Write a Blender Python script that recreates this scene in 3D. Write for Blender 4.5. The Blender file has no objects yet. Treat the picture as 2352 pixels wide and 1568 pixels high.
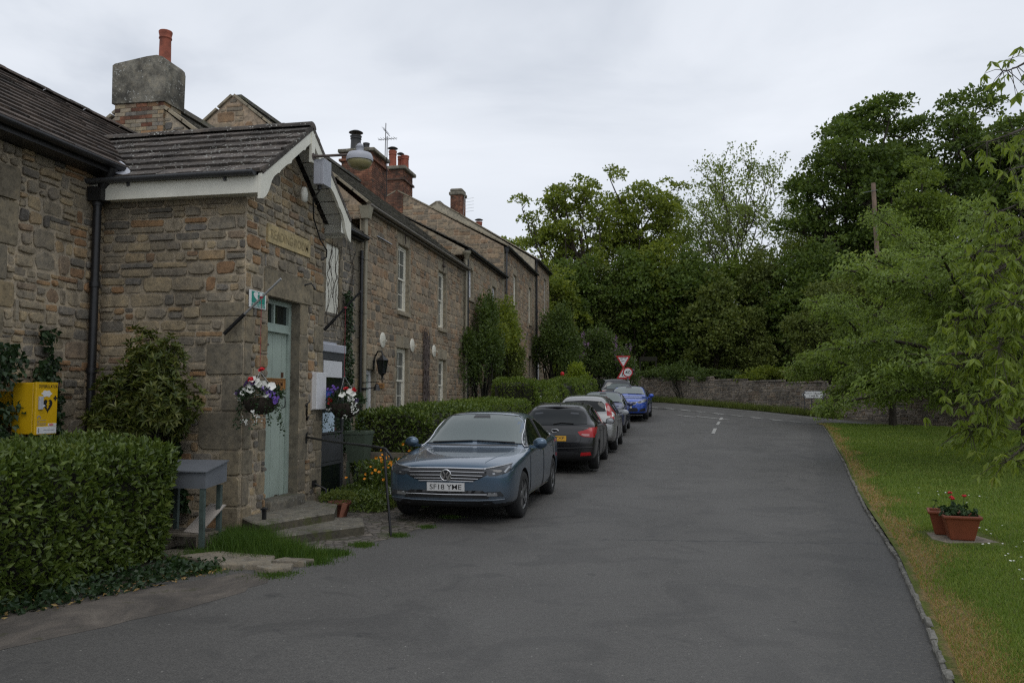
import bpy, bmesh, math, random
import numpy as np
from mathutils import Vector, Matrix
from mathutils.bvhtree import BVHTree
from mathutils.geometry import delaunay_2d_cdt

S = bpy.context.scene
C = S.collection
R = math.radians

# ------------------------------------------------------------------ camera, sky, sun, exposure
cam_d = bpy.data.cameras.new('camera')
cam = bpy.data.objects.new('camera', cam_d)
C.objects.link(cam)
cam.location = (0, 0, 1.70)
cam.rotation_euler = (R(90 + 3.958), 0, R(10.84))
cam_d.sensor_width = 36.0
cam_d.lens = 36.0 * 1850 / 2352
cam_d.clip_start = .05
cam_d.clip_end = 3000
S.camera = cam
S.view_settings.view_transform = 'Standard'
S.view_settings.look = 'None'
S.view_settings.exposure = 0
S.view_settings.gamma = 1
S.render.film_transparent = False
S.cycles.max_bounces = 6
S.cycles.transparent_max_bounces = 8
S.cycles.use_denoising = False
S.cycles.sample_clamp_indirect = 4
S.cycles.filter_width = 1.3

SUN_EL, SUN_AZ = R(58), R(150)          # high soft light behind cloud, azimuth from +Y clockwise
w = bpy.data.worlds.new('World'); S.world = w; w.use_nodes = True
nt = w.node_tree; nt.nodes.clear()
def wn(t, **k):
    n = nt.nodes.new(t)
    for a, b in k.items(): setattr(n, a, b)
    return n
out = wn('ShaderNodeOutputWorld')
bg_sky = wn('ShaderNodeBackground'); bg_cl = wn('ShaderNodeBackground')
sky = wn('ShaderNodeTexSky', sky_type='NISHITA', sun_disc=False, sun_elevation=SUN_EL, sun_rotation=SUN_AZ)
nt.links.new(sky.outputs[0], bg_sky.inputs[0]); bg_sky.inputs[1].default_value = .10
tc = wn('ShaderNodeTexCoord'); mp = wn('ShaderNodeMapping')
mp.inputs['Scale'].default_value = (1.5, 1.5, 4.2); mp.inputs['Location'].default_value = (.35, .2, .1)
nt.links.new(tc.outputs['Generated'], mp.inputs[0])
nz = wn('ShaderNodeTexNoise'); nz.inputs['Scale'].default_value = 1.25; nz.inputs['Detail'].default_value = 6; nz.inputs['Roughness'].default_value = .5
nz.inputs['Distortion'].default_value = .5
nt.links.new(mp.outputs[0], nz.inputs['Vector'])
cr = wn('ShaderNodeValToRGB'); e = cr.color_ramp.elements
e[0].position = .34; e[0].color = (.545, .59, .665, 1); e[1].position = .66; e[1].color = (.84, .875, .935, 1)
m_ = e.new(.5); m_.color = (.735, .775, .84, 1)
nt.links.new(nz.outputs['Fac'], cr.inputs[0]); nt.links.new(cr.outputs[0], bg_cl.inputs[0]); bg_cl.inputs[1].default_value = 1.09
mx = wn('ShaderNodeMixShader'); mx.inputs[0].default_value = .93          # almost closed cloud deck over the blue sky
nt.links.new(bg_sky.outputs[0], mx.inputs[1]); nt.links.new(bg_cl.outputs[0], mx.inputs[2]); nt.links.new(mx.outputs[0], out.inputs[0])

sd = bpy.data.lights.new('sun', 'SUN'); sd.energy = .55; sd.angle = R(30); sd.color = (1, .96, .9)
so = bpy.data.objects.new('sun', sd); C.objects.link(so)
so.rotation_euler = (R(90) - SUN_EL, 0, R(180) - SUN_AZ)

# ------------------------------------------------------------------ scene helpers
ORG = {}
def tag(o, label=None, cat=None, group=None, kind=None):
    if label: o['label'] = label
    if cat: o['category'] = cat
    if group: o['group'] = group
    if kind: o['kind'] = kind
    return o
def thing(name, label, cat, loc=(0, 0, 0), group=None):
    o = bpy.data.objects.new(name, None); C.objects.link(o)
    o.location = loc; o.empty_display_size = .2
    ORG[o.name] = Vector(loc)
    return tag(o, label, cat, group)
def link(name, me, parent=None, org=None):
    o = bpy.data.objects.new(name, me); C.objects.link(o)
    if parent is not None:
        o.parent = parent; ORG[o.name] = ORG[parent.name]
    else:
        ORG[o.name] = Vector(org) if org is not None else Vector((0, 0, 0))
        if org is not None: o.location = org
    return o
def sub(a, b): return (a[0]-b[0], a[1]-b[1], a[2]-b[2])
class G:
    def __init__(s): s.v = []; s.f = []; s.m = []; s.sm = []
    def add(s, vs, fs, mi=0, sm=False):
        n = len(s.v); s.v.extend(vs)
        for f in fs:
            s.f.append([i + n for i in f]); s.m.append(mi); s.sm.append(sm)
    def box(s, lo, hi, mi=0, bev=0):
        (x0, y0, z0), (x1, y1, z1) = lo, hi
        if bev:
            g2 = bmesh.new(); bmesh.ops.create_cube(g2, size=1)
            for v in g2.verts: v.co = ((x0+x1)/2+v.co.x*(x1-x0), (y0+y1)/2+v.co.y*(y1-y0), (z0+z1)/2+v.co.z*(z1-z0))
            bmesh.ops.bevel(g2, geom=g2.edges[:], offset=bev, segments=2, affect='EDGES', profile=.5)
            g2.verts.index_update()
            s.add([tuple(v.co) for v in g2.verts], [[v.index for v in f.verts] for f in g2.faces], mi); g2.free(); return
        s.add([(x0,y0,z0),(x1,y0,z0),(x1,y1,z0),(x0,y1,z0),(x0,y0,z1),(x1,y0,z1),(x1,y1,z1),(x0,y1,z1)],
              [(3,2,1,0),(4,5,6,7),(0,1,5,4),(1,2,6,5),(2,3,7,6),(3,0,4,7)], mi)
    def obox(s, c, ax, ay, az, mi=0):
        c = Vector(c); ax, ay, az = Vector(ax), Vector(ay), Vector(az)
        vs = [tuple(c + ax*i + ay*j + az*k) for k in (-1, 1) for i, j in ((-1,-1),(1,-1),(1,1),(-1,1))]
        s.add(vs, [(3,2,1,0),(4,5,6,7),(0,1,5,4),(1,2,6,5),(2,3,7,6),(3,0,4,7)], mi)
    def bar(s, a, b, wd, th, up=(0, 0, 1), mi=0):
        a, b = Vector(a), Vector(b); d = b - a; l = d.length; d.normalize()
        sd_ = d.cross(Vector(up))
        if sd_.length < 1e-4: sd_ = d.cross(Vector((1, 0, 0)))
        sd_.normalize(); u = sd_.cross(d)
        s.obox((a + b)/2, d*l/2, sd_*wd/2, u*th/2, mi)
    def tube(s, pts, r, n=8, mi=0, cap=True, sm=True):
        pts = [Vector(p) for p in pts]; k = len(pts)
        rs = r if isinstance(r, (list, tuple)) else [r]*k
        vs = []; prev = None
        for i, p in enumerate(pts):
            t = (pts[min(i+1, k-1)] - pts[max(i-1, 0)]).normalized()
            if prev is None:
                a = t.orthogonal().normalized()
            else:
                a = (prev - t*prev.dot(t))
                a = a.normalized() if a.length > 1e-5 else t.orthogonal().normalized()
            prev = a; b = t.cross(a)
            for j in range(n):
                q = 2*math.pi*j/n
                vs.append(tuple(p + (a*math.cos(q) + b*math.sin(q))*rs[i]))
        fs = []
        for i in range(k-1):
            for j in range(n):
                j2 = (j+1) % n
                fs.append((i*n+j, i*n+j2, (i+1)*n+j2, (i+1)*n+j))
        s.add(vs, fs, mi, sm)
        if cap:
            s.add(vs[:n], [list(range(n))[::-1]], mi); s.add(vs[-n:], [list(range(n))], mi)
    def lathe(s, prof, c=(0,0,0), n=20, mi=0, axis='z', sm=True, cap=True):
        vs = []
        for r, h in prof:
            for j in range(n):
                q = 2*math.pi*j/n; a, b = r*math.cos(q), r*math.sin(q)
                p = {'z': (a, b, h), 'x': (h, a, b), 'y': (b, h, a)}[axis]
                vs.append((c[0]+p[0], c[1]+p[1], c[2]+p[2]))
        fs = []
        for i in range(len(prof)-1):
            for j in range(n):
                j2 = (j+1) % n; fs.append((i*n+j, i*n+j2, (i+1)*n+j2, (i+1)*n+j))
        s.add(vs, fs, mi, sm)
        if cap:
            s.add(vs[:n], [list(range(n))[::-1]], mi); s.add(vs[-n:], [list(range(n))], mi)
    def prism(s, outline, O, U, V, N, t, mi=0):
        """flat outline (u,v) extruded by t along N from O"""
        O, U, V, N = Vector(O), Vector(U), Vector(V), Vector(N); n = len(outline)
        a = [tuple(O + U*u + V*v + N*t) for u, v in outline]; b = [tuple(O + U*u + V*v) for u, v in outline]
        s.add(a + b, [list(range(n)), list(range(2*n-1, n-1, -1))] + [(i, i+n, (i+1) % n + n, (i+1) % n) for i in range(n)], mi)
    def sphere(s, c, r, n=12, m=8, mi=0, sc=(1, 1, 1)):
        vs = []; 
        for i in range(m+1):
            t = math.pi*i/m
            for j in range(n):
                q = 2*math.pi*j/n
                vs.append((c[0]+r*sc[0]*math.sin(t)*math.cos(q), c[1]+r*sc[1]*math.sin(t)*math.sin(q), c[2]+r*sc[2]*math.cos(t)))
        s.add(vs, [(i*n+j, (i+1)*n+j, (i+1)*n+(j+1) % n, i*n+(j+1) % n) for i in range(m) for j in range(n)], mi, True)
    def out(s, name, mats, parent=None, org=None):
        o0 = ORG[parent.name] if parent is not None else (Vector(org) if org is not None else Vector((0, 0, 0)))
        me = bpy.data.meshes.new(name)
        me.from_pydata([(x-o0[0], y-o0[1], z-o0[2]) for x, y, z in s.v], [], s.f)
        for m in (mats if isinstance(mats, (list, tuple)) else [mats]): me.materials.append(m)
        me.polygons.foreach_set('material_index', s.m); me.polygons.foreach_set('use_smooth', s.sm)
        me.update()
        return link(name, me, parent, org)
def bulk(name, V, F, mats, parent=None, org=None, mi=None, smooth=False):
    """numpy mesh; F is (n,3) or (n,4)"""
    o0 = ORG[parent.name] if parent is not None else (Vector(org) if org is not None else Vector((0, 0, 0)))
    V = np.asarray(V, np.float32) - np.array(o0, np.float32); F = np.asarray(F, np.int32)
    me = bpy.data.meshes.new(name); k = F.shape[1]
    me.vertices.add(len(V)); me.vertices.foreach_set('co', V.ravel())
    me.loops.add(F.size); me.loops.foreach_set('vertex_index', F.ravel())
    me.polygons.add(len(F)); me.polygons.foreach_set('loop_start', np.arange(len(F), dtype=np.int32)*k)
    for m in (mats if isinstance(mats, (list, tuple)) else [mats]): me.materials.append(m)
    if mi is not None: me.polygons.foreach_set('material_index', np.asarray(mi, np.int32))
    me.polygons.foreach_set('use_smooth', np.full(len(F), smooth))
    me.update(calc_edges=True)
    return link(name, me, parent, org)
def text(name, body, m, O, U, V, width, height=None, parent=None, ext=.002):
    """lettering as a mesh; O is the centre, U reading direction, V up"""
    cu = bpy.data.curves.new('lettering', 'FONT'); cu.body = body; cu.size = 1; cu.offset = .006; cu.align_x = 'CENTER'; cu.align_y = 'CENTER'; cu.resolution_u = 3
    t = bpy.data.objects.new('lettering', cu); C.objects.link(t)
    dg = bpy.context.evaluated_depsgraph_get(); me = bpy.data.meshes.new_from_object(t.evaluated_get(dg))
    bpy.data.objects.remove(t); bpy.data.curves.remove(cu)
    co = np.array([v.co[:] for v in me.vertices]); lo, hi = co.min(0), co.max(0)
    sx = width/(hi[0]-lo[0]); sy = (height/(hi[1]-lo[1])) if height else sx
    c = (lo+hi)/2; U, V = Vector(U), Vector(V); N = U.cross(V); O = Vector(O) - (ORG[parent.name] if parent is not None else Vector((0,0,0)))
    for i, v in enumerate(me.vertices):
        v.co = O + U*((co[i][0]-c[0])*sx) + V*((co[i][1]-c[1])*sy) + N*ext
    me.materials.clear(); me.materials.append(m)
    return link(name, me, parent)

T_ = [(-60, 0), (12, 0), (18, .03), (25, .23), (35, .70), (45, 1.15), (55, 1.45), (70, 1.8), (200, 4)]
def gz(x, y):
    ys = [a for a, b in T_]; zs = [b for a, b in T_]
    z = float(np.interp(y, ys, zs))
    if y > 28 and x > 0:
        z -= .043*min(x, 16)*min(1, (y-28)/10.)
    return z
def hill(x, y):
    """wooded bank behind the far wall"""
    return gz(x, y)

# ------------------------------------------------------------------ materials
def nmat(name):
    m = bpy.data.materials.new(name); m.use_nodes = True; t = m.node_tree
    return m, t, t.nodes['Principled BSDF']
def nd(t, typ, ins=None, **k):
    n = t.nodes.new(typ)
    for a, b in k.items(): setattr(n, a, b)
    for a, b in (ins or {}).items():
        if hasattr(b, 'is_output'): t.links.new(b, n.inputs[a])
        else: n.inputs[a].default_value = b
    return n
def rmp(t, fac, stops, interp='LINEAR'):
    n = t.nodes.new('ShaderNodeValToRGB'); n.color_ramp.interpolation = interp; el = n.color_ramp.elements
    while len(el) < len(stops): el.new(.5)
    for q, (p, c) in zip(el, stops):
        q.position = p; q.color = (*c, 1) if len(c) == 3 else c
    t.links.new(fac, n.inputs[0]); return n.outputs[0]
def mixc(t, a, b, fac, mode='MIX'):
    n = t.nodes.new('ShaderNodeMix'); n.data_type = 'RGBA'; n.blend_type = mode; n.clamp_factor = True
    for i, v in ((0, fac), (6, a), (7, b)):
        if hasattr(v, 'is_output'): t.links.new(v, n.inputs[i])
        elif i: n.inputs[i].default_value = (*v, 1)
        else: n.inputs[i].default_value = v
    return n.outputs[2]
def mth(t, op, a, b=None):
    n = t.nodes.new('ShaderNodeMath'); n.operation = op
    for i, v in ((0, a), (1, b)):
        if v is None: continue
        if hasattr(v, 'is_output'): t.links.new(v, n.inputs[i])
        else: n.inputs[i].default_value = v
    return n.outputs[0]
def pos(t): return t.nodes.new('ShaderNodeNewGeometry').outputs['Position']
def nse(t, scale, detail=5, rough=.6, vec=None, dist=0):
    n = nd(t, 'ShaderNodeTexNoise', {'Scale': scale, 'Detail': detail, 'Roughness': rough, 'Distortion': dist})
    t.links.new(vec if vec is not None else pos(t), n.inputs['Vector']); return n.outputs['Fac']
def bump(t, b, h, strength=.5, dist=.02):
    n = nd(t, 'ShaderNodeBump', {'Strength': strength, 'Distance': dist, 'Height': h}); t.links.new(n.outputs[0], b.inputs['Normal'])
def plain(name, col, rough=.6, metal=0, var=.12, scale=6, coat=0, bmp=0, spec=.5):
    """one colour with weathering mottles"""
    m, t, b = nmat(name)
    v = t.nodes.new('ShaderNodeTexCoord').outputs['Object']
    f = nse(t, scale, 6, .65, v)
    lo = tuple(max(0, c*(1-var*1.6)) for c in col); hi = tuple(min(1, c*(1+var)) for c in col)
    t.links.new(rmp(t, f, [(.3, lo), (.55, col), (.75, hi)]), b.inputs['Base Color'])
    b.inputs['Roughness'].default_value = rough; b.inputs['Metallic'].default_value = metal
    b.inputs['Coat Weight'].default_value = coat; b.inputs['Specular IOR Level'].default_value = spec
    if bmp: bump(t, b, nse(t, scale*8, 4, .6, v), bmp, .01)
    return m
def stone_mat(name, stops, stain=.5, lichen=0., moss=0., rough=.9, bs=.6, soot=0):
    m, t, b = nmat(name)
    rnd = t.nodes.new('ShaderNodeNewGeometry').outputs['Random Per Island']
    c = rmp(t, rnd, stops)
    f1 = nse(t, 8, 9, .75); f2 = nse(t, 42, 5, .75); f3 = nse(t, .8, 4, .6)
    c = mixc(t, c, rmp(t, f1, [(.3, (.36, .34, .31)), (.48, (1, 1, 1)), (.70, (1.55, 1.45, 1.28))]), .9, 'MULTIPLY')
    c = mixc(t, c, rmp(t, f2, [(.35, (.7, .7, .7)), (.6, (1.1, 1.1, 1.1))]), .6, 'MULTIPLY')
    c = mixc(t, c, (.045, .042, .036), mth(t, 'MULTIPLY', rmp(t, f3, [(.45, (0, 0, 0)), (.7, (1, 1, 1))]), stain))
    if soot: c = mixc(t, c, (.022, .021, .019), mth(t, 'MULTIPLY', rmp(t, nse(t, 2.1, 6, .65), [(.42, (0, 0, 0)), (.62, (1, 1, 1))]), soot))
    if lichen:
        v = nd(t, 'ShaderNodeTexVoronoi', {'Scale': 22.}); t.links.new(pos(t), v.inputs['Vector'])
        k = mth(t, 'MULTIPLY', mth(t, 'LESS_THAN', v.outputs['Distance'], .3), mth(t, 'GREATER_THAN', nse(t, 5, 5, .7), .53))
        c = mixc(t, c, (.42, .42, .38), mth(t, 'MULTIPLY', k, lichen))
    if moss:
        c = mixc(t, c, (.06, .07, .02), mth(t, 'MULTIPLY', mth(t, 'GREATER_THAN', nse(t, 3, 6, .7), .58), moss))
    t.links.new(c, b.inputs['Base Color']); b.inputs['Roughness'].default_value = rough; b.inputs['Specular IOR Level'].default_value = .25
    h = mth(t, 'ADD', mth(t, 'MULTIPLY', f1, .6), mth(t, 'MULTIPLY', f2, .4)); bump(t, b, h, bs, .03)
    return m
def leaf_mat(name, stops, trans=.35, rough=.5, spec=.35, cl=.7, sc=.6):
    m, t, b = nmat(name)
    rnd = t.nodes.new('ShaderNodeNewGeometry').outputs['Random Per Island']
    c = rmp(t, mth(t, 'ADD', mth(t, 'MULTIPLY', rnd, 1-cl*.5), mth(t, 'MULTIPLY', mth(t, 'SUBTRACT', nse(t, sc, 3, .6), .25), cl)), stops)
    t.links.new(c, b.inputs['Base Color']); b.inputs['Roughness'].default_value = rough; b.inputs['Specular IOR Level'].default_value = spec
    tr = nd(t, 'ShaderNodeBsdfTranslucent'); t.links.new(mixc(t, c, (1.35, 1.3, .5), .8, 'MULTIPLY'), tr.inputs[0])
    mxs = nd(t, 'ShaderNodeMixShader', {0: trans}); o = [n for n in t.nodes if n.type == 'OUTPUT_MATERIAL'][0]
    t.links.new(b.outputs[0], mxs.inputs[1]); t.links.new(tr.outputs[0], mxs.inputs[2]); t.links.new(mxs.outputs[0], o.inputs[0])
    return m
M = {}
STN = [(0, (0.145, 0.135, 0.118)), (0.14, (0.238, 0.205, 0.155)), (0.28, (0.32, 0.265, 0.182)), (0.4, (0.194, 0.18, 0.161)), (0.52, (0.359, 0.29, 0.187)), (0.64, (0.301, 0.215, 0.128)), (0.71, (0.33, 0.2, 0.107)), (0.76, (0.262, 0.16, 0.091)), (0.82, (0.242, 0.215, 0.171)), (0.9, (0.339, 0.285, 0.209)), (1, (0.107, 0.1, 0.091))]
M['rubble'] = stone_mat('rubble_stone', STN, .35)
M['rubble_house'] = stone_mat('coursed_stone', [(0, (.19, .165, .13)), (.2, (.29, .235, .165)), (.38, (.235, .20, .155)), (.55, (.36, .275, .185)), (.7, (.30, .21, .14)), (.82, (.25, .165, .10)), (.9, (.38, .31, .22)), (1, (.14, .125, .105))], .3)
M['rubble_grey'] = stone_mat('grey_rubble', [(0, (.15, .14, .125)), (.4, (.22, .2, .17)), (.7, (.27, .24, .19)), (1, (.13, .125, .115))], .6)
M['wall_far'] = stone_mat('boundary_stone', [(0, (.15, .135, .12)), (.4, (.24, .21, .18)), (.7, (.31, .27, .23)), (.9, (.21, .16, .12)), (1, (.13, .12, .11))], .6, lichen=.4)
M['mortar'] = stone_mat('lime_mortar', [(0, (.40, .34, .255)), (1, (.40, .34, .255))], .5, bs=.5)
M['mortar_pink'] = stone_mat('pink_mortar', [(0, (.37, .29, .21)), (1, (.37, .29, .21))], .3, bs=.4)
M['dressed'] = stone_mat('dressed_sandstone', [(0, (.20, .175, .13)), (.35, (.25, .21, .145)), (.7, (.175, .155, .12)), (1, (.27, .215, .135))], .55, bs=.25)
M['dressed_house'] = stone_mat('dressed_buff_stone', [(0, (.25, .22, .165)), (1, (.30, .26, .19))], .25, bs=.2)
M['plaque'] = stone_mat('plaque_stone', [(0, (.42, .34, .19)), (1, (.42, .34, .19))], .08, bs=.08)
M['step'] = stone_mat('worn_step_stone', [(0, (.14, .13, .105)), (1, (.18, .165, .135))], .6, lichen=.3, moss=.5, bs=.3)
M['slab'] = stone_mat('flagstone', [(0, (.19, .165, .13)), (1, (.25, .22, .17))], .4, lichen=.3, bs=.3)
M['tile'] = stone_mat('concrete_roof_tile', [(0, (.07, .062, .056)), (.5, (.10, .088, .078)), (1, (.14, .122, .11))], .45, lichen=.95, bs=.5)
M['tile_hall'] = stone_mat('dark_roof_tile', [(0, (.05, .042, .038)), (.5, (.08, .064, .055)), (1, (.115, .09, .076))], .3, lichen=.15, bs=.5)
M['slate'] = stone_mat('stone_slate', [(0, (.10, .095, .085)), (.5, (.145, .137, .12)), (1, (.19, .178, .15))], .6, lichen=.5, moss=.4, bs=.5)
M['render'] = stone_mat('weathered_render', [(0, (.24, .225, .185)), (1, (.24, .225, .185))], .6, lichen=.7, bs=.5, soot=.75)
M['render_pale'] = stone_mat('pale_render', [(0, (.40, .36, .28)), (1, (.40, .36, .28))], .25, bs=.2)
M['brick'] = stone_mat('chimney_brick', [(0, (.16, .07, .045)), (.4, (.24, .105, .065)), (.75, (.30, .14, .085)), (1, (.10, .065, .05))], .5, bs=.5, soot=.6)
M['brickmortar'] = stone_mat('brick_mortar', [(0, (.24, .21, .18)), (1, (.24, .21, .18))], .8)
M['cap'] = stone_mat('chimney_cap', [(0, (.2, .185, .15)), (1, (.25, .23, .18))], .5, lichen=.7, soot=.4)
M['pot'] = plain('terracotta_pot', (.27, .075, .042), .8, var=.35, scale=5)
M['cowl'] = plain('black_cowl', (.02, .02, .02), .5)
M['white'] = plain('cream_paint', (.74, .72, .62), .5, var=.08, scale=3)
M['sash'] = plain('sash_paint', (.70, .67, .57), .45, var=.06)
M['soffit'] = plain('soffit_paint', (.70, .69, .62), .7, var=.1, scale=4)
M['black'] = plain('black_iron', (.012, .012, .013), .45, var=.3)
M['gutter_b'] = plain('brown_gutter', (.15, .13, .105), .5, var=.15)
M['pipe_tan'] = plain('tan_pipe', (.26, .235, .17), .5, var=.12)
M['grey_metal'] = plain('grey_painted_metal', (.135, .145, .16), .5, var=.1, scale=4)
M['grey_dark'] = plain('dark_grey_metal', (.055, .057, .06), .5)
M['grey_pvc'] = plain('grey_plastic', (.40, .41, .45), .45, var=.06)
M['door'] = plain('sage_door_paint', (.335, .40, .345), .5, var=.1, scale=2.5)
M['door_frame'] = plain('sage_frame_paint', (.31, .375, .33), .5, var=.1)
M['rust'] = plain('rusty_iron', (.11, .085, .075), .8, var=.3)
M['oak'] = plain('varnished_oak', (.33, .16, .05), .5, var=.25, scale=5)
M['oaktext'] = plain('carved_letters', (.09, .035, .012), .7)
M['carve'] = plain('carved_letter_shade', (.27, .21, .105), .9)
M['wood_grey'] = plain('weathered_timber', (.17, .145, .11), .85, var=.3, scale=8, bmp=.3)
M['wood_green'] = plain('green_stained_timber', (.06, .085, .075), .75, var=.25)
M['pole_wood'] = plain('utility_pole_timber', (.20, .14, .10), .85, var=.3, scale=3)
M['silver'] = plain('galvanised_metal', (.42, .42, .41), .4, .6)
M['yellow'] = plain('yellow_enamel', (.62, .375, .008), .35, var=.04)
M['white_p'] = plain('white_plastic', (.66, .66, .67), .4, var=.04)
M['ink'] = plain('black_ink', (.012, .012, .012), .5)
M['ink_grey'] = plain('grey_ink', (.22, .22, .23), .5)
M['red'] = plain('red_paint', (.42, .012, .015), .5, var=.08)
M['red_ink'] = plain('red_ink', (.5, .02, .04), .5)
M['signgreen'] = plain('sign_green', (.02, .26, .20), .4, var=.05)
M['signwhite'] = plain('sign_white', (.72, .73, .72), .45, var=.04)
M['cord'] = plain('red_cord', (.26, .03, .045), .7)
M['greenplastic'] = plain('dark_green_plastic', (.075, .10, .07), .5, var=.1)
M['terracotta'] = plain('planter_plastic', (.21, .052, .02), .55, var=.12)
M['riser'] = stone_mat('dark_riser_stone', [(0, (.075, .068, .05)), (1, (.095, .085, .06))], .5, moss=.6, bs=.4)  # step sides: darker base than the treads, plus moss patches
M['soil'] = plain('potting_soil', (.03, .022, .015), .95, bmp=.5)
M['bark'] = plain('tree_bark', (.058, .046, .034), .9, var=.35, scale=5, bmp=.6)
M['bark_pale'] = plain('pale_bark', (.14, .115, .085), .9, var=.35, scale=4, bmp=.4)
M['twig'] = plain('hedge_twigs', (.02, .019, .011), .95, var=.3)
M['petal_w'] = plain('white_petals', (.80, .80, .74), .6, var=.04)
M['petal_r'] = plain('red_petals', (.50, .006, .012), .6)
M['petal_p'] = plain('purple_petals', (.17, .085, .42), .6)
M['petal_d'] = plain('dark_purple_petals', (.035, .012, .075), .6)
M['petal_y'] = plain('orange_petals', (.80, .30, .008), .6, var=.2)
M['petal_l'] = plain('lilac_petals', (.33, .19, .33), .7, var=.2)
M['clear'] = plain('painted_panel_blue', (.02, .07, .32), .4)
M['paper'] = plain('paper_notice', (.50, .62, .72), .5)
M['wrap'] = plain('pale_wood_board', (.50, .45, .40), .7, var=.1, scale=3)
M['skin'] = plain('skin', (.42, .24, .17), .6, var=.05)
M['hair'] = plain('blonde_hair', (.33, .17, .07), .8)
M['cloth'] = plain('dark_jacket', (.03, .035, .05), .9)
M['jeans'] = plain('blue_jeans', (.05, .07, .12), .9)
def glass(name, col, ior=1.55, rough=.05, sp=.6):
    m, t, b = nmat(name); b.inputs['Base Color'].default_value = (*col, 1); b.inputs['Roughness'].default_value = rough
    b.inputs['IOR'].default_value = ior; b.inputs['Specular IOR Level'].default_value = sp
    return m
M['pane'] = glass('window_glass', (.10, .11, .105), 1.7, .06, .8)
M['pane_dark'] = glass('dark_glass', (.010, .014, .013), 1.5, .06)

# leaves
M['l_laurel'] = leaf_mat('laurel_leaves', [(0, (0.0345, 0.0582, 0.0126)), (0.45, (0.0828, 0.1254, 0.023)), (0.8, (0.1495, 0.2016, 0.0414)), (1, (0.2415, 0.2744, 0.0805))], .3, .38, .45, sc=2.)
M['l_privet'] = leaf_mat('privet_leaves', [(0, (0.0562, 0.096, 0.0144)), (0.5, (0.1125, 0.168, 0.024)), (1, (0.225, 0.282, 0.048))], .3, .45, sc=1.5)
M['l_bush'] = leaf_mat('rhododendron_leaves', [(0, (.035, .055, .012)), (.5, (.085, .108, .022)), (1, (.19, .19, .045))], .25, .4, sc=2)
M['l_ivy'] = leaf_mat('ivy_leaves', [(0, (.012, .028, .010)), (.6, (.028, .055, .02)), (1, (.055, .09, .035))], .2, .4, sc=3)
M['l_maple'] = leaf_mat('maple_leaves', [(0, (0.0662, 0.1012, 0.0138)), (0.5, (0.1654, 0.2143, 0.0304)), (1, (0.3307, 0.369, 0.069))], .42, .55, sc=.35)
M['l_syc'] = leaf_mat('sycamore_leaves', [(0, (0.0378, 0.0639, 0.0132)), (0.5, (0.0878, 0.1377, 0.0238)), (1, (0.1755, 0.2335, 0.0449))], .35, .55, sc=.3)
M['l_ash'] = leaf_mat('young_ash_leaves', [(0, (0.1, 0.144, 0.0275)), (0.5, (0.1625, 0.216, 0.0495)), (1, (0.2625, 0.312, 0.088))], .4, .55, sc=.4)
M['l_dark'] = leaf_mat('woodland_leaves', [(0, (0.0435, 0.0619, 0.0132)), (0.5, (0.0994, 0.1266, 0.0251)), (1, (0.1786, 0.2134, 0.0449))], .25, .6, sc=.35)
M['l_olive'] = leaf_mat('hawthorn_leaves', [(0, (0.0567, 0.0768, 0.0156)), (0.5, (0.1134, 0.1485, 0.0288)), (1, (0.2025, 0.2304, 0.054))], .3, .6, sc=.4)
M['l_lime'] = leaf_mat('mid_green_leaves', [(0, (0.0675, 0.1024, 0.0144)), (0.5, (0.135, 0.192, 0.0276)), (1, (0.2295, 0.2944, 0.054))], .35, .55, sc=.5)
M['l_cherry'] = leaf_mat('cherry_leaves', [(0, (0.0925, 0.1402, 0.0264)), (0.45, (0.1688, 0.2396, 0.0484)), (0.85, (0.2558, 0.3389, 0.0879)), (1, (0.3048, 0.3039, 0.1099))], .45, .45, sc=.5)
M['l_cherry_near'] = leaf_mat('young_cherry_leaves', [(0, (0.1045, 0.153, 0.0216)), (0.45, (0.19, 0.2601, 0.042)), (0.85, (0.2755, 0.3468, 0.072)), (1, (0.3135, 0.2958, 0.084))], .5, .42, sc=.9)
M['l_climb'] = leaf_mat('climber_leaves', [(0, (0.0324, 0.0563, 0.0132)), (0.5, (0.0743, 0.1152, 0.024)), (1, (0.1418, 0.192, 0.048))], .3, .5, sc=.8)
M['l_gold'] = leaf_mat('golden_shrub_leaves', [(0, (.10, .15, .012)), (.5, (.20, .27, .02)), (1, (.32, .37, .05))], .35, .5, sc=1)
M['l_ger'] = leaf_mat('geranium_leaves', [(0, (.02, .045, .015)), (.6, (.045, .085, .03)), (1, (.08, .13, .045))], .25, .6, sc=4)
M['grass_b'] = leaf_mat('grass_blades', [(0, (0.0853, 0.1466, 0.0223)), (0.5, (0.1611, 0.2443, 0.04)), (1, (0.2843, 0.3323, 0.078))], .35, .6, sc=1.2)
M['grass_long'] = leaf_mat('long_grass_blades', [(0, (.028, .065, .008)), (.5, (.06, .12, .014)), (1, (.12, .18, .03))], .35, .6, sc=2.)
M['grass_dry'] = leaf_mat('dry_grass_blades', [(0, (0.2816, 0.1932, 0.08)), (0.5, (0.4224, 0.2772, 0.12)), (1, (0.3344, 0.2856, 0.096))], .3, .7, sc=1.)

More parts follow.
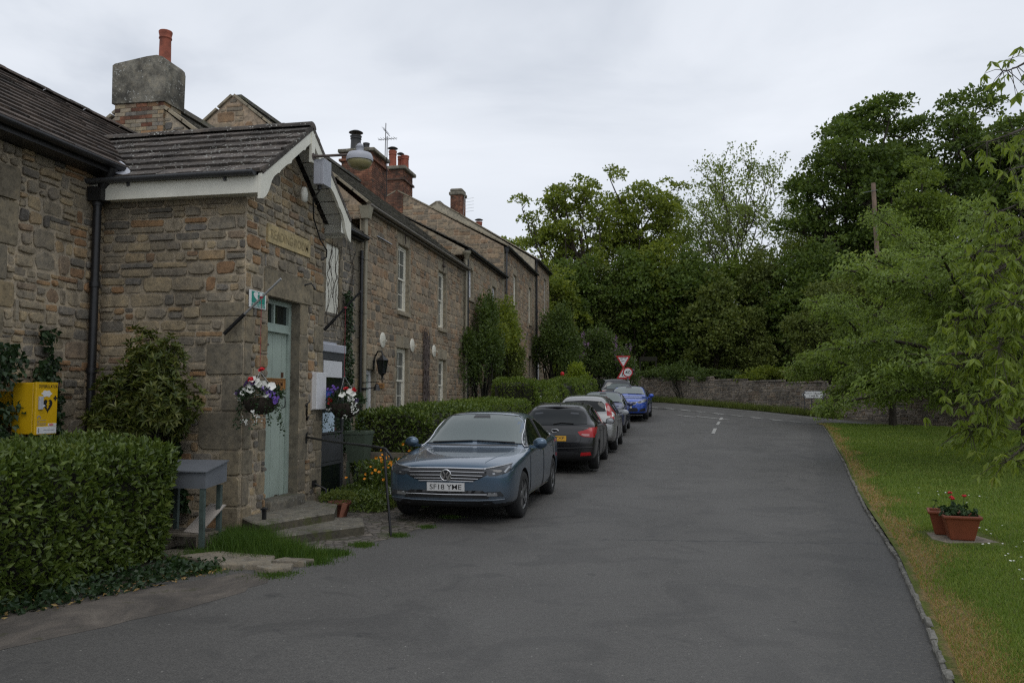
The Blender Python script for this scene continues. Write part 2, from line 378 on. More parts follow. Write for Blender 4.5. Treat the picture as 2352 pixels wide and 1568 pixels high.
# ground surfaces
def ground_mats():
    m, t, b = nmat('asphalt')
    at = nd(t, 'ShaderNodeAttribute', attribute_name='edge').outputs['Fac']
    f1 = nse(t, .5, 6, .6, dist=.6); f2 = nse(t, 75, 3, .7); f3 = nse(t, 2.6, 6, .7)
    c = rmp(t, f1, [(.3, (.070, .067, .062)), (.5, (.084, .080, .074)), (.7, (.098, .094, .087))])
    c = mixc(t, c, rmp(t, f2, [(.28, (.35, .35, .35)), (.5, (1, 1, 1)), (.72, (1.7, 1.68, 1.62))]), .75, 'MULTIPLY')
    v = nd(t, 'ShaderNodeTexVoronoi', {'Scale': 9.}); t.links.new(pos(t), v.inputs['Vector'])
    c = mixc(t, c, rmp(t, nse(t, 20, 5, .75), [(.3, (.62, .62, .62)), (.5, (1, 1, 1)), (.7, (1.38, 1.37, 1.34))]), .55, 'MULTIPLY')
    sp = mth(t, 'LESS_THAN', v.outputs['Distance'], .06); c = mixc(t, c, (.30, .29, .26), mth(t, 'MULTIPLY', sp, .8))
    # worn margin: darker open-textured tarmac with pale grit
    ev = mth(t, 'ADD', at, mth(t, 'MULTIPLY', mth(t, 'SUBTRACT', f3, .5), .9)); ek = rmp(t, ev, [(.42, (0, 0, 0)), (.56, (1, 1, 1))])
    gr = rmp(t, nse(t, 30, 6, .8), [(.36, (.046, .045, .043)), (.55, (.068, .066, .062)), (.70, (.15, .135, .105))])
    c = mixc(t, c, gr, mth(t, 'MULTIPLY', ek, .85))
    patch = rmp(t, nse(t, 1.1, 4, .55, dist=1.2), [(.52, (0, 0, 0)), (.60, (1, 1, 1))]); c = mixc(t, c, (.052, .050, .047), mth(t, 'MULTIPLY', patch, .5))
    sx0 = nd(t, 'ShaderNodeSeparateXYZ'); t.links.new(pos(t), sx0.inputs[0]); lx_ = mth(t, 'ADD', sx0.outputs['X'], mth(t, 'MULTIPLY', sx0.outputs['Y'], -.045))
    for cx_ in (-1.15, .35): c = mixc(t, c, (.115, .111, .104), mth(t, 'MULTIPLY', mth(t, 'SUBTRACT', 1., mth(t, 'MINIMUM', mth(t, 'ABSOLUTE', mth(t, 'SUBTRACT', lx_, cx_)), 1.)), mth(t, 'MULTIPLY', nse(t, .9, 5, .6), .55)))
    oil = mth(t, 'GREATER_THAN', nse(t, 3.1, 3, .5), .70); c = mixc(t, c, (.03, .03, .03), mth(t, 'MULTIPLY', oil, .35))
    # thin transverse crack across the lane
    sx = nd(t, 'ShaderNodeSeparateXYZ'); t.links.new(pos(t), sx.inputs[0])
    yy = mth(t, 'ADD', mth(t, 'SUBTRACT', sx.outputs['Y'], 9.9), mth(t, 'ADD', mth(t, 'MULTIPLY', sx.outputs['X'], -.10), mth(t, 'MULTIPLY', mth(t, 'SUBTRACT', f3, .5), .5)))
    k = mth(t, 'LESS_THAN', mth(t, 'ABSOLUTE', yy), .035); k = mth(t, 'MULTIPLY', k, mth(t, 'GREATER_THAN', sx.outputs['X'], -.6))
    c = mixc(t, c, (.035, .035, .036), mth(t, 'MULTIPLY', k, .55))
    t.links.new(c, b.inputs['Base Color']); b.inputs['Roughness'].default_value = .72; b.inputs['Specular IOR Level'].default_value = .4
    bump(t, b, f2, .5, .006); M['asphalt'] = m
    m, t, b = nmat('dusty_old_tarmac')
    c = rmp(t, nse(t, 1.4, 7, .7, dist=1.), [(.34, (.060, .052, .044)), (.5, (.088, .076, .064)), (.62, (.13, .110, .09)), (.75, (.19, .165, .135))])
    c = mixc(t, c, rmp(t, nse(t, 110, 2, .5), [(.3, (.55, .55, .55)), (.7, (1.35, 1.35, 1.35))]), .7, 'MULTIPLY')
    c = mixc(t, c, (.05, .05, .02), mth(t, 'MULTIPLY', mth(t, 'GREATER_THAN', nse(t, 2.2, 6, .7), .6), .5))
    t.links.new(c, b.inputs['Base Color']); b.inputs['Roughness'].default_value = .9; bump(t, b, nse(t, 60, 5, .7), .6, .01); M['tarmac_old'] = m
    m, t, b = nmat('earth_and_leaf_litter')
    c = rmp(t, nse(t, 9, 8, .75), [(.3, (.022, .018, .012)), (.5, (.048, .040, .026)), (.62, (.05, .055, .022)), (.8, (.10, .08, .055))])
    t.links.new(c, b.inputs['Base Color']); b.inputs['Roughness'].default_value = .95; bump(t, b, nse(t, 30, 5, .7), .9, .03); M['earth'] = m
    m, t, b = nmat('cobbled_forecourt')
    v = nd(t, 'ShaderNodeTexVoronoi', {'Scale': 8.}, feature='DISTANCE_TO_EDGE'); v2 = nd(t, 'ShaderNodeTexVoronoi', {'Scale': 8.})
    for q in (v, v2): t.links.new(pos(t), q.inputs['Vector'])
    c = rmp(t, v2.outputs['Color'], [(0, (.075, .065, .055)), (.5, (.12, .105, .09)), (1, (.18, .15, .12))])
    c = mixc(t, (.04, .034, .022), c, rmp(t, v.outputs['Distance'], [(.03, (0, 0, 0)), (.10, (1, 1, 1))]))
    c = mixc(t, c, (.045, .05, .018), mth(t, 'MULTIPLY', mth(t, 'GREATER_THAN', nse(t, 3, 6, .7), .56), .7))
    t.links.new(c, b.inputs['Base Color']); b.inputs['Roughness'].default_value = .85; bump(t, b, v.outputs['Distance'], .8, .05); M['cobble'] = m
    m, t, b = nmat('mown_grass')
    at = nd(t, 'ShaderNodeAttribute', attribute_name='dry').outputs['Fac']
    f = nse(t, 1.1, 7, .7, dist=.4); f2 = nse(t, 45, 4, .7)
    c = rmp(t, f, [(.3, (.062, .082, .014)), (.5, (.10, .125, .022)), (.7, (.14, .155, .038))])
    c = mixc(t, c, rmp(t, f2, [(.3, (.5, .5, .5)), (.7, (1.4, 1.4, 1.4))]), .8, 'MULTIPLY')
    k = rmp(t, mth(t, 'ADD', at, mth(t, 'MULTIPLY', mth(t, 'SUBTRACT', nse(t, 2.5, 6, .7), .5), 1.3)), [(.48, (0, 0, 0)), (.70, (.9, .9, .9))])
    dry = rmp(t, nse(t, 18, 5, .7), [(.35, (.13, .095, .045)), (.55, (.25, .175, .08)), (.75, (.15, .14, .05))])
    c = mixc(t, c, dry, k)
    t.links.new(c, b.inputs['Base Color']); b.inputs['Roughness'].default_value = .9; b.inputs['Specular IOR Level'].default_value = .2; bump(t, b, f2, .9, .03); M['grass'] = m
    m, t, b = nmat('granite_kerb'); rnd = t.nodes.new('ShaderNodeNewGeometry').outputs['Random Per Island']
    c = rmp(t, rnd, [(0, (.11, .105, .09)), (1, (.21, .2, .175))]); c = mixc(t, c, rmp(t, nse(t, 16, 6, .7), [(.35, (.35, .35, .3)), (.6, (1.2, 1.2, 1.2))]), .8, 'MULTIPLY')
    t.links.new(c, b.inputs['Base Color']); b.inputs['Roughness'].default_value = .85; bump(t, b, nse(t, 40, 4, .7), .5, .01); M['kerb'] = m
    M['roadpaint'] = stone_mat('worn_road_paint', [(0, (.36, .36, .345)), (1, (.36, .36, .345))], .5)
ground_mats()
# ------------------------------------------------------------------ ground, road, lawn, kerb
KERB = [(1.15, -3), (1.22, 0), (1.38, 3), (1.60, 5.3), (1.88, 6.7), (2.32, 9.1), (2.91, 13.1), (4.07, 20.1), (5.3, 28.4), (6.2, 34.6)]
LEFT = [(-5.6, -3), (-5.3, 3), (-5.0, 4.9), (-4.55, 6.35), (-3.95, 7.45), (-3.50, 8.6), (-3.16, 10.1), (-3.0, 12), (-2.9, 18), (-2.9, 26), (-2.95, 34), (-3.4, 40), (-6, 45), (-12, 50)]
def interp_poly(P, y): return float(np.interp(y, [q[1] for q in P], [q[0] for q in P]))
def terrain(name, m, x0, x1, y0, y1, nx, ny, dz, fn=None):
    xs = np.linspace(x0, x1, nx); ys = np.linspace(y0, y1, ny)
    V = [(x, y, (fn or gz)(x, y) + dz) for y in ys for x in xs]
    F = [(j*nx+i, j*nx+i+1, (j+1)*nx+i+1, (j+1)*nx+i) for j in range(ny-1) for i in range(nx-1)]
    return bulk(name, V, F, m, smooth=True)
tag(terrain('ground', M['earth'], -90, 110, -14, 190, 101, 103, -.03), kind='structure')
# road sheet: rows across between the left margin and the kerb, then out over the junction
def road():
    V = []; F = []; ed = []; ys = list(np.arange(-3, 34.6, .35)); n = 22
    for y in ys:
        a = interp_poly(LEFT, y) - .35; b = interp_poly(KERB, y) + .05
        for i in range(n):
            x = a + (b-a)*i/(n-1); V.append((x, y, gz(x, y))); ed.append(max(0, 1-(b-x)/1.25))
    # junction mouth, fanning out to the cross road under the far wall
    WL = [(-14, 66), (-1.8, 55.6), (2.5, 50.6), (7.9, 43.6), (14.2, 34.4), (24, 20)]
    for s_ in np.linspace(0, 1, 26)[1:]:
        y0 = 34.6 + s_*14.5; a = interp_poly(LEFT, min(y0, 50)); x1 = 6.2 + s_*10; y1 = 34.6 + s_*0.5
        for i in range(n):
            q = i/(n-1); x = a + (x1-a)*q; y = y0 + (y1-y0)*q
            V.append((x, y, gz(x, y))); ed.append(0)
    rows = len(V)//n
    F = [(j*n+i, j*n+i+1, (j+1)*n+i+1, (j+1)*n+i) for j in range(rows-1) for i in range(n-1)]
    o = bulk('road', V, F, M['asphalt'], smooth=True)
    at = o.data.attributes.new('edge', 'FLOAT', 'POINT'); at.data.foreach_set('value', np.array(ed, np.float32))
    return tag(o, kind='structure')
road()
def crossroad():
    A = [(-16, 62), (-7, 54.5), (-1.9, 53.2), (2.2, 48.6), (7.4, 42.0), (13.6, 33.0), (24, 17)]; B = [(-20, 54), (-9, 48), (-3, 46), (0, 43.5), (5.5, 37.6), (10.4, 31.2), (20, 15)]
    V = []; n = 8; sm = []
    for k in range(len(A)-1):
        for q in np.linspace(0, 1, 8)[:-1]: sm.append(tuple((A[k][i]*(1-q)+A[k+1][i]*q, B[k][i]*(1-q)+B[k+1][i]*q) for i in (0, 1)))
    for (ax, bx), (ay, by) in sm:
        for i in range(n):
            t = i/(n-1); x = ax+(bx-ax)*t; y = ay+(by-ay)*t; V.append((x, y, gz(x, y)+.006))
    F = [(j*n+i, (j+1)*n+i, (j+1)*n+i+1, j*n+i+1) for j in range(len(sm)-1) for i in range(n-1)]
    return tag(bulk('cross_road', V, F, M['asphalt'], smooth=True), kind='structure')
crossroad()
rk = random.Random(5)
def kerb():
    g = G(); P = [Vector((x, y, 0)) for x, y in KERB] + [Vector((8.2, 36.9, 0)), Vector((11.5, 34.5, 0))]
    seg = []; 
    for a, b in zip(P, P[1:]):
        d = (b-a); L = d.length; t = 0
        while t < L:
            l = min(rk.uniform(.10, .30), L-t); seg.append((a + d*(t/L), a + d*((t+l)/L))); t += l
    for a, b in seg:
        if (b-a).length < .05: continue
        d = (b-a).normalized(); s_ = Vector((d.y, -d.x, 0)); j = rk.uniform(-.006, .006); h = rk.uniform(.030, .052); wd = rk.uniform(.040, .058)
        c = (a+b)/2 + s_*(wd/2 + j); z = gz(c.x, c.y)
        l = (b-a).length/2 - .002
        vs = []
        for k, zz, ins in ((0, -.05, 0), (1, h-.012, 0), (2, h, .012)):
            for u, v in ((-1, -1), (1, -1), (1, 1), (-1, 1)):
                p = c + d*u*(l-ins) + s_*v*(wd/2-ins); vs.append((p.x + rk.uniform(-.005, .005), p.y + rk.uniform(-.005, .005), z+zz + rk.uniform(-.004, .004)))
        g.add(vs, [(0,1,5,4),(1,2,6,5),(2,3,7,6),(3,0,4,7),(4,5,9,8),(5,6,10,9),(6,7,11,10),(7,4,8,11),(8,9,10,11)])
    return tag(g.out('kerb', M['kerb']), kind='structure')
kerb()
def lawn_edge(y): return interp_poly(KERB, y) + .035
def lawn_z(x, y):
    k = lawn_edge(min(y, 34.6)); d = max(0, x-k)
    return gz(x, y) + .055 + .03*min(1, d/.5) + .02*math.sin(x*.8+y*.5) - .012*max(0, d-6)
def lawn():
    V = []; dry = []; n = 46; ys = list(np.concatenate([np.arange(-3, 16, .3), np.arange(16, 34.6, .6)]))
    for y in ys:
        a = lawn_edge(y); b = 26
        for i in range(n):
            q = (i/(n-1))**1.9; x = a + (b-a)*q
            V.append((x, y, lawn_z(x, y))); dry.append(max(0, 1 - abs(x-a-.17)/(.30 if y < 10 else .28)))
    # rounded far end towards the junction
    for k, (yy) in enumerate(np.linspace(34.6, 38.2, 8)[1:]):
        a = 6.25 + (yy-34.6)*.95; b = 26
        for i in range(n):
            q = (i/(n-1))**1.9; x = a + (b-a)*q; y = yy - max(0, (x-9.6))*.95*(k+1)/7.
            V.append((x, y, lawn_z(x, min(y, 38)))); dry.append(max(0, 1 - (x-a)/.5))
    rows = len(V)//n
    F = [(j*n+i, j*n+i+1, (j+1)*n+i+1, (j+1)*n+i) for j in range(rows-1) for i in range(n-1)]
    o = bulk('lawn', V, F, M['grass'], smooth=True)
    o.data.attributes.new('dry', 'FLOAT', 'POINT').data.foreach_set('value', np.array(dry, np.float32))
    return tag(o, kind='structure')
lawn()
def blades(name, P, H, W, rng, m, lean=.5):
    """tufts of single-triangle blades; P (n,3) roots"""
    n = len(P); a = rng.uniform(0, 2*np.pi, n); l = rng.uniform(0, lean, n)
    d = np.stack([np.cos(a)*l, np.sin(a)*l, np.ones(n)], 1)*H[:, None]
    b = rng.uniform(0, 2*np.pi, n); sd_ = np.stack([np.cos(b), np.sin(b), np.zeros(n)], 1)*(W[:, None]/2)
    V = np.empty((n, 3, 3)); V[:, 0] = P - sd_; V[:, 1] = P + sd_; V[:, 2] = P + d
    return bulk(name, V.reshape(-1, 3), np.arange(n*3).reshape(-1, 3), m)
rn = np.random.default_rng(3)
def lawn_grass():
    n = 460000; y = 4.6 + (rn.random(n)**2.3)*32; k = np.interp(y, [q[1] for q in KERB], [q[0] for q in KERB]) + .10
    x = k + rn.random(n)**1.15*np.minimum(14, 2.2 + (y-4)*.62)
    z = np.array([lawn_z(a, b) for a, b in zip(x, y)])
    d = x-k; ns = np.sin(x*2.3+y*1.1)*.18 + np.sin(y*3.1-x*1.7)*.15 + rn.normal(0, .16, n)
    dr = ((d + ns*.62) < np.where(y < 9, .32, .33)) & (rn.random(n) < .86)
    P = np.stack([x, y, z-.004], 1); H = rn.uniform(.018, .048, n)*(1+.10*np.maximum(0, y-8)*.2); W = rn.uniform(.004, .008, n)*(1+.20*np.maximum(0, y-6))
    H[dr] *= .7; keep = ~dr | (rn.random(n) < .55)
    slab = (np.abs(x-3.26) < .36) & (np.abs(y-10.1) < .46); keep &= ~slab
    q = keep & ~dr; blades('lawn_grass', P[q], H[q], W[q], rn, M['grass_b'], .9)['kind'] = 'stuff'
    q = keep & dr; blades('dry_grass', P[q], H[q], W[q], rn, M['grass_dry'], 1.6)['kind'] = 'stuff'
    # daisies
    n = 520; y = rn.uniform(6, 15.5, n); k = np.interp(y, [q[1] for q in KERB], [q[0] for q in KERB]); x = k + .9 + rn.random(n)*(1.0+(y-5)*.5)
    ok = np.sin(x*1.9)*np.cos(y*1.3) > -.15; x = x[ok]; y = y[ok]; V = []; F = []
    for a, b in zip(x, y):
        c = (a, b, lawn_z(a, b)+rn.uniform(.03, .05)); i0 = len(V); V.append(c); r = rn.uniform(.009, .014)
        tl = rn.uniform(-.3, .3, 2)
        for t in range(6):
            q = t*math.pi/3; V.append((c[0]+r*math.cos(q), c[1]+r*math.sin(q), c[2]+r*(tl[0]*math.cos(q)+tl[1]*math.sin(q))))
        F += [(i0, i0+1+t, i0+1+(t+1) % 6) for t in range(6)]
    bulk('daisies', V, F, M['petal_w'])['kind'] = 'stuff'
lawn_grass()
# dusty strip between hedge and lane, and the cobbled forecourt by the steps
def sheet(name, poly, m, dz, jit=.04, seed=1):
    r = random.Random(seed); o = []
    for i in range(len(poly)):
        a, b = poly[i], poly[(i+1) % len(poly)]; L = math.dist(a, b); k = max(1, int(L/.18))
        for j in range(k):
            t = j/k; o.append((a[0]+(b[0]-a[0])*t + (r.uniform(-jit, jit) if j else 0), a[1]+(b[1]-a[1])*t + (r.uniform(-jit, jit) if j else 0)))
    g = G(); ys = [p[1] for p in o]; inner = []
    xs = [p[0] for p in o]; v2 = [Vector(p) for p in o]; E_ = [(i, (i+1) % len(o)) for i in range(len(o))]
    for x in np.arange(min(xs), max(xs), .5):
        for y in np.arange(min(ys), max(ys), .5): v2.append(Vector((x+.013, y+.017)))
    res = delaunay_2d_cdt(v2, E_, [], 1, 1e-5)
    g.add([(p.x, p.y, gz(p.x, p.y)+dz) for p in res[0]], [list(f) for f in res[2]], 0, True)
    return tag(g.out(name, m), kind='structure')
sheet('pavement', [(-5.75, 2.2), (-4.55, 3.6), (-4.42, 4.85), (-4.10, 5.45), (-3.78, 6.2), (-3.62, 6.98), (-3.72, 7.2), (-4.1, 7.32), (-4.62, 6.5), (-5.1, 5.6), (-5.5, 4)], M['tarmac_old'], .002, .05)
sheet('forecourt', [(-5.2, 9.0), (-4.4, 8.15), (-3.62, 8.3), (-3.22, 9.7), (-3.02, 11.8), (-2.95, 14.6), (-4.2, 14.6), (-5.2, 14.4)], M['cobble'], .003, .05, 2)
def marking(name, pts, wd):
    g = G()
    for (x0, y0), (x1, y1) in pts:
        d = Vector((x1-x0, y1-y0)); s_ = Vector((d.y, -d.x)).normalized()*wd/2; k = 4; vs = []
        for i in range(k+1):
            p = Vector((x0, y0)) + d*i/k; vs += [(p.x-s_.x, p.y-s_.y, gz(p.x-s_.x, p.y-s_.y)+.014), (p.x+s_.x, p.y+s_.y, gz(p.x+s_.x, p.y+s_.y)+.014)]
        g.add(vs, [(2*i, 2*i+1, 2*i+3, 2*i+2) for i in range(k)])
    return tag(g.out(name, M['roadpaint']), kind='structure')
L0, L1 = Vector((-1.0, 45.2)), Vector((6.2, 37.4)); dd = (L1-L0)
gw = []
for k in range(9):
    for off in (0, .55):
        a = L0 + dd*((k+.10+off*.5)/9) + Vector((-.2, -.2))*off*1.6; b = L0 + dd*((k+.68+off*.5)/9) + Vector((-.2, -.2))*off*1.6; gw.append((tuple(a), tuple(b)))
marking('give_way_marking', gw, .16)
marking('centre_line_marking', [((1.58, 29.2), (1.80, 31.6)), ((1.98, 33.4), (2.2, 35.6)), ((2.32, 36.8), (2.5, 38.6))], .12)
marking('junction_marking', [((.5, 38.8), (1.25, 38.0)), ((1.35, 38.6), (2.7, 37.2))], .22)
marking('edge_line_marking', [((4.2, 44.7), (7.2, 40.9)), ((7.4, 40.6), (10.0, 37.0)), ((.6, 48.8), (4.0, 44.9))], .1)

# ------------------------------------------------------------------ masonry
class Wall:
    """rubble or coursed stones standing proud of a mortar face"""
    def __init__(s, seed): s.r = random.Random(seed); s.V = []; s.T = []; s.mi = []
    def stone(s, O, U, Nn, u0, v0, u1, v1, d, mi=1, jit=.25, fine=True, gap=.007):
        r = s.r; u0 += gap; u1 -= gap; v0 += gap; v1 -= gap; a = u1-u0; b = v1-v0
        if a < .02 or b < .02: return
        c = min(a, b)*r.uniform(.16, .32)*(1 if jit > .1 else .35); jx = min(a, b)*jit*.22
        def J(): return r.uniform(-jx, jx)
        pts = []
        for (x, y, sx, sy) in ((u0, v0, 1, 1), (u1, v0, -1, 1), (u1, v1, -1, -1), (u0, v1, 1, -1)):
            jx_, jy_ = abs(J())*sx, abs(J())*sy
            p = [(x + sx*c*r.uniform(.6, 1.2) + jx_*.5, y + jy_), (x + jx_, y + sy*c*r.uniform(.6, 1.2) + jy_*.5)]
            if sx*sy > 0: p = p[::-1]
            pts += p
        if fine and a > .16:
            m1 = (u0+u1)/2 + J(), v0 + abs(J())*.6; m2 = (u0+u1)/2 + J(), v1 - abs(J())*.6
            pts = pts[:2] + [m1] + pts[2:6] + [m2] + pts[6:]
        # order counter-clockwise around the centre
        cx = (u0+u1)/2; cy = (v0+v1)/2; pts.sort(key=lambda p: math.atan2(p[1]-cy, p[0]-cx)); n = len(pts)
        ins = min(.016, min(a, b)*.14); b0 = len(s.V)
        for dd_, k in ((-.012, 0), (d*.6, .25), (d, 1)):
            tl = (r.uniform(-.12, .12), r.uniform(-.12, .12)) if k == 1 else (0, 0)
            for (x, y) in pts:
                l = math.hypot(x-cx, y-cy) or 1; q = 1 - ins*k/l
                px, py = cx+(x-cx)*q, cy+(y-cy)*q; h = dd_ + (tl[0]*(px-cx) + tl[1]*(py-cy))*.25
                s.V.append((O[0]+U[0]*px+Nn[0]*h, O[1]+U[1]*px+Nn[1]*h, O[2]+py))
        s.V.append((O[0]+U[0]*cx+Nn[0]*d*1.12, O[1]+U[1]*cx+Nn[1]*d*1.12, O[2]+cy))
        for k in (0, 1):
            for i in range(n):
                j = (i+1) % n; A, B, Cc, D = b0+k*n+i, b0+k*n+j, b0+(k+1)*n+j, b0+(k+1)*n+i; s.T += [(A, B, Cc), (A, Cc, D)]; s.mi += [mi, mi]
        for i in range(n): s.T.append((b0+2*n+i, b0+2*n+(i+1) % n, b0+3*n)); s.mi.append(mi)
    def face(s, O, U, Nn, W, H, opens=(), blocks=(), band=(.16, .30), ln=(.14, .42), dep=(.012, .034), top=None, fine=True, split=.45, jit=.3, reveal=.14, gap=.007):
        r = s.r; ob = list(opens) + [b[:4] for b in blocks]
        def emit(u0, v0, u1, v1):
            for (a0, b0, a1, b1) in ob:
                if u0 < a1-.005 and u1 > a0+.005 and v0 < b1-.005 and v1 > b0+.005:
                    if a0-u0 > .05: emit(u0, v0, a0, v1)
                    if u1-a1 > .05: emit(a1, v0, u1, v1)
                    m0, m1 = max(u0, a0), min(u1, a1)
                    if m1-m0 > .04:
                        if b0-v0 > .035: emit(m0, v0, m1, b0)
                        if v1-b1 > .035: emit(m0, b1, m1, v1)
                    return
            if top:
                t = min(top(u0), top(u1))
                if v0 > t-.03: return
                v1 = min(v1, t)
            s.stone(O, U, Nn, u0, v0, u1, v1, r.uniform(*dep), 1, jit, fine, gap)
        v = 0
        while v < H-.03:
            h = min(r.uniform(*band), H-v)
            if H-v-h < band[0]*.5: h = H-v
            u = 0
            while u < W-.01:
                l = r.uniform(*ln)*(1.25 if h > (band[0]+band[1])/2 else 1)
                if W-u-l < ln[0]*.6: l = W-u
                q = r.random()
                if q < split and h > .13:
                    k = r.uniform(.35, .65)
                    if l > .3 and r.random() < .5:
                        z = r.uniform(.35, .65); emit(u, v, u+l*z, v+h*k); emit(u+l*z, v, u+l, v+h*k); emit(u, v+h*k, u+l, v+h)
                    else: emit(u, v, u+l, v+h*k); emit(u, v+h*k, u+l, v+h)
                else: emit(u, v, u+l, v+h)
                u += l
            v += h
        for b in blocks: s.stone(O, U, Nn, b[0], b[1], b[2], b[3], b[4] if len(b) > 4 else .02, 2, .05, False, .004)
        # mortar face with holes and reveals
        us = sorted({0, W, *[x for o in opens for x in (o[0], o[2]) if 0 < x < W]}); vs = sorted({0, H, *[x for o in opens for x in (o[1], o[3]) if 0 < x < H]})
        def P(u, vv, d=0): return (O[0]+U[0]*u+Nn[0]*d, O[1]+U[1]*u+Nn[1]*d, O[2]+vv)
        def quad(a, b, c, d, mi=0):
            i = len(s.V); s.V += [a, b, c, d]; s.T += [(i, i+1, i+2), (i, i+2, i+3)]; s.mi += [mi, mi]
        for i in range(len(us)-1):
            for j in range(len(vs)-1):
                mu, mv = (us[i]+us[i+1])/2, (vs[j]+vs[j+1])/2
                if any(o[0] < mu < o[2] and o[1] < mv < o[3] for o in opens): continue
                if top:
                    k = 8
                    for q in range(k):
                        a = us[i]+(us[i+1]-us[i])*q/k; b = us[i]+(us[i+1]-us[i])*(q+1)/k
                        quad(P(a, min(vs[j], top(a))), P(b, min(vs[j], top(b))), P(b, min(vs[j+1], top(b))), P(a, min(vs[j+1], top(a))))
                else: quad(P(us[i], vs[j]), P(us[i+1], vs[j]), P(us[i+1], vs[j+1]), P(us[i], vs[j+1]))
        for (a0, b0, a1, b1) in opens:
            d = -reveal; b0 = max(b0, 0)
            quad(P(a0, b0), P(a0, b0, d), P(a0, b1, d), P(a0, b1), 2); quad(P(a1, b0, d), P(a1, b0), P(a1, b1), P(a1, b1, d), 2)
            quad(P(a0, b1, d), P(a1, b1, d), P(a1, b1), P(a0, b1), 2); quad(P(a0, b0), P(a1, b0), P(a1, b0, d), P(a0, b0, d), 2)
    def quad(s, a, b, c, d, mi=0):
        i = len(s.V); s.V += [a, b, c, d]; s.T += [(i, i+1, i+2), (i, i+2, i+3)]; s.mi += [mi, mi]
    def out(s, name, mats, parent=None): return bulk(name, s.V, s.T, mats, parent, mi=s.mi)
def quoins(H, u_at, side, seed, long=(.38, .5), short=(.2, .28), hh=(.26, .42), d=.02):
    """big squared corner blocks; side=+1 runs right from u_at, -1 left"""
    r = random.Random(seed); o = []; v = 0; k = 0
    while v < H-.05:
        h = min(r.uniform(*hh), H-v); l = r.uniform(*(long if k % 2 else short))
        o.append((u_at, v, u_at+l, v+h, d) if side > 0 else (u_at-l, v, u_at, v+h, d)); v += h; k += 1
    return o
def tiles(g, O, U, Sx, Nn, width, rows, th, tw, seed=1, thick=.022, lim=None, jit=.006, start=0):
    """courses of overlapping tiles; O eave corner, U along the eave, Sx up the slope; lim(v)->(u0,u1)"""
    r = random.Random(seed); O, U, Sx, Nn = Vector(O), Vector(U), Vector(Sx), Vector(Nn)
    for k in range(rows):
        v = k*th; a, b = (0, width) if lim is None else lim(v)
        u = a - (tw/2 if k % 2 else 0)
        while u < b:
            u0, u1 = max(u, a)+.0015, min(u+tw, b)-.0015; u += tw
            if u1-u0 < .02: continue
            j = r.uniform(-jit, jit); dz = r.uniform(0, jit)
            lo = O + Sx*(v-.02+j); hi = O + Sx*(v+th+.03)
            p = [lo+U*u0+Nn*(thick*2+dz), lo+U*u1+Nn*(thick*2+dz+r.uniform(-jit, jit)*.5), hi+U*u1+Nn*(thick*.9), hi+U*u0+Nn*(thick*.9)]
            q = [lo+U*u0+Nn*(thick*.8), lo+U*u1+Nn*(thick*.8), hi+U*u1, hi+U*u0]
            g.add([tuple(x) for x in p+q], [(0,1,2,3),(4,5,1,0),(5,6,2,1),(7,4,0,3)])
def gutter(g, pts, r=.055, mi=0):
    """half-round gutter trough along a polyline"""
    k = 7; vs = []
    P = [Vector(p) for p in pts]; d = (P[-1]-P[0]).normalized(); s_ = Vector((d.y, -d.x, 0)).normalized()
    for p in P:
        for i in range(k+1):
            a = math.pi*i/k; vs.append(tuple(p + s_*(r*math.cos(a)) - Vector((0, 0, r*math.sin(a)))))
        for i in range(k, -1, -1):
            a = math.pi*i/k; vs.append(tuple(p + s_*((r-.008)*math.cos(a)) - Vector((0, 0, (r-.008)*math.sin(a)))))
    m = 2*(k+1)
    g.add(vs, [(j*m+i, j*m+(i+1) % m, (j+1)*m+(i+1) % m, (j+1)*m+i) for j in range(len(P)-1) for i in range(m)], mi, True)
    g.add(vs[:k+1], [list(range(k+1))], mi); g.add(vs[-m:-m+k+1], [list(range(k+1))[::-1]], mi)
# ------------------------------------------------------------------ the stone hall with its gabled porch
FX = -5.20; SY = 9.27; PY = 11.62; HX = -7.25; AY = 10.445
hall = thing('stone_hall', 'rust and grey rubble stone hall with gabled porch, sage door and white scalloped bargeboards', 'hall', (FX, SY, 0))
wl = Wall(11)
jb = [(5.55, 1.45+.0, 5.80, 1.75, .02), (5.55, 1.75, 5.70, 2.05, .02), (5.55, 2.05, 5.82, 2.36, .02), (5.55, 2.36, 5.70, 2.7, .02), (5.55, 2.7, 5.84, 3.0, .02), (5.55, 3.0, 5.72, 3.4, .02), (5.55, 3.4, 5.86, 3.92, .02), (3.8, 3.92, 5.84, 4.30, .03)]
wl.face((HX, 2, 0), (0, 1, 0), (1, 0, 0), 7.27, 4.7, [(4.2, 1.5, 5.55, 3.92)], jb, (.13, .27), (.10, .36), (.006, .046), split=.62, jit=.75, reveal=.2, gap=.005)
wl.out('wall', [M['mortar'], M['rubble'], M['dressed']], hall)
g = G(); g.box((HX-.26, 6.2, 1.5), (HX-.2, 7.55, 3.92)); wf = g.out('window', M['sash'], hall)
g = G(); g.box((HX-.2, 6.28, 1.6), (HX-.195, 7.47, 3.84)); g.out('pane', M['pane_dark'], wf)
wl = Wall(23)
qs = quoins(2.9, 2.05, -1, 4, (.46, .62), (.26, .36), (.30, .50), .028)
wl.face((HX, SY, 0), (1, 0, 0), (0, -1, 0), 2.05, 4.45, [], qs, (.11, .23), (.12, .40), (.006, .040), split=.5, jit=.6, gap=.005)
def gtop(u): return 4.42 + (1.175 - abs(u-1.175))*.735 - .06
ql = quoins(3.0, 0, 1, 4, (.14, .18), (.22, .28), (.30, .50), .028); qr = quoins(3.3, 2.35, -1, 9, (.30, .40), (.17, .22), (.26, .46), .02)
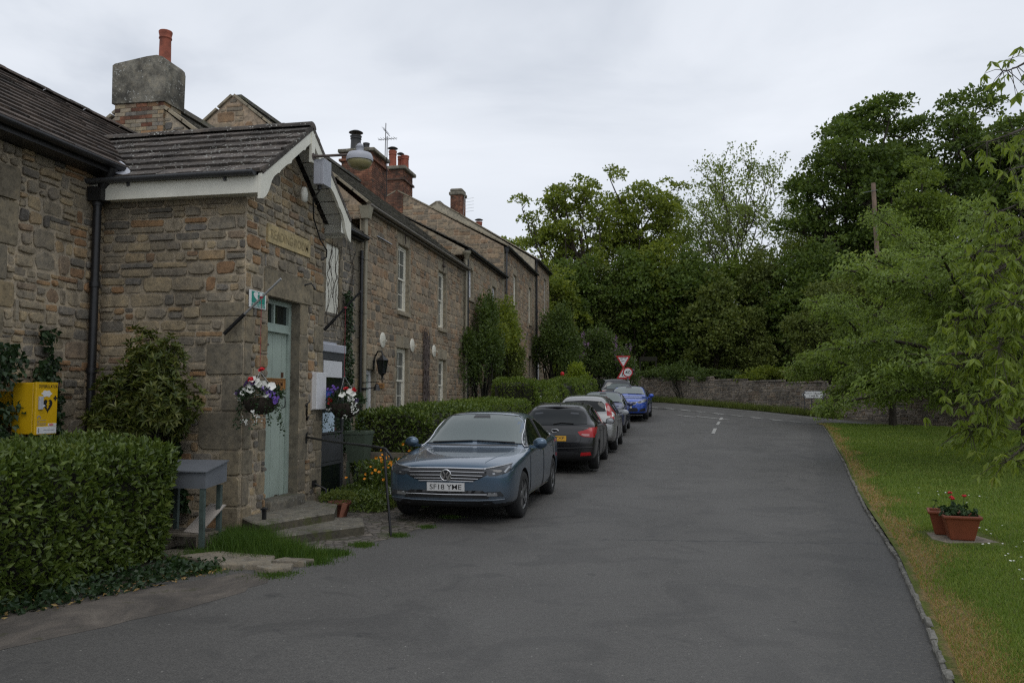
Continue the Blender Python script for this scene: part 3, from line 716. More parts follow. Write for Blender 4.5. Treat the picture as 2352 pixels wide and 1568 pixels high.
rjb = [(1.57, .35, 1.80, .8, .012), (1.57, .8, 1.86, 1.25, .012), (1.57, 1.25, 1.78, 1.7, .012), (1.57, 2.2, 1.83, 2.6, .012), (1.57, 2.6, 1.8, 3.05, .012), (.36, .45, .6, .72, .012), (.4, 1.0, .6, 1.28, .012), (.38, 1.6, .6, 1.95, .012), (.42, 2.3, .6, 2.66, .012)]
wl.face((FX, SY, 0), (0, 1, 0), (1, 0, 0), 2.35, 5.4, [(.6, .30, 1.57, 3.05)], ql + qr + rjb + [(.47, 3.05, 1.92, 3.43, .022), (.5, 3.75, 1.81, 4.02, -.03)], (.10, .21), (.10, .30), (.006, .034), top=gtop, split=.5, jit=.55, reveal=.2, gap=.005)
# far side wall of the porch, plain
wl.quad((FX, PY, 0), (HX, PY, 0), (HX, PY, 4.4), (FX, PY, 4.4), 0)
wl.out('porch_wall', [M['mortar'], M['rubble'], M['dressed']], hall)
# name plaque
g = G(); g.box((FX-.03, SY+.51, 3.76), (FX+.032, SY+1.80, 4.01)); pq = g.out('name_plaque', M['plaque'], hall)
text('plaque_lettering', 'READING ROOM', M['carve'], (FX+.033, SY+1.155, 3.885), (0, 1, 0), (0, 0, 1), 1.14, .125, pq, .002)
# door set
dx = FX-.16
g = G(); g.box((dx-.05, SY+.60, .30), (dx+.02, SY+.66, 3.05)); g.box((dx-.05, SY+1.49, .30), (dx+.02, SY+1.57, 3.05)); g.box((dx-.05, SY+.66, 2.985), (dx+.02, SY+1.49, 3.05)); g.box((dx-.05, SY+.66, 2.62), (dx+.03, SY+1.49, 2.72)); g.box((dx-.04, SY+1.045, 2.72), (dx+.015, SY+1.085, 2.985))
g.bar((dx+.035, SY+.66, 2.615), (dx+.035, SY+1.47, 2.615), .045, .03)
fr = g.out('door_frame', M['door_frame'], hall)
g = G(); g.box((dx-.03, SY+.66, 2.72), (dx-.022, SY+1.49, 2.985)); g.out('fanlight', M['pane_dark'], fr)
g = G(); k = 6
for i in range(k):
    a = SY+.665 + i*.137; g.box((dx-.045, a, .335 + .012*math.sin(i*2)), (dx-.012 + .002*(i % 2), a+.134, 2.612))
dr = g.out('door', M['door'], hall)
for z in (.72, 2.42): g = G(); g.add([(dx-.008, SY+.66, z-.03), (dx-.008, SY+.66, z+.03), (dx-.008, SY+.95, z+.012), (dx-.008, SY+.95, z-.012), (dx+.004, SY+.66, z-.03), (dx+.004, SY+.66, z+.03), (dx+.004, SY+.95, z+.012), (dx+.004, SY+.95, z-.012)], [(0,1,2,3),(7,6,5,4),(0,4,5,1),(1,5,6,2),(2,6,7,3),(3,7,4,0)]); g.out('hinge', M['rust'], dr)
g = G(); g.tube([(dx-.01, SY+1.38, 1.55), (dx+.04, SY+1.38, 1.56), (dx+.045, SY+1.38, 1.63), (dx+.04, SY+1.38, 1.70), (dx-.01, SY+1.38, 1.71)], .009, 6); g.out('handle', M['black'], dr)
g = G(); g.box((dx-.012, SY+1.345, 1.98), (dx+.012, SY+1.375, 2.05)); g.out('lock', M['oaktext'], dr)
g = G(); g.box((dx-.012, SY+.67, 1.80), (dx+.008, SY+1.43, 1.965)); sg = g.out('door_sign', M['oak'], dr)
g = G(); bx = dx+.009
for a, b in (((bx, SY+.67, 1.957), (bx, SY+1.43, 1.957)), ((bx, SY+.67, 1.808), (bx, SY+1.43, 1.808)), ((bx, SY+1.422, 1.80), (bx, SY+1.422, 1.965))): g.bar(a, b, .016, .02, (1, 0, 0))
g.v = [(x, y, z) for x, y, z in g.v]; me_ = g.out('sign_border', M['oak'], dr)
text('sign_lettering', 'READING ROOM', M['oaktext'], (dx+.008, SY+1.05, 1.885), (0, 1, 0), (0, 0, 1), .62, .07, dr, .003)
# porch roof
sl = Vector((0, 1.425, 1.03)); RL = sl.length; sl.normalize(); X0R = -8.9; XF = -4.87; EZ = 4.47
def plim(v):
    z = EZ + v*sl.z; return (max(0, (-6.97-(z-4.66)/.696) - .22 - X0R), XF - X0R)
g = G()
tiles(g, (X0R, 9.02, EZ), (1, 0, 0), sl, (0, -sl.z, sl.y), 0, 7, RL/7, .31, 5, .027, plim, .014)
s2 = Vector((0, -sl.y, sl.z))
tiles(g, (XF, 11.87, EZ), (-1, 0, 0), s2, (0, sl.z, sl.y), 2.6, 7, RL/7, .31, 6, .027, None, .014)
for i in range(9):                                                       # ridge tiles
    a = XF - i*.42; k = 8; vs = []
    for x in (a, a-.422):
        for j in range(k+1):
            q = math.pi*j/k; vs.append((x, AY + .115*math.cos(q), EZ + 1.03 + .005 + .085*math.sin(q) + (.006 if i % 2 else 0)))
    g.add(vs, [(j, j+1, k+2+j, k+1+j) for j in range(k)], 0, True); g.add(vs[:k+1], [list(range(k+1))], 0)
for s_, y0 in ((1, 9.02), (-1, 11.87)):                                  # mortared verge
    g.bar((XF-.02, y0, EZ+.005), (XF-.02, AY, EZ+1.035), .06, .055, (0, 0, 1))
g.out('porch_roof', M['tile'], hall)
# lead at the valley foot
g = G(); g.add([(-7.0, 8.98, 4.57), (-6.72, 9.03, 4.53), (-6.78, 9.14, 4.62), (-7.0, 9.30, 4.78), (-7.16, 9.36, 4.88), (-7.2, 9.25, 4.84)], [(0, 1, 2, 3, 4, 5)]); g.out('lead_flashing', M['grey_pvc'], hall)
# bargeboards
dep = [(t_, max(d_, .165)+.02) for t_, d_ in [(0, .285), (.03, .31), (.075, .325), (.12, .315), (.155, .27), (.19, .20), (.23, .145), (.27, .135), (.30, .155), (.335, .185), (.355, .15), (.40, .135), (.47, .15), (.53, .185), (.555, .20), (.575, .165), (.64, .14), (.72, .14), (.80, .165), (.84, .19), (.86, .165), (.92, .155), (1, .17)]]
for s_ in (1, -1):
    y0 = 9.0 if s_ > 0 else 11.89; up_ = [(9.0 + (AY-9.0)*t if s_ > 0 else 11.89 - (11.89-AY)*t, 4.445 + 1.045*t) for t in (0, 1)]
    lo = []
    for t in np.linspace(0, 1, 64):
        d = float(np.interp(t, [a for a, b in dep], [b for a, b in dep])); y = up_[0][0] + (up_[1][0]-up_[0][0])*t; lo.append((y, 4.445 + 1.045*t - d*1.0))
    outl = [up_[1], up_[0]] + lo if s_ > 0 else [up_[0], up_[1]] + lo[::-1]
    if s_ > 0: outl = outl
    g = G(); O = Vector((XF-.045, 0, 0)); n = len(outl)
    fA = [(XF, y, z) for y, z in outl]; fB = [(XF-.04, y, z) for y, z in outl]
    e2 = [Vector((y, z)) for y, z in outl]; res = delaunay_2d_cdt(e2, [(i, (i+1) % n) for i in range(n)], [], 1, 1e-6)
    pv = [(p.x, p.y) for p in res[0]]
    g.add([(XF, y, z) for y, z in pv], [list(f) for f in res[2]]); g.add([(XF-.04, y, z) for y, z in pv], [list(f)[::-1] for f in res[2]])
    g.add(fA + fB, [(i, (i+1) % n, (i+1) % n + n, i+n) for i in range(n)])
    g.out('bargeboard', M['white'], hall)
g = G(); g.box((XF-.03, AY-.05, 5.0), (XF+.012, AY+.05, 5.42)); g.out('finial_board', M['white'], hall)
g = G()                                                                   # boarded soffit under the overhang
for s_, y0 in ((1, 9.02), (-1, 11.87)):
    for k in range(7):
        a, b = k/7+.004, (k+1)/7-.004
        p = lambda t, x: (x, y0 + (AY-y0)*t, 4.40 + 1.03*t)
        g.add([p(a, FX-.02), p(a, XF-.04), p(b, XF-.04), p(b, FX-.02)], [(0, 1, 2, 3)])
g.add([(HX, 9.04, 4.24), (XF-.04, 9.04, 4.24), (XF-.04, SY+.02, 4.24), (HX, SY+.02, 4.24)], [(0, 1, 2, 3)])
g.add([(HX, 11.85, 4.24), (XF-.04, 11.85, 4.24), (XF-.04, PY-.02, 4.24), (HX, PY-.02, 4.24)], [(0, 1, 2, 3)])
g.add([(XF-.045, 11.85, 4.24), (XF-.045, PY-.02, 4.24), (XF-.045, PY-.02, 4.6), (XF-.045, 11.85, 4.45)], [(0, 1, 2, 3)])
g.out('soffit', M['soffit'], hall)
g = G(); g.box((HX, 9.005, 4.215), (XF-.041, 9.04, 4.43)); g.out('fascia', M['white'], hall); g = G(); g.box((HX, 11.85, 4.215), (XF-.041, 11.885, 4.43)); g.out('fascia', M['white'], hall)
g = G(); gutter(g, [(HX-.12, 8.945, 4.475), (XF-.06, 8.945, 4.475)], .058)
for x in (-6.7, -5.35): g.box((x-.015, 8.98, 4.38), (x+.015, 9.004, 4.44))
g.out('porch_gutter', M['grey_dark'], hall)
# hall roof, gutter and downpipe
hs = Vector((-2.5, 0, 1.74)); HL = hs.length; hs.normalize()
g = G(); tiles(g, (-6.93, 1.0, 4.67), (0, 1, 0), hs, (hs.z, 0, -hs.x), 12.2, 13, HL/13, .28, 8, .025, None, .011)
g.add([(-9.43, 1, 6.42), (-9.43, 13.2, 6.42), (-12, 13.2, 4.6), (-12, 1, 4.6)], [(0, 1, 2, 3)])
for i in range(28):
    a = 1 + i*.44; k = 6; vs = []
    for y in (a, a+.442):
        for j in range(k+1): q = math.pi*j/k; vs.append((-9.43 + .11*math.cos(q), y, 6.42 + .075*math.sin(q) + (.006 if i % 2 else 0)))
    g.add(vs, [(j+1, j, k+1+j, k+2+j) for j in range(k)], 0, True)
g.out('hall_roof', M['tile_hall'], hall)
g = G(); gutter(g, [(-6.87, 1, 4.66), (-6.87, 9.1, 4.66)], .06); g.box((-7.24, 1, 4.55), (-6.93, 9.2, 4.62)); g.out('hall_gutter', M['black'], hall)
g = G(); px, py = -7.15, 9.02
g.tube([(-6.9, 8.96, 4.62), (-6.95, 8.97, 4.5), (px, py, 4.32), (px, py, 4.2), (px, py, .05)], .052, 10)
for z in (4.15, 3.1, 2.0, .95): g.lathe([(.066, 0), (.068, .03), (.066, .07)], (px, py, z), 10)
g.box((-7.22, 8.92, 4.20), (-7.03, 9.11, 4.38)); g.out('downpipe', M['black'], hall)

# ------------------------------------------------------------------ fittings on and round the porch
g = G()
def slabbox(g, pts, z0, z1, r=.012, mi=0):
    n = len(pts); cx = sum(p[0] for p in pts)/n; cy = sum(p[1] for p in pts)/n
    ins = [(x+(cx-x)*.03, y+(cy-y)*.03) for x, y in pts]
    g.add([(x, y, z0) for x, y in pts] + [(x, y, z1-r) for x, y in pts] + [(x, y, z1) for x, y in ins],
          [(n+i, n+(i+1) % n, 2*n+(i+1) % n, 2*n+i) for i in range(n)] + [list(range(2*n, 3*n))])
    g.add([(x, y, z0) for x, y in pts] + [(x, y, z1-r) for x, y in pts], [(i, (i+1) % n, n+(i+1) % n, n+i) for i in range(n)], mi)
st = thing('stone_steps', 'worn stone doorstep and two broad steps below the sage green door', 'steps', (-4.7, 9.9, 0))
g = G(); slabbox(g, [(-5.36, 9.87), (-5.10, 9.86), (-5.03, 9.95), (-5.02, 10.7), (-5.08, 10.84), (-5.36, 10.84)], .05, .335, .02); g.out('threshold', M['step'], st)
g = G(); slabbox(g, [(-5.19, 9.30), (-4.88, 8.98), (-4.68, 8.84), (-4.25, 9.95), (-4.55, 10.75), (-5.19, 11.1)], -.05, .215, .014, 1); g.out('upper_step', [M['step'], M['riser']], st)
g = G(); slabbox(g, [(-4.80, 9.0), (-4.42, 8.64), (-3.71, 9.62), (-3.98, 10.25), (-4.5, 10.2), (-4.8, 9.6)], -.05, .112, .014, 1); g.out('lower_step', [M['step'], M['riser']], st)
g = G(); g.box((-4.86, 9.18, .2), (-4.82, 9.22, .33)); g.box((-4.875, 9.165, .33), (-4.805, 9.235, .355), bev=.006); tag(g.out('boot_scraper', M['black']), 'short black iron boot scraper post standing on the upper porch step', 'boot scraper')
g = G(); g.tube([(-5.16, 11.33, .42), (-5.02, 11.33, .36), (-4.98, 11.33, .34), (-4.97, 11.33, .21)], .014, 6); g.box((-5.19, 11.28, .37), (-5.15, 11.38, .47)); tag(g.out('pipe_outlet', M['black']), 'small bent black pipe leaving the wall low beside the porch steps', 'pipe')
hr = thing('handrail', 'thin black iron handrail from porch wall to a leaning post by the lane', 'handrail', (-3.35, 9.55, 0))
g = G(); g.tube([(FX, 11.08, 1.12), (-4.6, 10.58, 1.09), (-3.62, 9.75, 1.075), (-3.44, 9.60, 1.06), (-3.37, 9.56, 1.0), (-3.345, 9.60, .93)], .016, 8); g.out('rail', M['black'], hr)
g = G(); g.tube([(-3.47, 9.63, 1.065), (-3.40, 9.58, .5), (-3.335, 9.545, -.02)], .017, 8); g.out('post', M['black'], hr)
g = G(); g.box((FX-.01, 11.05, 1.03), (FX+.015, 11.12, 1.21)); g.out('wall_bracket', M['black'], hr)
# notice box on the right of the door
nb = thing('notice_board', 'blank white painted board fixed edge-on to the porch wall right of the door', 'notice board', (FX, 11.4, 1.8))
g = G(); g.box((FX+.005, 11.22, 1.52), (FX+.10, 11.56, 2.07), bev=.006); g.out('board', M['white_p'], nb)
g = G(); g.box((FX, 11.205, 1.51), (FX+.03, 11.575, 2.08)); g.out('backing', M['wrap'], nb)
g = G(); g.tube([(FX+.03, 11.05, 1.62), (FX+.03, 11.05, 1.36), (FX+.03, 11.12, 1.42)], .012, 6); g.tube([(FX+.03, 11.0, 1.58), (FX+.03, 11.14, 1.64)], .01, 6); tag(g.out('iron_hook', M['black']), 'rusty black iron hook on porch wall just left of the white board', 'hook')
g = G(); g.tube([(FX-.02, 10.9, 3.32), (FX+.12, 10.93, 3.36), (FX+.16, 11.0, 3.27)], .012, 6); g.sphere((FX+.02, 10.9, 3.33), .025, 8, 6); tag(g.out('lintel_hook', M['black']), 'small iron hook driven into the door lintel under the plaque', 'hook')
# defibrillator sign on the corner
ds = thing('defibrillator_sign', 'square green and white defibrillator sign with a heart, on the porch corner', 'sign', (FX, 9.5, 2.95))
sx = FX+.05; ya, yb, za, zb = 9.30, 9.72, 2.84, 3.06
g = G(); g.box((sx-.012, ya, za), (sx, yb, zb)); g.out('plate', M['signwhite'], ds)
g = G(); g.box((sx-.002, ya+.045, za+.085*.7), (sx+.003, yb-.035, zb-.012)); g.box((sx-.002, ya+.045, za+.012), (sx+.003, yb-.035, za+.052)); g.out('green_field', M['signgreen'], ds)
def heart(w_, h_, n=40):
    o = []
    for i in range(n):
        t = 2*math.pi*i/n; x = 16*math.sin(t)**3; y = 13*math.cos(t)-5*math.cos(2*t)-2*math.cos(3*t)-math.cos(4*t)
        o.append((x/32*w_, (y+2.5)/29*h_))
    return o[::-1]
bolt = [(.25, 1), (.62, 1), (.45, .62), (.7, .62), (.35, .22), (.52, .22), (.18, -.2), (.26, .12), (.1, .12), (.3, .48), (.08, .48)]
g = G(); hc = ((ya+yb)/2+.005, (za+zb)/2+.028)
g.prism(heart(.25, .135), (sx+.003, hc[0], hc[1]), (0, 1, 0), (0, 0, 1), (1, 0, 0), .002); g.out('heart', M['signwhite'], ds)
g = G(); g.prism([(hc[0]-.045+a*.13, hc[1]-.02+b*.06) for a, b in bolt][::-1], (sx+.005, 0, 0), (0, 1, 0), (0, 0, 1), (1, 0, 0), .002); g.out('bolt', M['signgreen'], ds)
text('sign_lettering', 'Defibrillator', M['signwhite'], (sx+.003, (ya+yb)/2+.005, za+.032), (0, 1, 0), (0, 0, 1), .29, .03, ds, .002)
# hanging basket poles (angled from the porch corners)
def basket_pole(lab, a, b, sleeve, tie, slv=True):
    a, b = Vector(a), Vector(b); t = thing('basket_pole', lab, 'pole', a, 'angled poles carrying the flower baskets')
    g = G(); g.tube([a, b], [.017, .015], 8); g.out('pole', M['silver'] if slv else M['black'], t)
    g = G(); g.tube([a, a+(b-a)*sleeve], .024, 8); g.out('socket', M['black'], t)
    p = a+(b-a)*tie; g = G(); g.lathe([(.024, -.012), (.026, .012)], p, 8); g.out('cord_knot', M['cord'], t)
    return p
tie1 = basket_pole('pale metal basket pole with black socket crossing the defibrillator sign', (-5.42, 9.18, 2.49), (-4.66, 9.16, 3.16), .36, .66)
tie2 = basket_pole('black basket pole angled out from the far corner of the porch', (-5.2, 11.68, 2.74), (-4.62, 11.70, 3.33), .3, .58, False)
# street lamp bracketed from the gable
lp = thing('wall_lamp', 'old street lamp with white metal hood on a bracket from the gable peak', 'lamp', (XF, AY, 5.08))
g = G(); g.tube([(XF-.02, AY, 5.09), (-4.3, AY, 5.085)], .02, 8); g.lathe([(.05, 0), (.05, .02)], (XF, AY, 5.09), 10, 0, 'x'); g.out('bracket_arm', M['rust'], lp)
cxl, czl = -4.165, 5.02
g = G(); g.lathe([(.182, -.035), (.188, 0), (.175, .04), (.16, .07), (.10, .085), (.0, .085)], (cxl, AY, czl), 24); g.out('hood', M['grey_pvc'], lp)
g = G(); g.lathe([(.165, -.02), (.168, -.045), (.14, -.10), (.09, -.13), (.0, -.14)], (cxl, AY, czl-.012), 24, cap=False); g.out('bowl', plain('yellowed_lamp_bowl', (.26, .23, .11), .3), lp)
g = G(); g.lathe([(.052, .095), (.052, .16), (.06, .165), (.035, .205), (.0, .225)], (cxl, AY, czl), 12); g.out('photocell', M['grey_pvc'], lp)
gb = thing('junction_box', 'grey plastic electric box on the white bargeboard below the gable peak', 'electric box', (XF, 10.55, 4.9))
g = G(); g.box((XF+.004, 10.47, 4.70), (XF+.15, 10.72, 5.06), bev=.012); g.out('case', M['grey_pvc'], gb)
g = G(); g.box((XF+.12, 10.462, 4.692), (XF+.165, 10.728, 5.068), bev=.008); g.out('lid', M['grey_pvc'], gb)
g = G(); g.tube([(XF+.06, 10.56, 4.70), (XF+.05, 10.57, 4.62), (XF-.1, 10.7, 4.55), (FX+.06, 11.1, 4.36), (FX+.04, 11.38, 4.1), (FX+.1, 11.5, 3.95), (FX+.06, 11.58, 3.86), (FX+.02, 11.5, 3.8)], .011, 6); g.lathe([(.03, -.06), (.03, 0)], (XF+.06, 10.56, 4.70), 8); g.out('cable', M['black'], gb)
# white cone float hanging on the wall behind the bargeboard (lamp cover)
g = G(); g.lathe([(.0, -.02), (.045, 0), (.055, .10), (.04, .18), (.025, .2)], (FX+.14, 10.60, 4.50), 12); tag(g.out('security_light', M['soffit']), 'dull white cone shaped light under the porch gable peak', 'light')

# ------------------------------------------------------------------ yellow defibrillator cabinet on the hall wall
df = thing('defibrillator_cabinet', 'bright yellow defibrillator cabinet on the hall wall above the clipped hedge', 'cabinet', (-7.0, 7.8, 1.3))
fx = -6.72; y0, y1, z0, z1 = 7.63, 7.95, 1.29, 1.865
g = G(); g.box((-7.02, y0+.005, z0+.005), (fx-.035, y1-.005, z1-.005), bev=.012); g.box((-7.24, y0+.06, z0+.1), (-7.02, y1-.06, z1-.1)); g.out('case', M['yellow'], df)
g = G(); g.box((fx-.03, y0, z0), (fx, y1, z1), bev=.006); g.out('cabinet_door', M['yellow'], df)
U3, V3 = (0, 1, 0), (0, 0, 1); e = .002
text('cabinet_lettering', 'DEFIBRILLATOR', M['ink'], (fx, y0+.175, z1-.045), U3, V3, .27, .035, df, e)
g = G(); cc = [(y0+.155+.07*math.cos(t)*(1+.12*math.cos(6*t)), z1-.125+.035*math.sin(t)*(1+.2*math.cos(6*t))) for t in np.linspace(0, 2*math.pi, 36)[:-1]]
g.prism(cc, (fx, 0, 0), U3, V3, (1, 0, 0), .003); g.out('cloud_badge', M['white_p'], df)
g = G(); g.box((fx, y0+.035, z1-.30), (fx+.025, y0+.09, z1-.155), bev=.006); g.tube([(fx+.02, y0+.09, z1-.27), (fx+.03, y0+.10, z1-.25)], .012, 6); g.out('keypad_lock', M['grey_pvc'], df)
g = G(); g.prism([(y0+.175+a, z1-.265+b) for a, b in heart(.13, .15)], (fx, 0, 0), U3, V3, (1, 0, 0), .003)
g.box((fx, y0+.255, z1-.183), (fx+.003, y0+.31, z1-.166)); g.box((fx+.0005, y0+.273, z1-.203), (fx+.0035, y0+.291, z1-.148)); g.out('heart_symbol', M['ink'], df)
g = G(); g.prism([(y0+.145+a*.085, z1-.285+b*.075) for a, b in bolt][::-1], (fx+.003, 0, 0), U3, V3, (1, 0, 0), .002); g.out('bolt_symbol', M['yellow'], df)
g = G()
g.prism([(y0+.055+.028*math.cos(t), z1-.395+.032*math.sin(t)) for t in np.linspace(0, math.pi, 12)] + [(y0+.055+.016*math.cos(t), z1-.395+.02*math.sin(t)) for t in np.linspace(math.pi, 0, 12)], (fx, 0, 0), U3, V3, (1, 0, 0), .002)
for k, (a, b) in enumerate([(.03, .16), (.03, .06), (.03, .16), (.03, .16)]): g.box((fx, y0+a, z0+.155-k*.016), (fx+.002, y0+b, z0+.161-k*.016))
g.out('small_print', M['ink_grey'], df)
g = G(); g.box((fx, y0+.03, z0+.012), (fx+.003, y1-.008, z0+.09)); g.box((fx, y0+.19, z0+.095), (fx+.003, y1-.008, z0+.122)); g.out('white_label', M['white_p'], df)
g = G(); g.box((fx+.003, y0+.205, z0+.101), (fx+.005, y0+.265, z0+.115)); g.out('red_mark', M['red_ink'], df)
g = G(); g.box((fx+.003, y0+.12, z0+.05), (fx+.005, y1-.03, z0+.054)); g.box((fx+.003, y0+.045, z0+.025), (fx+.005, y0+.058, z0+.075)); g.out('label_print', M['ink_grey'], df)

# ------------------------------------------------------------------ grey slope-lidded bin on timber legs
bs = thing('salt_bin', 'grey metal box with a sloping lid on tall timber legs beside the porch corner', 'salt bin', (-5.2, 8.4, 0))
bx0, bx1, by0, by1 = -5.64, -5.0, 8.16, 8.60; zo = -.025
g = G(); g.add([(bx0, by0, .72+zo), (bx1, by0, .72+zo), (bx1, by1, .76+zo), (bx0, by1, .76+zo), (bx0, by0, .90+zo), (bx1, by0, .90+zo), (bx1, by1, .985+zo), (bx0, by1, .985+zo)], [(3,2,1,0),(4,5,6,7),(0,1,5,4),(1,2,6,5),(2,3,7,6),(3,0,4,7)]); g.out('box', M['grey_metal'], bs)
g = G(); o = .025; g.add([(bx0-o, by0-o, .90+zo), (bx1+o, by0-o, .90+zo), (bx1+o, by1, .99+zo), (bx0-o, by1, .99+zo), (bx0-o, by0-o, .912+zo), (bx1+o, by0-o, .912+zo), (bx1+o, by1, 1.002+zo), (bx0-o, by1, 1.002+zo)], [(3,2,1,0),(4,5,6,7),(0,1,5,4),(1,2,6,5),(2,3,7,6),(3,0,4,7)]); g.sphere((bx0+.12, by0+.03, .93+zo), .012, 8, 6); g.out('lid', M['grey_metal'], bs)
for (x, y) in ((bx1-.07, by0+.005), (bx1-.08, by1-.08), (bx0+.02, by0+.005), (bx0+.02, by1-.08)):
    g = G(); g.box((x, y, 0), (x+.052, y+.045, .70)); g.out('leg', M['wood_green'], bs)
sl_ = thing('timber_pallet', 'dark slatted timber pallet on the ground under the grey box', 'pallet', (-5.3, 8.45, 0))
g = G()
for k in range(4): g.box((-5.66+.02, 8.22+k*.12, .16), (-4.98-.06, 8.30+k*.12, .185))
g.out('slats', M['wood_grey'], sl_)
for x in (-5.6, -5.12): g = G(); g.box((x, 8.2, 0.0), (x+.06, 8.66, .158)); g.out('bearer', M['wood_grey'], sl_)
g = G(); g.add([(-5.38, 8.36, .187), (-5.14, 8.30, .187), (-4.98, 8.55, .47), (-5.22, 8.62, .47), (-5.38, 8.39, .187), (-5.14, 8.33, .187), (-4.98, 8.58, .47), (-5.22, 8.65, .47)], [(0,1,2,3),(7,6,5,4),(0,4,5,1),(1,5,6,2),(2,6,7,3),(3,7,4,0)])
tag(g.out('loose_board', M['wrap']), 'pale loose board leaning on the pallet under the grey box', 'board')
for poly, z, lab in (([(-5.5, 8.0), (-5.40, 8.16), (-4.80, 8.18), (-4.76, 8.02), (-5.2, 7.9)], .03, 'brown paving slab in front of the timber legs'), ([(-5.02, 7.74), (-4.74, 8.02), (-4.02, 7.9), (-3.88, 7.5), (-4.35, 7.42)], .06, 'large pale paving slab lying in the grass edge'), ([(-3.97, 7.40), (-4.02, 7.56), (-3.68, 7.62), (-3.62, 7.44), (-3.8, 7.33)], .05, 'small grey broken slab nearest the lane'), ([(-3.98, 7.66), (-3.9, 7.86), (-3.56, 7.84), (-3.62, 7.68)], .055, 'small buff broken slab against the grass')):
    g = G(); slabbox(g, poly, -.03, z, .014); tag(g.out('paving_slab', M['slab']), lab, 'slab', 'loose paving slabs at the lane edge')

# ------------------------------------------------------------------ phone kiosk, green bin, bits behind
ki = thing('phone_kiosk', 'grey and black glazed telephone kiosk half hidden behind the porch', 'kiosk', (-5.75, 12.28, 0))
kx0, kx1, ky0, ky1 = -6.2, -5.30, 11.83, 12.73
g = G()
for x in (kx0, kx1-.05):
    for y in (ky0, ky1-.05): g.box((x, y, .02), (x+.05, y+.05, 2.30))
for z in (.02, .62, 1.12): 
    h = .05 if z != 1.12 else .03
    g.box((kx1-.045, ky0+.05, z), (kx1-.005, ky1-.05, z+h)); g.box((kx0+.05, ky0+.005, z), (kx1-.05, ky0+.045, z+h)); g.box((kx0+.05, ky1-.045, z), (kx1-.05, ky1-.005, z+h))
g.box((kx0, ky0, 2.30), (kx1, ky1, 2.42)); g.out('frame', M['grey_dark'], ki)
g = G(); g.box((kx0-.02, ky0-.02, 2.42), (kx1+.025, ky1+.02, 2.555), bev=.015); g.box((kx0+.1, ky0+.1, 2.555), (kx1-.1, ky1-.1, 2.60)); g.out('roof', M['grey_pvc'], ki)
g = G(); g.box((kx1-.004, ky0+.05, 2.02), (kx1+.012, ky1-.12, 2.285)); g.box((kx0+.05, ky1-.014, 2.04), (kx1-.05, ky1+.002, 2.285)); g.out('sign_panel', M['white_p'], ki)
g = G(); g.box((kx1-.03, ky0+.05, .67), (kx1-.022, ky1-.05, 2.02)); g.box((kx1-.03, ky0+.05, .07), (kx1-.022, ky1-.05, .62)); g.box((kx0+.05, ky1-.03, .07), (kx1-.05, ky1-.022, 2.02)); g.out('glazing', M['pane_dark'], ki)
g = G(); g.box((kx1-.02, ky0+.10, 1.12), (kx1-.012, ky0+.55, 1.46)); g.out('paper_notice', M['paper'], ki)
g = G(); g.box((kx1-.02, ky0+.05, 1.62), (kx1-.012, ky0+.50, 1.80)); g.out('blue_notice', M['clear'], ki)
g = G(); g.box((kx1-.035, ky0+.05, .68), (kx1-.004, ky1-.06, 1.10)); g.out('kick_panel', M['grey_dark'], ki)
gbn = thing('green_bin', 'dark green plastic bin tapering downwards beside the phone kiosk', 'bin', (-5.1, 13.2, 0))
def taper(g, x0, x1, y0, y1, z0, z1, t, wall=.02):
    cx, cy = (x0+x1)/2, (y0+y1)/2; q = lambda x, y, k: (cx+(x-cx)*k, cy+(y-cy)*k)
    ring = lambda z, k, ins=0: [(*q(x, y, k), z) for x, y in ((x0+ins, y0+ins), (x1-ins, y0+ins), (x1-ins, y1-ins), (x0+ins, y1-ins))]
    vs = ring(z0, t) + ring(z1-.05, 1-.0) + ring(z1-.05, 1.05) + ring(z1, 1.05) + ring(z1, 1, wall) + ring(z1-.06, 1, wall)
    fs = [(3, 2, 1, 0)]
    for k in range(5): fs += [(4*k+i, 4*k+(i+1) % 4, 4*k+4+(i+1) % 4, 4*k+4+i) for i in range(4)]
    fs.append((20, 21, 22, 23)); g.add(vs, fs)
g = G(); taper(g, -5.36, -4.98, 12.9, 13.3, .60, 1.13, .72); g.out('body', M['greenplastic'], gbn)
g = G()
for x in (-5.33, -5.05):
    for y in (12.95, 13.28): g.box((x, y, 0), (x+.05, y+.05, .62))
g.out('stand', M['greenplastic'], gbn)
g = G(); g.box((-5.3, 13.45, .42), (-3.9, 13.52, .74)); g.box((-5.3, 13.43, .0), (-5.22, 13.45, .74)); g.box((-4.0, 13.43, 0), (-3.92, 13.45, .74)); tag(g.out('timber_edging', M['wood_grey']), 'weathered timber board edging the bed of orange poppies', 'timber board')
g = G(); gb2 = [(-4.62, 12.5, 0, .17), ]
g.sphere((-4.42, 12.60, .13), .16, 14, 8, 0, (1.25, .9, .72)); g.sphere((-4.25, 12.52, .11), .12, 12, 8, 0, (1, 1, .8)); tag(g.out('plastic_bag', M['white_p']), 'crumpled white plastic bag on the cobbles by the blue saloon car', 'bag')
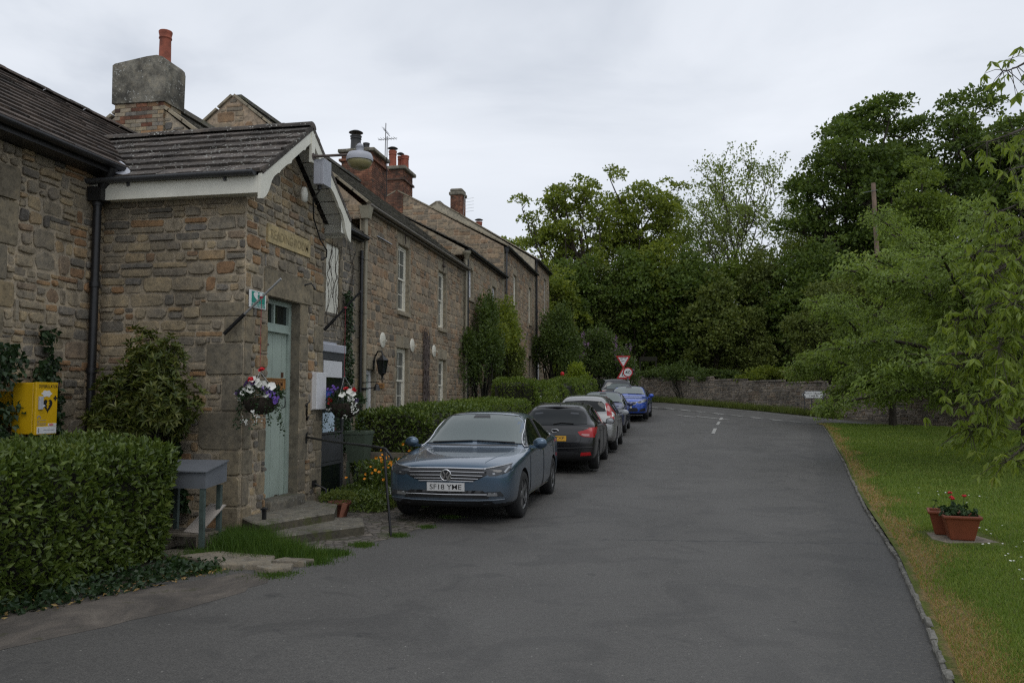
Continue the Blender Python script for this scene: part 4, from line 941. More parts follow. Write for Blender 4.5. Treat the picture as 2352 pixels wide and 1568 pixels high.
# ------------------------------------------------------------------ terrace of stone houses
TX = -7.2
def bricks(g, x0, y0, z0, x1, y1, z1, seed=1, bl=.225, bh=.075, mi=0, mm=1, mix=0):
    """brick shaft: mortar core and bricks 4 mm proud"""
    r = random.Random(seed); g.box((x0+.012, y0+.012, z0), (x1-.012, y1-.012, z1), mm)
    k = 0; z = z0
    while z < z1-.02:
        h = min(bh, z1-z)
        for (a0, a1, fix, ax, sgn) in ((x0, x1, y0, 0, -1), (x0, x1, y1, 0, 1), (y0, y1, x1, 1, 1), (y0, y1, x0, 1, -1)):
            u = a0 - (bl/2 if k % 2 else 0)
            while u < a1-.01:
                b0, b1 = max(u, a0)+.004, min(u+bl, a1)-.004; u += bl
                if b1-b0 < .02: continue
                d = r.uniform(-.003, .004); lo_, hi_ = (fix, fix-.03*sgn); f0 = fix + d*sgn
                q_ = 2 if mix and r.random() < mix else mi
                if ax == 0: g.box((b0, min(f0, hi_), z+.005), (b1, max(f0, hi_), z+h-.005), q_)
                else: g.box((min(f0, hi_), b0, z+.005), (max(f0, hi_), b1, z+h-.005), q_)
        z += h; k += 1
def pot(parent, c, r, h, m, name='chimney_pot', cowl=None):
    g = G(); x, y, z = c
    g.lathe([(r*1.08, 0), (r*1.05, h*.06), (r*.95, h*.1), (r*.9, h*.72), (r*.92, h*.76), (r*1.02, h*.77), (r*1.0, h*.80), (r*.92, h*.82), (r*1.0, h*.9), (r*1.08, h*.97), (r*1.02, h), (r*.8, h), (r*.75, h*.8)], (x, y, z), 16)
    p = g.out(name, m, parent)
    if cowl:
        g = G(); z1 = z+h
        for k in range(3): q = k*2.1; g.tube([(x+r*.8*math.cos(q), y+r*.8*math.sin(q), z1-.02), (x+r*.95*math.cos(q), y+r*.95*math.sin(q), z1+.13)], .012, 5)
        g.lathe([(.01, .20), (r*.7, .185), (r*1.25, .13), (r*1.3, .115), (r*.6, .13)], (x, y, z1), 16); g.out('cowl', M['cowl'], p)
    return p
def sash(parent, y0, y1, z0, z1, X, rec=.12, paint='sash', cols=2, rows=2, board=False):
    x = X-rec; g = G(); f = .07
    if board:
        g.box((x-.03, y0, z0), (x, y1, z1)); 
        return g.out('window', M[paint], parent)
    g.box((x-.06, y0, z0), (x+.02, y0+f, z1)); g.box((x-.06, y1-f, z0), (x+.02, y1, z1)); g.box((x-.06, y0+f, z1-f), (x+.02, y1-f, z1)); g.box((x-.06, y0+f, z0), (x+.04, y1-f, z0+.06))
    zm = (z0+z1)/2; a, b = y0+f, y1-f
    for (lo, hi, xx) in ((zm-.02, z1-f, x), (z0+.06, zm+.02, x-.035)):
        for q in (a, b-.04): g.box((xx-.03, q, lo), (xx, q+.04, hi))
        g.box((xx-.03, a+.04, hi-.045), (xx, b-.04, hi)); g.box((xx-.03, a+.04, lo), (xx, b-.04, lo+.05))
        for c in range(1, cols): q = a+(b-a)*c/cols; g.box((xx-.025, q-.011, lo+.05), (xx-.003, q+.011, hi-.045))
        for c in range(1, rows): q = lo+(hi-lo)*c/rows; g.box((xx-.024, a+.04, q-.011), (xx-.004, b-.04, q+.011))
    o = g.out('window', M[paint], parent)
    g = G(); g.box((x-.018, a+.02, zm), (x-.012, b-.02, z1-f-.02)); g.box((x-.053, a+.02, z0+.08), (x-.047, b-.02, zm)); g.out('pane', M['pane'], o)
    g = G(); k = 14; vs = []                                  # net curtain folds behind the glass
    for i in range(k+1): t = i/k; vs += [(x-.10+.012*math.sin(i*2.1), a+(b-a)*t*.42, z0+.08), (x-.10+.012*math.sin(i*2.1), a+(b-a)*t*.42, z1-f-.02)]
    g.add(vs, [(2*i, 2*i+2, 2*i+3, 2*i+1) for i in range(k)], 0, True); g.out('curtain', M['soffit'], o)
    return o
def house(name, label, y0, y1, eave, apx, apz, windows, zb, seed, mats, doors=(), hg='gutter_b', coursed=True, gable_z=None, gable_mats=None, roof_m='slate', dep=(.008, .022), cope=True, far_pipe=True):
    h = thing(name, label, 'house', (TX, (y0+y1)/2, zb), 'terraced stone houses along the lane')
    L = y1-y0; H = eave-zb; bl = []; op = []
    for w_ in list(windows) + list(doors):
        a, b, c, d = w_[:4]; op.append((a-y0, c-zb, b-y0, d-zb))
        lh = .34 if d+.34 < eave else eave-d-.04
        m = (a+b)/2-y0; bl += [(a-y0-.10, d-zb, m-.085, d-zb+lh, .014), (m-.085, d-zb, m+.085, d-zb+lh+.02, .026), (m+.085, d-zb, b-y0+.10, d-zb+lh, .014)]
        if len(w_) < 5 or w_[4] != 'door': bl.append((a-y0-.06, c-zb-.13, b-y0+.06, c-zb, .07))
        v = c-zb; k = 0
        while v < d-zb-.05:
            hh = min(.42, d-zb-v); l = .13 if k % 2 else .17; bl += [(a-y0-l, v, a-y0, v+hh, .012), (b-y0, v, b-y0+l, v+hh, .012)]; v += hh; k += 1
    qa = quoins(H, 0, 1, seed, (.34, .42), (.22, .27), (.26, .36), .014); qb = quoins(H, L, -1, seed+1, (.34, .42), (.22, .27), (.26, .36), .014)
    wl = Wall(seed)
    wl.face((TX, y0, zb), (0, 1, 0), (1, 0, 0), L, H, op, qa + qb + bl, (.17, .27) if coursed else (.15, .30), (.20, .46) if coursed else (.15, .42), dep, fine=False, split=.22 if coursed else .45, jit=.22, reveal=.13, gap=.009)
    gz0 = gable_z if gable_z is not None else eave-1.5
    Wg = 2*(TX-apx); sl_ = (apz-eave)/(TX-apx)
    gt = lambda u: (apz - abs(u-Wg/2)*sl_) - gz0
    m1 = 3 if gable_mats else 0
    if gable_mats == 'render':
        P = [(2*apx-TX, y0, gz0), (TX, y0, gz0), (TX, y0, eave), (apx, y0, apz), (2*apx-TX, y0, eave)]
        i = len(wl.V); wl.V += P; wl.T += [(i, i+1, i+2), (i, i+2, i+3), (i, i+3, i+4)]; wl.mi += [3]*3
        lst = [M[mats[0]], M[mats[1]], M[mats[2]], M['render_pale']]
    else:
        wl.face((2*apx-TX, y0, gz0), (1, 0, 0), (0, -1, 0), Wg, apz-gz0, [], [], (.15, .28), (.18, .5), dep, top=gt, fine=False, split=.4, jit=.3, gap=.009)
        lst = [M[m] for m in mats]
    wl.quad((TX, y1, zb), (2*apx-TX, y1, zb), (2*apx-TX, y1, eave), (TX, y1, eave)); i = len(wl.V); wl.V += [(TX, y1, eave), (2*apx-TX, y1, eave), (apx, y1, apz)]; wl.T.append((i, i+1, i+2)); wl.mi.append(0)
    wl.out('wall', lst, h)
    ex = TX+.22; ez = eave+.0; S_ = Vector((apx-ex, 0, apz-.02-ez)); SL = S_.length; S_.normalize()
    g = G(); rows = int(SL/.26); tiles(g, (ex, y0+(.16 if cope else -.05), ez), (0, 1, 0), S_, (S_.z, 0, -S_.x), L+.04, rows, SL/rows, .42, seed, .022, jit=.012)
    g.add([(apx, y0, apz-.02), (apx, y1+.1, apz-.02), (2*apx-ex, y1+.1, ez), (2*apx-ex, y0, ez)], [(0, 1, 2, 3)])
    g.bar((apx, y0+.15, apz+.03), (apx, y1+.1, apz+.03), .26, .09)
    rf = g.out('roof', M[roof_m], h)
    if cope:
        g = G()
        for sgn in (1, -1):
            n = 9
            for k in range(n):
                a, b = k/n, (k+1)/n-.01; x0_, x1_ = apx+sgn*(TX+.2-apx)*(1-a), apx+sgn*(TX+.2-apx)*(1-b); zz = lambda t: eave+.0+(apz-eave)*t
                g.bar((x0_, y0+.05, zz(a)+.03), (x1_, y0+.05, zz(b)+.03), .22, .055)
        g.out('coping', M['dressed_house'], h)
    g = G(); gutter(g, [(TX+.20, y0+.04, ez-.0), (TX+.20, y1-.04, ez-.0)], .065); g.box((TX+.01, y0+.1, eave-.10), (TX+.13, y1-.05, eave-.02)); g.out('gutter', M[hg], h)
    return h
HM = ('mortar_pink', 'rubble_house', 'dressed_house')
# end house behind the porch, its facade set back and its near gable carrying the rendered stack
h0 = house('terraced_house', 'low grey rubble house behind the porch with rendered chimney and creeper-covered white window board', 13.2, 18.15, 5.5, -9.6, 7.42, [(16.2, 16.95, 3.55, 5.05, 'door')], 0, 41, ('mortar', 'rubble_grey', 'dressed'), hg='black', coursed=False, gable_z=5.0)
sash(h0, 16.2, 16.95, 3.55, 5.05, TX, .03, 'white', board=True)
g = G(); rr = random.Random(8)
for k in range(6):
    y = 16.15+rr.random()*.85; p = [(TX+.02, y, 3.2)]
    while p[-1][2] < 5.0: p.append((TX+.02+rr.uniform(0, .02), p[-1][1]+rr.uniform(-.12, .12), p[-1][2]+.16))
    g.tube(p, [.006]*len(p), 4)
for k in range(14):
    y = rr.uniform(16.1, 17.8); z = rr.uniform(2.4, 5.2); p = [(TX+.03, y, z)]
    for i in range(4): p.append((TX+.03+rr.uniform(0, .02), p[-1][1]+rr.uniform(-.12, .12), p[-1][2]+.13))
    g.tube(p, .008, 4)
tag(g.out('bare_creeper', M['bark']), 'bare brown creeper stems over the white board of the low house', 'creeper')
g = G(); bricks(g, -10.12, 13.14, 6.35, -9.10, 13.68, 7.20, 3, mix=.72); ch = g.out('chimney', [M['brick'], M['mortar'], M['rubble']], h0)
g = G(); o = [(-10.16, 7.19), (-9.06, 7.17), (-9.05, 7.88), (-9.07, 7.96), (-9.13, 8.02), (-9.25, 8.06), (-9.45, 8.05), (-10.12, 7.96), (-10.17, 7.93)]
g.prism(o, (0, 13.72, 0), (1, 0, 0), (0, 0, 1), (0, -1, 0), .62); g.out('rendered_stack', M['render'], ch)
pot(ch, (-9.32, 13.45, 8.03), .118, .64, M['pot'])
# house 1
w1 = [(20.95, 21.9, 4.08, 5.93), (24.95, 25.85, 3.95, 5.80), (20.9, 21.9, 1.25, 3.06), (25.0, 25.9, 1.25, 2.92)]
h1 = house('terraced_house', 'pinkish coursed stone house with four tall cream sash windows, round wall plates and a lantern', 18.15, 28.3, 6.36, -10.62, 9.28, w1, 0, 51, HM, [(18.30, 19.2, .2, 2.38, 'door')], gable_z=6.0)
for q in w1: sash(h1, *q, TX)
g = G(); x = TX-.11; g.box((x-.05, 18.3, .2), (x+.03, 18.39, 2.38)); g.box((x-.05, 19.08, .2), (x+.03, 19.2, 2.38)); g.box((x-.05, 18.39, 2.26), (x+.03, 19.08, 2.38)); fd = g.out('door_frame', M['white_p'], h1)
g = G(); g.box((x-.04, 18.4, .22), (x-.01, 19.07, 2.25)); g.out('front_door', M['door'], h1)
g = G(); g.box((x-.009, 18.5, 1.5), (x-.004, 18.97, 2.1)); g.out('door_pane', M['pane'], h1)
for (y, z, r) in ((19.73, 3.17, .20), (22.2, 3.19, .19), (24.41, 3.15, .19)):
    g = G(); g.lathe([(r, .0), (r, .022), (r*.97, .026), (0, .026)], (TX+.012, y, z), 28, 0, 'x'); g.lathe([(.014, .0), (.014, .09), (.024, .09), (.024, .11)], (TX+.03, y, z-.02), 10, 0, 'x'); g.out('tie_plate', M['sash'], h1)
g = G(); g.box((TX+.02, 19.3, 1.93), (TX+.06, 19.82, 2.06), bev=.006); np_ = g.out('house_name_board', M['oak'], h1)
g = G()
for k in range(5): g.box((TX+.06, 19.42+k*.055, 1.97), (TX+.062, 19.45+k*.055, 2.02))
g.out('carved_marks', M['oaktext'], np_)
g = G(); g.bar((TX+.05, 21.45, 6.0), (TX+.05, 21.45, 6.27), .02, .02); g.bar((TX+.05, 25.4, 5.85), (TX+.05, 25.4, 6.27), .025, .02); g.box((TX+.02, 25.3, 5.98), (TX+.10, 25.5, 6.03)); g.out('lintel_bracket', M['rust'], h1)
g = G(); g.bar((TX+.04, 19.2, 5.78), (TX+.04, 20.3, 5.77), .03, .02); g.out('iron_strap', M['grey_pvc'], h1)
for (xx, yy, z1, mm, rr_) in ((TX+.12, 18.22, 6.0, 'pipe_tan', .05), (TX+.08, 18.07, 5.2, 'black', .04)):
    g = G(); g.tube([(xx, yy, 0), (xx, yy, z1)], rr_, 10)
    for z in (1.6, 3.7, 5.0): g.lathe([(rr_+.012, 0), (rr_+.012, .06)], (xx, yy, z), 10)
    if mm == 'pipe_tan':
        g.add([(xx-.09, yy-.10, z1+.0), (xx+.09, yy-.10, z1), (xx+.09, yy+.10, z1), (xx-.09, yy+.10, z1), (xx-.12, yy-.13, z1+.22), (xx+.12, yy-.13, z1+.22), (xx+.12, yy+.13, z1+.22), (xx-.12, yy+.13, z1+.22), (xx-.13, yy-.15, z1+.30), (xx+.13, yy-.15, z1+.30), (xx+.13, yy+.15, z1+.30), (xx-.13, yy+.15, z1+.30)],
              [(0,1,5,4),(1,2,6,5),(2,3,7,6),(3,0,4,7),(4,5,9,8),(5,6,10,9),(6,7,11,10),(7,4,8,11),(8,9,10,11),(3,2,1,0)])
    g.out('downpipe', M[mm], h1 if mm == 'pipe_tan' else h0)
g = G(); bricks(g, -11.25, 26.5, 8.55, -10.1, 27.95, 10.35, 13); g.box((-11.33, 26.42, 10.05), (-10.02, 28.03, 10.14), 0, .01); ch = g.out('chimney', [M['brick'], M['brickmortar']], h1)
g = G(); g.box((-11.36, 26.38, 10.352), (-9.98, 28.06, 10.48), bev=.03); g.add([(-11.3, 26.45, 10.48), (-10.05, 26.45, 10.48), (-10.05, 28.0, 10.48), (-11.3, 28, 10.48), (-11.0, 26.8, 10.62), (-10.35, 26.8, 10.62), (-10.35, 27.7, 10.62), (-11.0, 27.7, 10.62)], [(0,1,5,4),(1,2,6,5),(2,3,7,6),(3,0,4,7),(4,5,6,7)]); g.out('chimney_cap', M['cap'], ch)
pot(ch, (-10.86, 26.85, 10.55), .20, .52, M['cowl'], 'flue_pot', True); pot(ch, (-10.5, 26.95, 10.55), .12, .26, M['cowl'], 'flue_pot')
# aerials
for (x, y, z, hh) in ((-9.95, 27.6, 9.0, 2.25),):
    g = G(); g.tube([(x, y, z), (x, y, z+hh)], .018, 6); g.bar((x-.35, y, z+hh-.12), (x+.35, y+.1, z+hh-.06), .015, .015)
    for k in range(7): g.bar((x-.3+k*.1, y-.16, z+hh-.10), (x-.3+k*.1, y+.2, z+hh-.08), .010, .010)
    tag(g.out('television_aerial', M['black']), 'thin black television aerial on the nearer brick chimney', 'aerial')
# creeper skeleton on house 1
g = G(); rr = random.Random(3)
for k in range(20):
    y = 23.25+rr.random()*.5; z = .6; p = [(TX+.05, y, z)]
    while z < 3.62-rr.random()*.3:
        z += .11; y = min(23.78, max(23.22, y+rr.uniform(-.06, .06))); p.append((TX+.04+rr.uniform(0, .05), y, z))
    g.tube(p, .013, 4, cap=False)
for k in range(22):
    y = 23.1+rr.random()*.9; z = rr.uniform(3.0, 3.65); g.tube([(TX+.05, y, z), (TX+.06, y+rr.uniform(-.12, .12), z+.12), (TX+.05, y+rr.uniform(-.2, .2), z+.2)], .008, 4, cap=False)
tag(g.out('dead_creeper', M['rust']), 'dark column of dead creeper stems between the lower sash windows', 'creeper')
# lantern, bell
lt = thing('wall_lantern', 'black iron coach lantern on a swan neck beside the white front door', 'lantern', (TX, 19.15, 2.6))
g = G(); g.tube([(TX+.02, 19.1, 2.45), (TX+.06, 19.1, 2.72), (TX+.13, 19.1, 2.84), (TX+.23, 19.1, 2.84), (TX+.25, 19.1, 2.77)], .022, 6); g.box((TX, 19.05, 2.38), (TX+.03, 19.15, 2.62)); g.out('arm', M['black'], lt)
g = G(); lx = TX+.25
g.lathe([(.01, .16), (.03, .12), (.13, .03), (.17, .0), (.15, -.015)], (lx, 19.1, 2.62), 6, sm=False)
for k in range(6): q = k*math.pi/3; g.bar((lx+.145*math.cos(q), 19.1+.145*math.sin(q), 2.61), (lx+.09*math.cos(q), 19.1+.09*math.sin(q), 2.30), .018, .018)
g.lathe([(.10, .02), (.10, 0), (.03, -.05), (.02, -.09)], (lx, 19.1, 2.29), 6, sm=False); g.out('cage', M['black'], lt)
g = G(); g.lathe([(.135, .31), (.08, 0)], (lx, 19.1, 2.30), 6, sm=False); g.out('glazing', M['pane_dark'], lt)
g = G(); g.tube([(lx, 19.1, 2.22), (lx+.03, 19.1, 2.15), (lx, 19.1, 2.06), (lx-.03, 19.1, 2.14), (lx, 19.1, 2.2)], .012, 5); g.out('drop_ring', M['black'], lt)
bl_ = thing('door_bell', 'small black hanging bell on a bracket clamped to the tan downpipe', 'bell', (TX+.2, 18.25, 1.95))
g = G(); g.tube([(TX+.12, 18.1, 1.92), (TX+.2, 18.15, 1.90), (TX+.38, 18.2, 1.93), (TX+.46, 18.22, 2.02)], .014, 5); g.bar((TX+.1, 18.15, 2.05), (TX+.5, 18.22, 2.06), .02, .02); g.lathe([(.065, -.03), (.065, .03)], (TX+.12, 18.22, 1.9), 10); g.out('bracket', M['black'], bl_)
g = G(); g.lathe([(.09, 0), (.075, .03), (.06, .10), (.035, .15), (.0, .16)], (TX+.44, 18.22, 1.86), 12, cap=False); g.out('bell', M['black'], bl_)
# house 2
w2 = [(28.8, 29.7, 5.40, 6.50), (33.1, 33.95, 5.35, 6.40), (29.6, 30.5, 2.1, 3.6), (33.0, 33.9, 1.6, 3.4)]
h2 = house('terraced_house', 'grey-buff stone house with small white windows behind the big green climber', 28.3, 35.55, 7.12, -11.2, 9.3, w2, .3, 61, ('mortar', 'rubble_house', 'dressed_house'), hg='black', coursed=True, gable_z=6.9, cope=False)
for q in w2: sash(h2, *q, TX, paint='white_p', cols=3)
for (yy, mm, z1, par) in ((28.22, 'pipe_tan', 6.75, h2), (28.45, 'black', 6.9, h2), (35.5, 'grey_dark', 8.2, None)):
    if par is None: continue
    g = G(); g.tube([(TX+.1, yy, .3), (TX+.1, yy, z1)], .05, 8)
    if mm == 'pipe_tan': g.lathe([(.06, 0), (.13, .2), (.16, .22), (.16, .3)], (TX+.12, yy, z1-.05), 8)
    g.out('downpipe', M[mm], par)
# house 3
w3 = [(37.95, 38.85, 5.9, 7.62), (42.35, 43.2, 5.65, 7.6), (38.0, 38.9, 2.6, 4.2)]
h3 = house('terraced_house', 'tall stone house with stone gable, brick stack and cream boarded upper windows', 35.55, 44.35, 8.55, -12.3, 11.35, w3, .75, 71, HM, [(42.3, 43.2, 1.2, 3.9, 'door')], hg='black', gable_z=7.0)
for q in w3: sash(h3, *q, TX, paint='white')
g = G(); g.box((TX-.14, 42.3, 1.2), (TX-.09, 43.2, 3.9)); g.out('front_door', M['wood_grey'], h3)
g = G(); g.tube([(TX+.1, 35.75, .8), (TX+.1, 35.75, 8.3)], .05, 8); g.lathe([(.06, 0), (.12, .16), (.12, .24)], (TX+.1, 35.75, 8.25), 4); g.out('downpipe', M['grey_dark'], h3)
g = G(); bricks(g, -13.05, 35.5, 10.3, -12.0, 36.95, 12.35, 17); g.box((-13.13, 35.42, 11.85), (-11.92, 37.03, 11.95), 0, .01); ch = g.out('chimney', [M['brick'], M['brickmortar']], h3)
g = G(); g.box((-13.2, 35.35, 12.352), (-11.85, 37.1, 12.52), bev=.04); g.out('chimney_cap', M['cap'], ch)
pot(ch, (-12.62, 35.8, 12.5), .19, .85, M['pot'], 'chimney_pot', True); pot(ch, (-12.15, 36.2, 12.5), .2, .7, M['pot']); pot(ch, (-12.4, 36.3, 12.5), .14, .72, M['pot'], 'chimney_pot', True)
g = G(); g.tube([(-12.9, 35.45, 11.2), (-12.85, 35.45, 14.6)], .02, 6); g.bar((-12.95, 35.4, 14.3), (-12.7, 35.6, 14.0), .02, .02)
for k in range(6): g.bar((-12.98+k*.05, 35.25, 14.35-k*.06), (-12.98+k*.05, 35.65, 14.42-k*.06), .012, .012)
tag(g.out('television_aerial', M['black']), 'tall thin aerial mast beside the far brick chimney with clay pots', 'aerial')
# house 4
w4 = [(47.9, 48.75, 6.75, 8.85), (47.9, 48.75, 3.3, 5.0)]
h4 = house('terraced_house', 'last house of the row with a pale rendered gable and slim brick chimney', 44.35, 50.0, 9.42, -12.9, 13.0, w4, 1.1, 81, HM, [(45.3, 46.2, 1.6, 4.7, 'door')], hg='black', gable_mats='render', gable_z=8.2)
for q in w4: sash(h4, *q, TX, paint='white_p')
g = G(); g.box((TX-.12, 45.3, 1.6), (TX-.06, 46.2, 4.7)); g.out('front_door', M['white_p'], h4)
g = G(); g.tube([(TX+.1, 44.42, 1.1), (TX+.1, 44.42, 9.25)], .06, 8); g.lathe([(.06, 0), (.12, .16), (.12, .24)], (TX+.1, 44.42, 9.2), 4); g.out('downpipe', M['black'], h4)
g = G(); bricks(g, -12.35, 45.2, 11.6, -11.65, 46.1, 13.55, 19); ch = g.out('chimney', [M['brick'], M['brickmortar']], h4)
g = G(); g.box((-12.43, 45.1, 13.552), (-11.57, 46.2, 13.75), bev=.05); g.box((-12.38, 45.14, 13.752), (-11.62, 46.14, 13.95), bev=.09); g.out('chimney_cap', M['cap'], ch)
g = G(); g.box((-12.37, 45.17, 11.55), (-11.63, 45.195, 12.3)); g.out('flashing', M['silver'], ch)
pot(h4, (-10.95, 46.6, 11.35), .20, .85, M['pot'], 'chimney_pot', True)
g = G()
g.tube([(-11.6, 45.4, 12.4), (-11.55, 45.4, 13.5)], .015, 5)
for k in range(5): g.bar((-11.55, 45.35, 12.55+k*.19), (-10.95, 45.3, 12.6+k*.19), .012, .012)
tag(g.out('television_aerial', M['silver']), 'small toothed aerial on the slim brick chimney', 'aerial')
g = G(); g.tube([(TX+.05, 43.3, 4.3), (TX+.5, 43.4, 4.3), (TX+.75, 43.5, 4.3)], .03, 6); g.box((TX+.6, 43.3, 4.0), (TX+.95, 43.6, 4.28), bev=.03); tag(g.out('wall_lantern', M['black']), 'small dark lantern near the far downpipe', 'lantern')
# ------------------------------------------------------------------ cars
def paint(name, col, metal=.55, rough=.32, dirt=.35, coat=.9):
    m, t, b = nmat(name)
    sx = nd(t, 'ShaderNodeSeparateXYZ'); t.links.new(t.nodes.new('ShaderNodeTexCoord').outputs['Object'], sx.inputs[0])
    k = mth(t, 'MULTIPLY', rmp(t, mth(t, 'ADD', sx.outputs['Z'], mth(t, 'MULTIPLY', nse(t, 3, 5, .6), .35)), [(.25, (1, 1, 1)), (.75, (0, 0, 0))]), dirt)
    t.links.new(mixc(t, col, (.15, .125, .10), k), b.inputs['Base Color'])
    b.inputs['Metallic'].default_value = metal; t.links.new(mth(t, 'ADD', rough, mth(t, 'MULTIPLY', k, .5)), b.inputs['Roughness'])
    b.inputs['Coat Weight'].default_value = coat; b.inputs['Coat Roughness'].default_value = .04
    return m
def shiny(name, col, rough, metal=0, spec=.5, coat=0):
    m, t, b = nmat(name); b.inputs['Base Color'].default_value = (*col, 1); b.inputs['Roughness'].default_value = rough; b.inputs['Metallic'].default_value = metal; b.inputs['Specular IOR Level'].default_value = spec; b.inputs['Coat Weight'].default_value = coat
    return m
M['rubber'] = plain('tyre_rubber', (.014, .014, .014), .85, var=.3)
M['rim'] = plain('dusty_alloy', (.17, .17, .17), .45, .7)
M['rim_lt'] = plain('silver_alloy', (.42, .42, .43), .35, .8)
M['chrome'] = shiny('chrome_trim', (.75, .75, .76), .12, 1)
M['trim'] = shiny('black_trim', (.012, .012, .013), .35)
M['cglass'] = shiny('side_glass', (.006, .008, .008), .04, 0, .38)
m_, t_, b_ = nmat('windscreen_glass'); b_.inputs['Base Color'].default_value = (.10, .125, .118, 1); b_.inputs['Roughness'].default_value = .03; b_.inputs['IOR'].default_value = 1.75; M['screen'] = m_
M['lens'] = shiny('headlamp_glass', (.035, .038, .042), .12, 0, .55, .2)
M['lens_in'] = shiny('headlamp_reflector', (.36, .37, .38), .2, .7)
M['lensred'] = shiny('red_lamp_glass', (.36, .007, .010), .25, 0, .4, .25)
M['lenswhite'] = shiny('clear_lamp_glass', (.45, .22, .21), .3, 0, .4, .3)
M['plate_w'] = plain('white_number_plate', (.62, .62, .61), .4, var=.03); M['plate_y'] = plain('yellow_number_plate', (.62, .33, .02), .4, var=.03)
M['under'] = shiny('underbody', (.008, .008, .008), .9)
SEDAN = [(2.385, 0.64, 0.34, 0.63, 0.54, 0.655, 0.42, 0.665, 0.22, 0.67, 0.675), (2.345, 0.83, 0.25, 0.71, 0.71, 0.735, 0.57, 0.75, 0.3, 0.76, 0.765), (2.25, 0.925, 0.215, 0.76, 0.8, 0.78, 0.65, 0.8, 0.38, 0.815, 0.82), (2.05, 0.97, 0.195, 0.785, 0.84, 0.815, 0.69, 0.84, 0.44, 0.855, 0.86), (1.75, 0.985, 0.18, 0.83, 0.875, 0.857, 0.73, 0.874, 0.46, 0.885, 0.89), (1.4, 1.0, 0.175, 0.875, 0.89, 0.891, 0.76, 0.902, 0.48, 0.905, 0.91), (1.05, 1.0, 0.17, 0.91, 0.905, 0.917, 0.86, 0.924, 0.56, 0.93, 0.94), (0.86, 1.0, 0.17, 0.925, 0.91, 0.932, 0.87, 0.965, 0.58, 0.99, 1.005), (0.28, 1.0, 0.17, 0.94, 0.915, 0.985, 0.73, 1.347, 0.56, 1.407, 1.422), (0.1, 1.0, 0.17, 0.945, 0.915, 0.99, 0.71, 1.387, 0.55, 1.442, 1.457), (-0.35, 1.0, 0.17, 0.955, 0.92, 1.0, 0.705, 1.402, 0.54, 1.457, 1.472), (-0.85, 1.0, 0.17, 0.965, 0.92, 1.01, 0.695, 1.377, 0.53, 1.437, 1.452), (-1.1, 1.0, 0.175, 0.97, 0.92, 1.02, 0.705, 1.33, 0.53, 1.395, 1.41), (-1.7, 0.995, 0.185, 0.985, 0.91, 1.03, 0.79, 1.07, 0.53, 1.115, 1.12), (-1.95, 0.975, 0.2, 0.98, 0.87, 1.025, 0.72, 1.055, 0.46, 1.07, 1.075), (-2.22, 0.93, 0.23, 0.96, 0.8, 1.0, 0.66, 1.025, 0.42, 1.035, 1.04), (-2.33, 0.86, 0.27, 0.9, 0.72, 0.935, 0.58, 0.955, 0.36, 0.965, 0.97), (-2.38, 0.66, 0.36, 0.74, 0.56, 0.76, 0.44, 0.77, 0.28, 0.775, 0.78)]
HATCH = [(2.18, 0.52, 0.34, 0.62, 0.44, 0.645, 0.34, 0.655, 0.22, 0.66, 0.665), (2.14, 0.74, 0.25, 0.69, 0.62, 0.73, 0.5, 0.745, 0.3, 0.755, 0.76), (2.04, 0.89, 0.215, 0.76, 0.77, 0.79, 0.63, 0.81, 0.38, 0.825, 0.83), (1.85, 0.96, 0.2, 0.82, 0.84, 0.85, 0.69, 0.875, 0.44, 0.89, 0.895), (1.5, 0.99, 0.185, 0.88, 0.88, 0.91, 0.74, 0.93, 0.46, 0.945, 0.95), (1.15, 1.0, 0.18, 0.92, 0.89, 0.95, 0.83, 0.98, 0.54, 1.0, 1.01), (0.95, 1.0, 0.175, 0.935, 0.905, 0.965, 0.86, 1.02, 0.58, 1.07, 1.085), (0.35, 1.0, 0.175, 0.95, 0.915, 0.995, 0.72, 1.345, 0.55, 1.405, 1.42), (0.15, 1.0, 0.175, 0.955, 0.915, 1.0, 0.7, 1.39, 0.54, 1.445, 1.46), (-0.35, 1.0, 0.175, 0.97, 0.92, 1.01, 0.695, 1.405, 0.53, 1.46, 1.475), (-0.95, 1.0, 0.175, 0.99, 0.92, 1.03, 0.69, 1.39, 0.52, 1.445, 1.46), (-1.45, 1.0, 0.18, 1.01, 0.92, 1.045, 0.68, 1.35, 0.52, 1.41, 1.425), (-1.62, 1.0, 0.185, 1.01, 0.915, 1.045, 0.7, 1.29, 0.54, 1.37, 1.385), (-1.9, 0.985, 0.2, 1.0, 0.89, 1.03, 0.76, 1.05, 0.52, 1.075, 1.085), (-2.02, 0.965, 0.22, 0.965, 0.86, 0.985, 0.74, 1.0, 0.48, 1.01, 1.015), (-2.1, 0.94, 0.25, 0.86, 0.83, 0.875, 0.72, 0.885, 0.46, 0.89, 0.895), (-2.165, 0.87, 0.29, 0.68, 0.74, 0.69, 0.62, 0.7, 0.4, 0.705, 0.71), (-2.18, 0.68, 0.37, 0.6, 0.56, 0.61, 0.46, 0.615, 0.3, 0.62, 0.62)]
ESTATE = [r for r in HATCH[:9]] + [(-.5, 1.0, .175, .97, .92, 1.01, .66, 1.42, .50, 1.47, 1.485), (-1.2, 1.0, .175, .99, .92, 1.03, .66, 1.41, .50, 1.465, 1.48), (-1.72, 1.0, .18, 1.01, .915, 1.045, .655, 1.37, .49, 1.43, 1.445), (-1.85, .995, .185, 1.01, .91, 1.045, .67, 1.31, .50, 1.39, 1.405), (-2.03, .985, .20, 1.0, .89, 1.03, .76, 1.06, .54, 1.085, 1.09)] + HATCH[-4:]
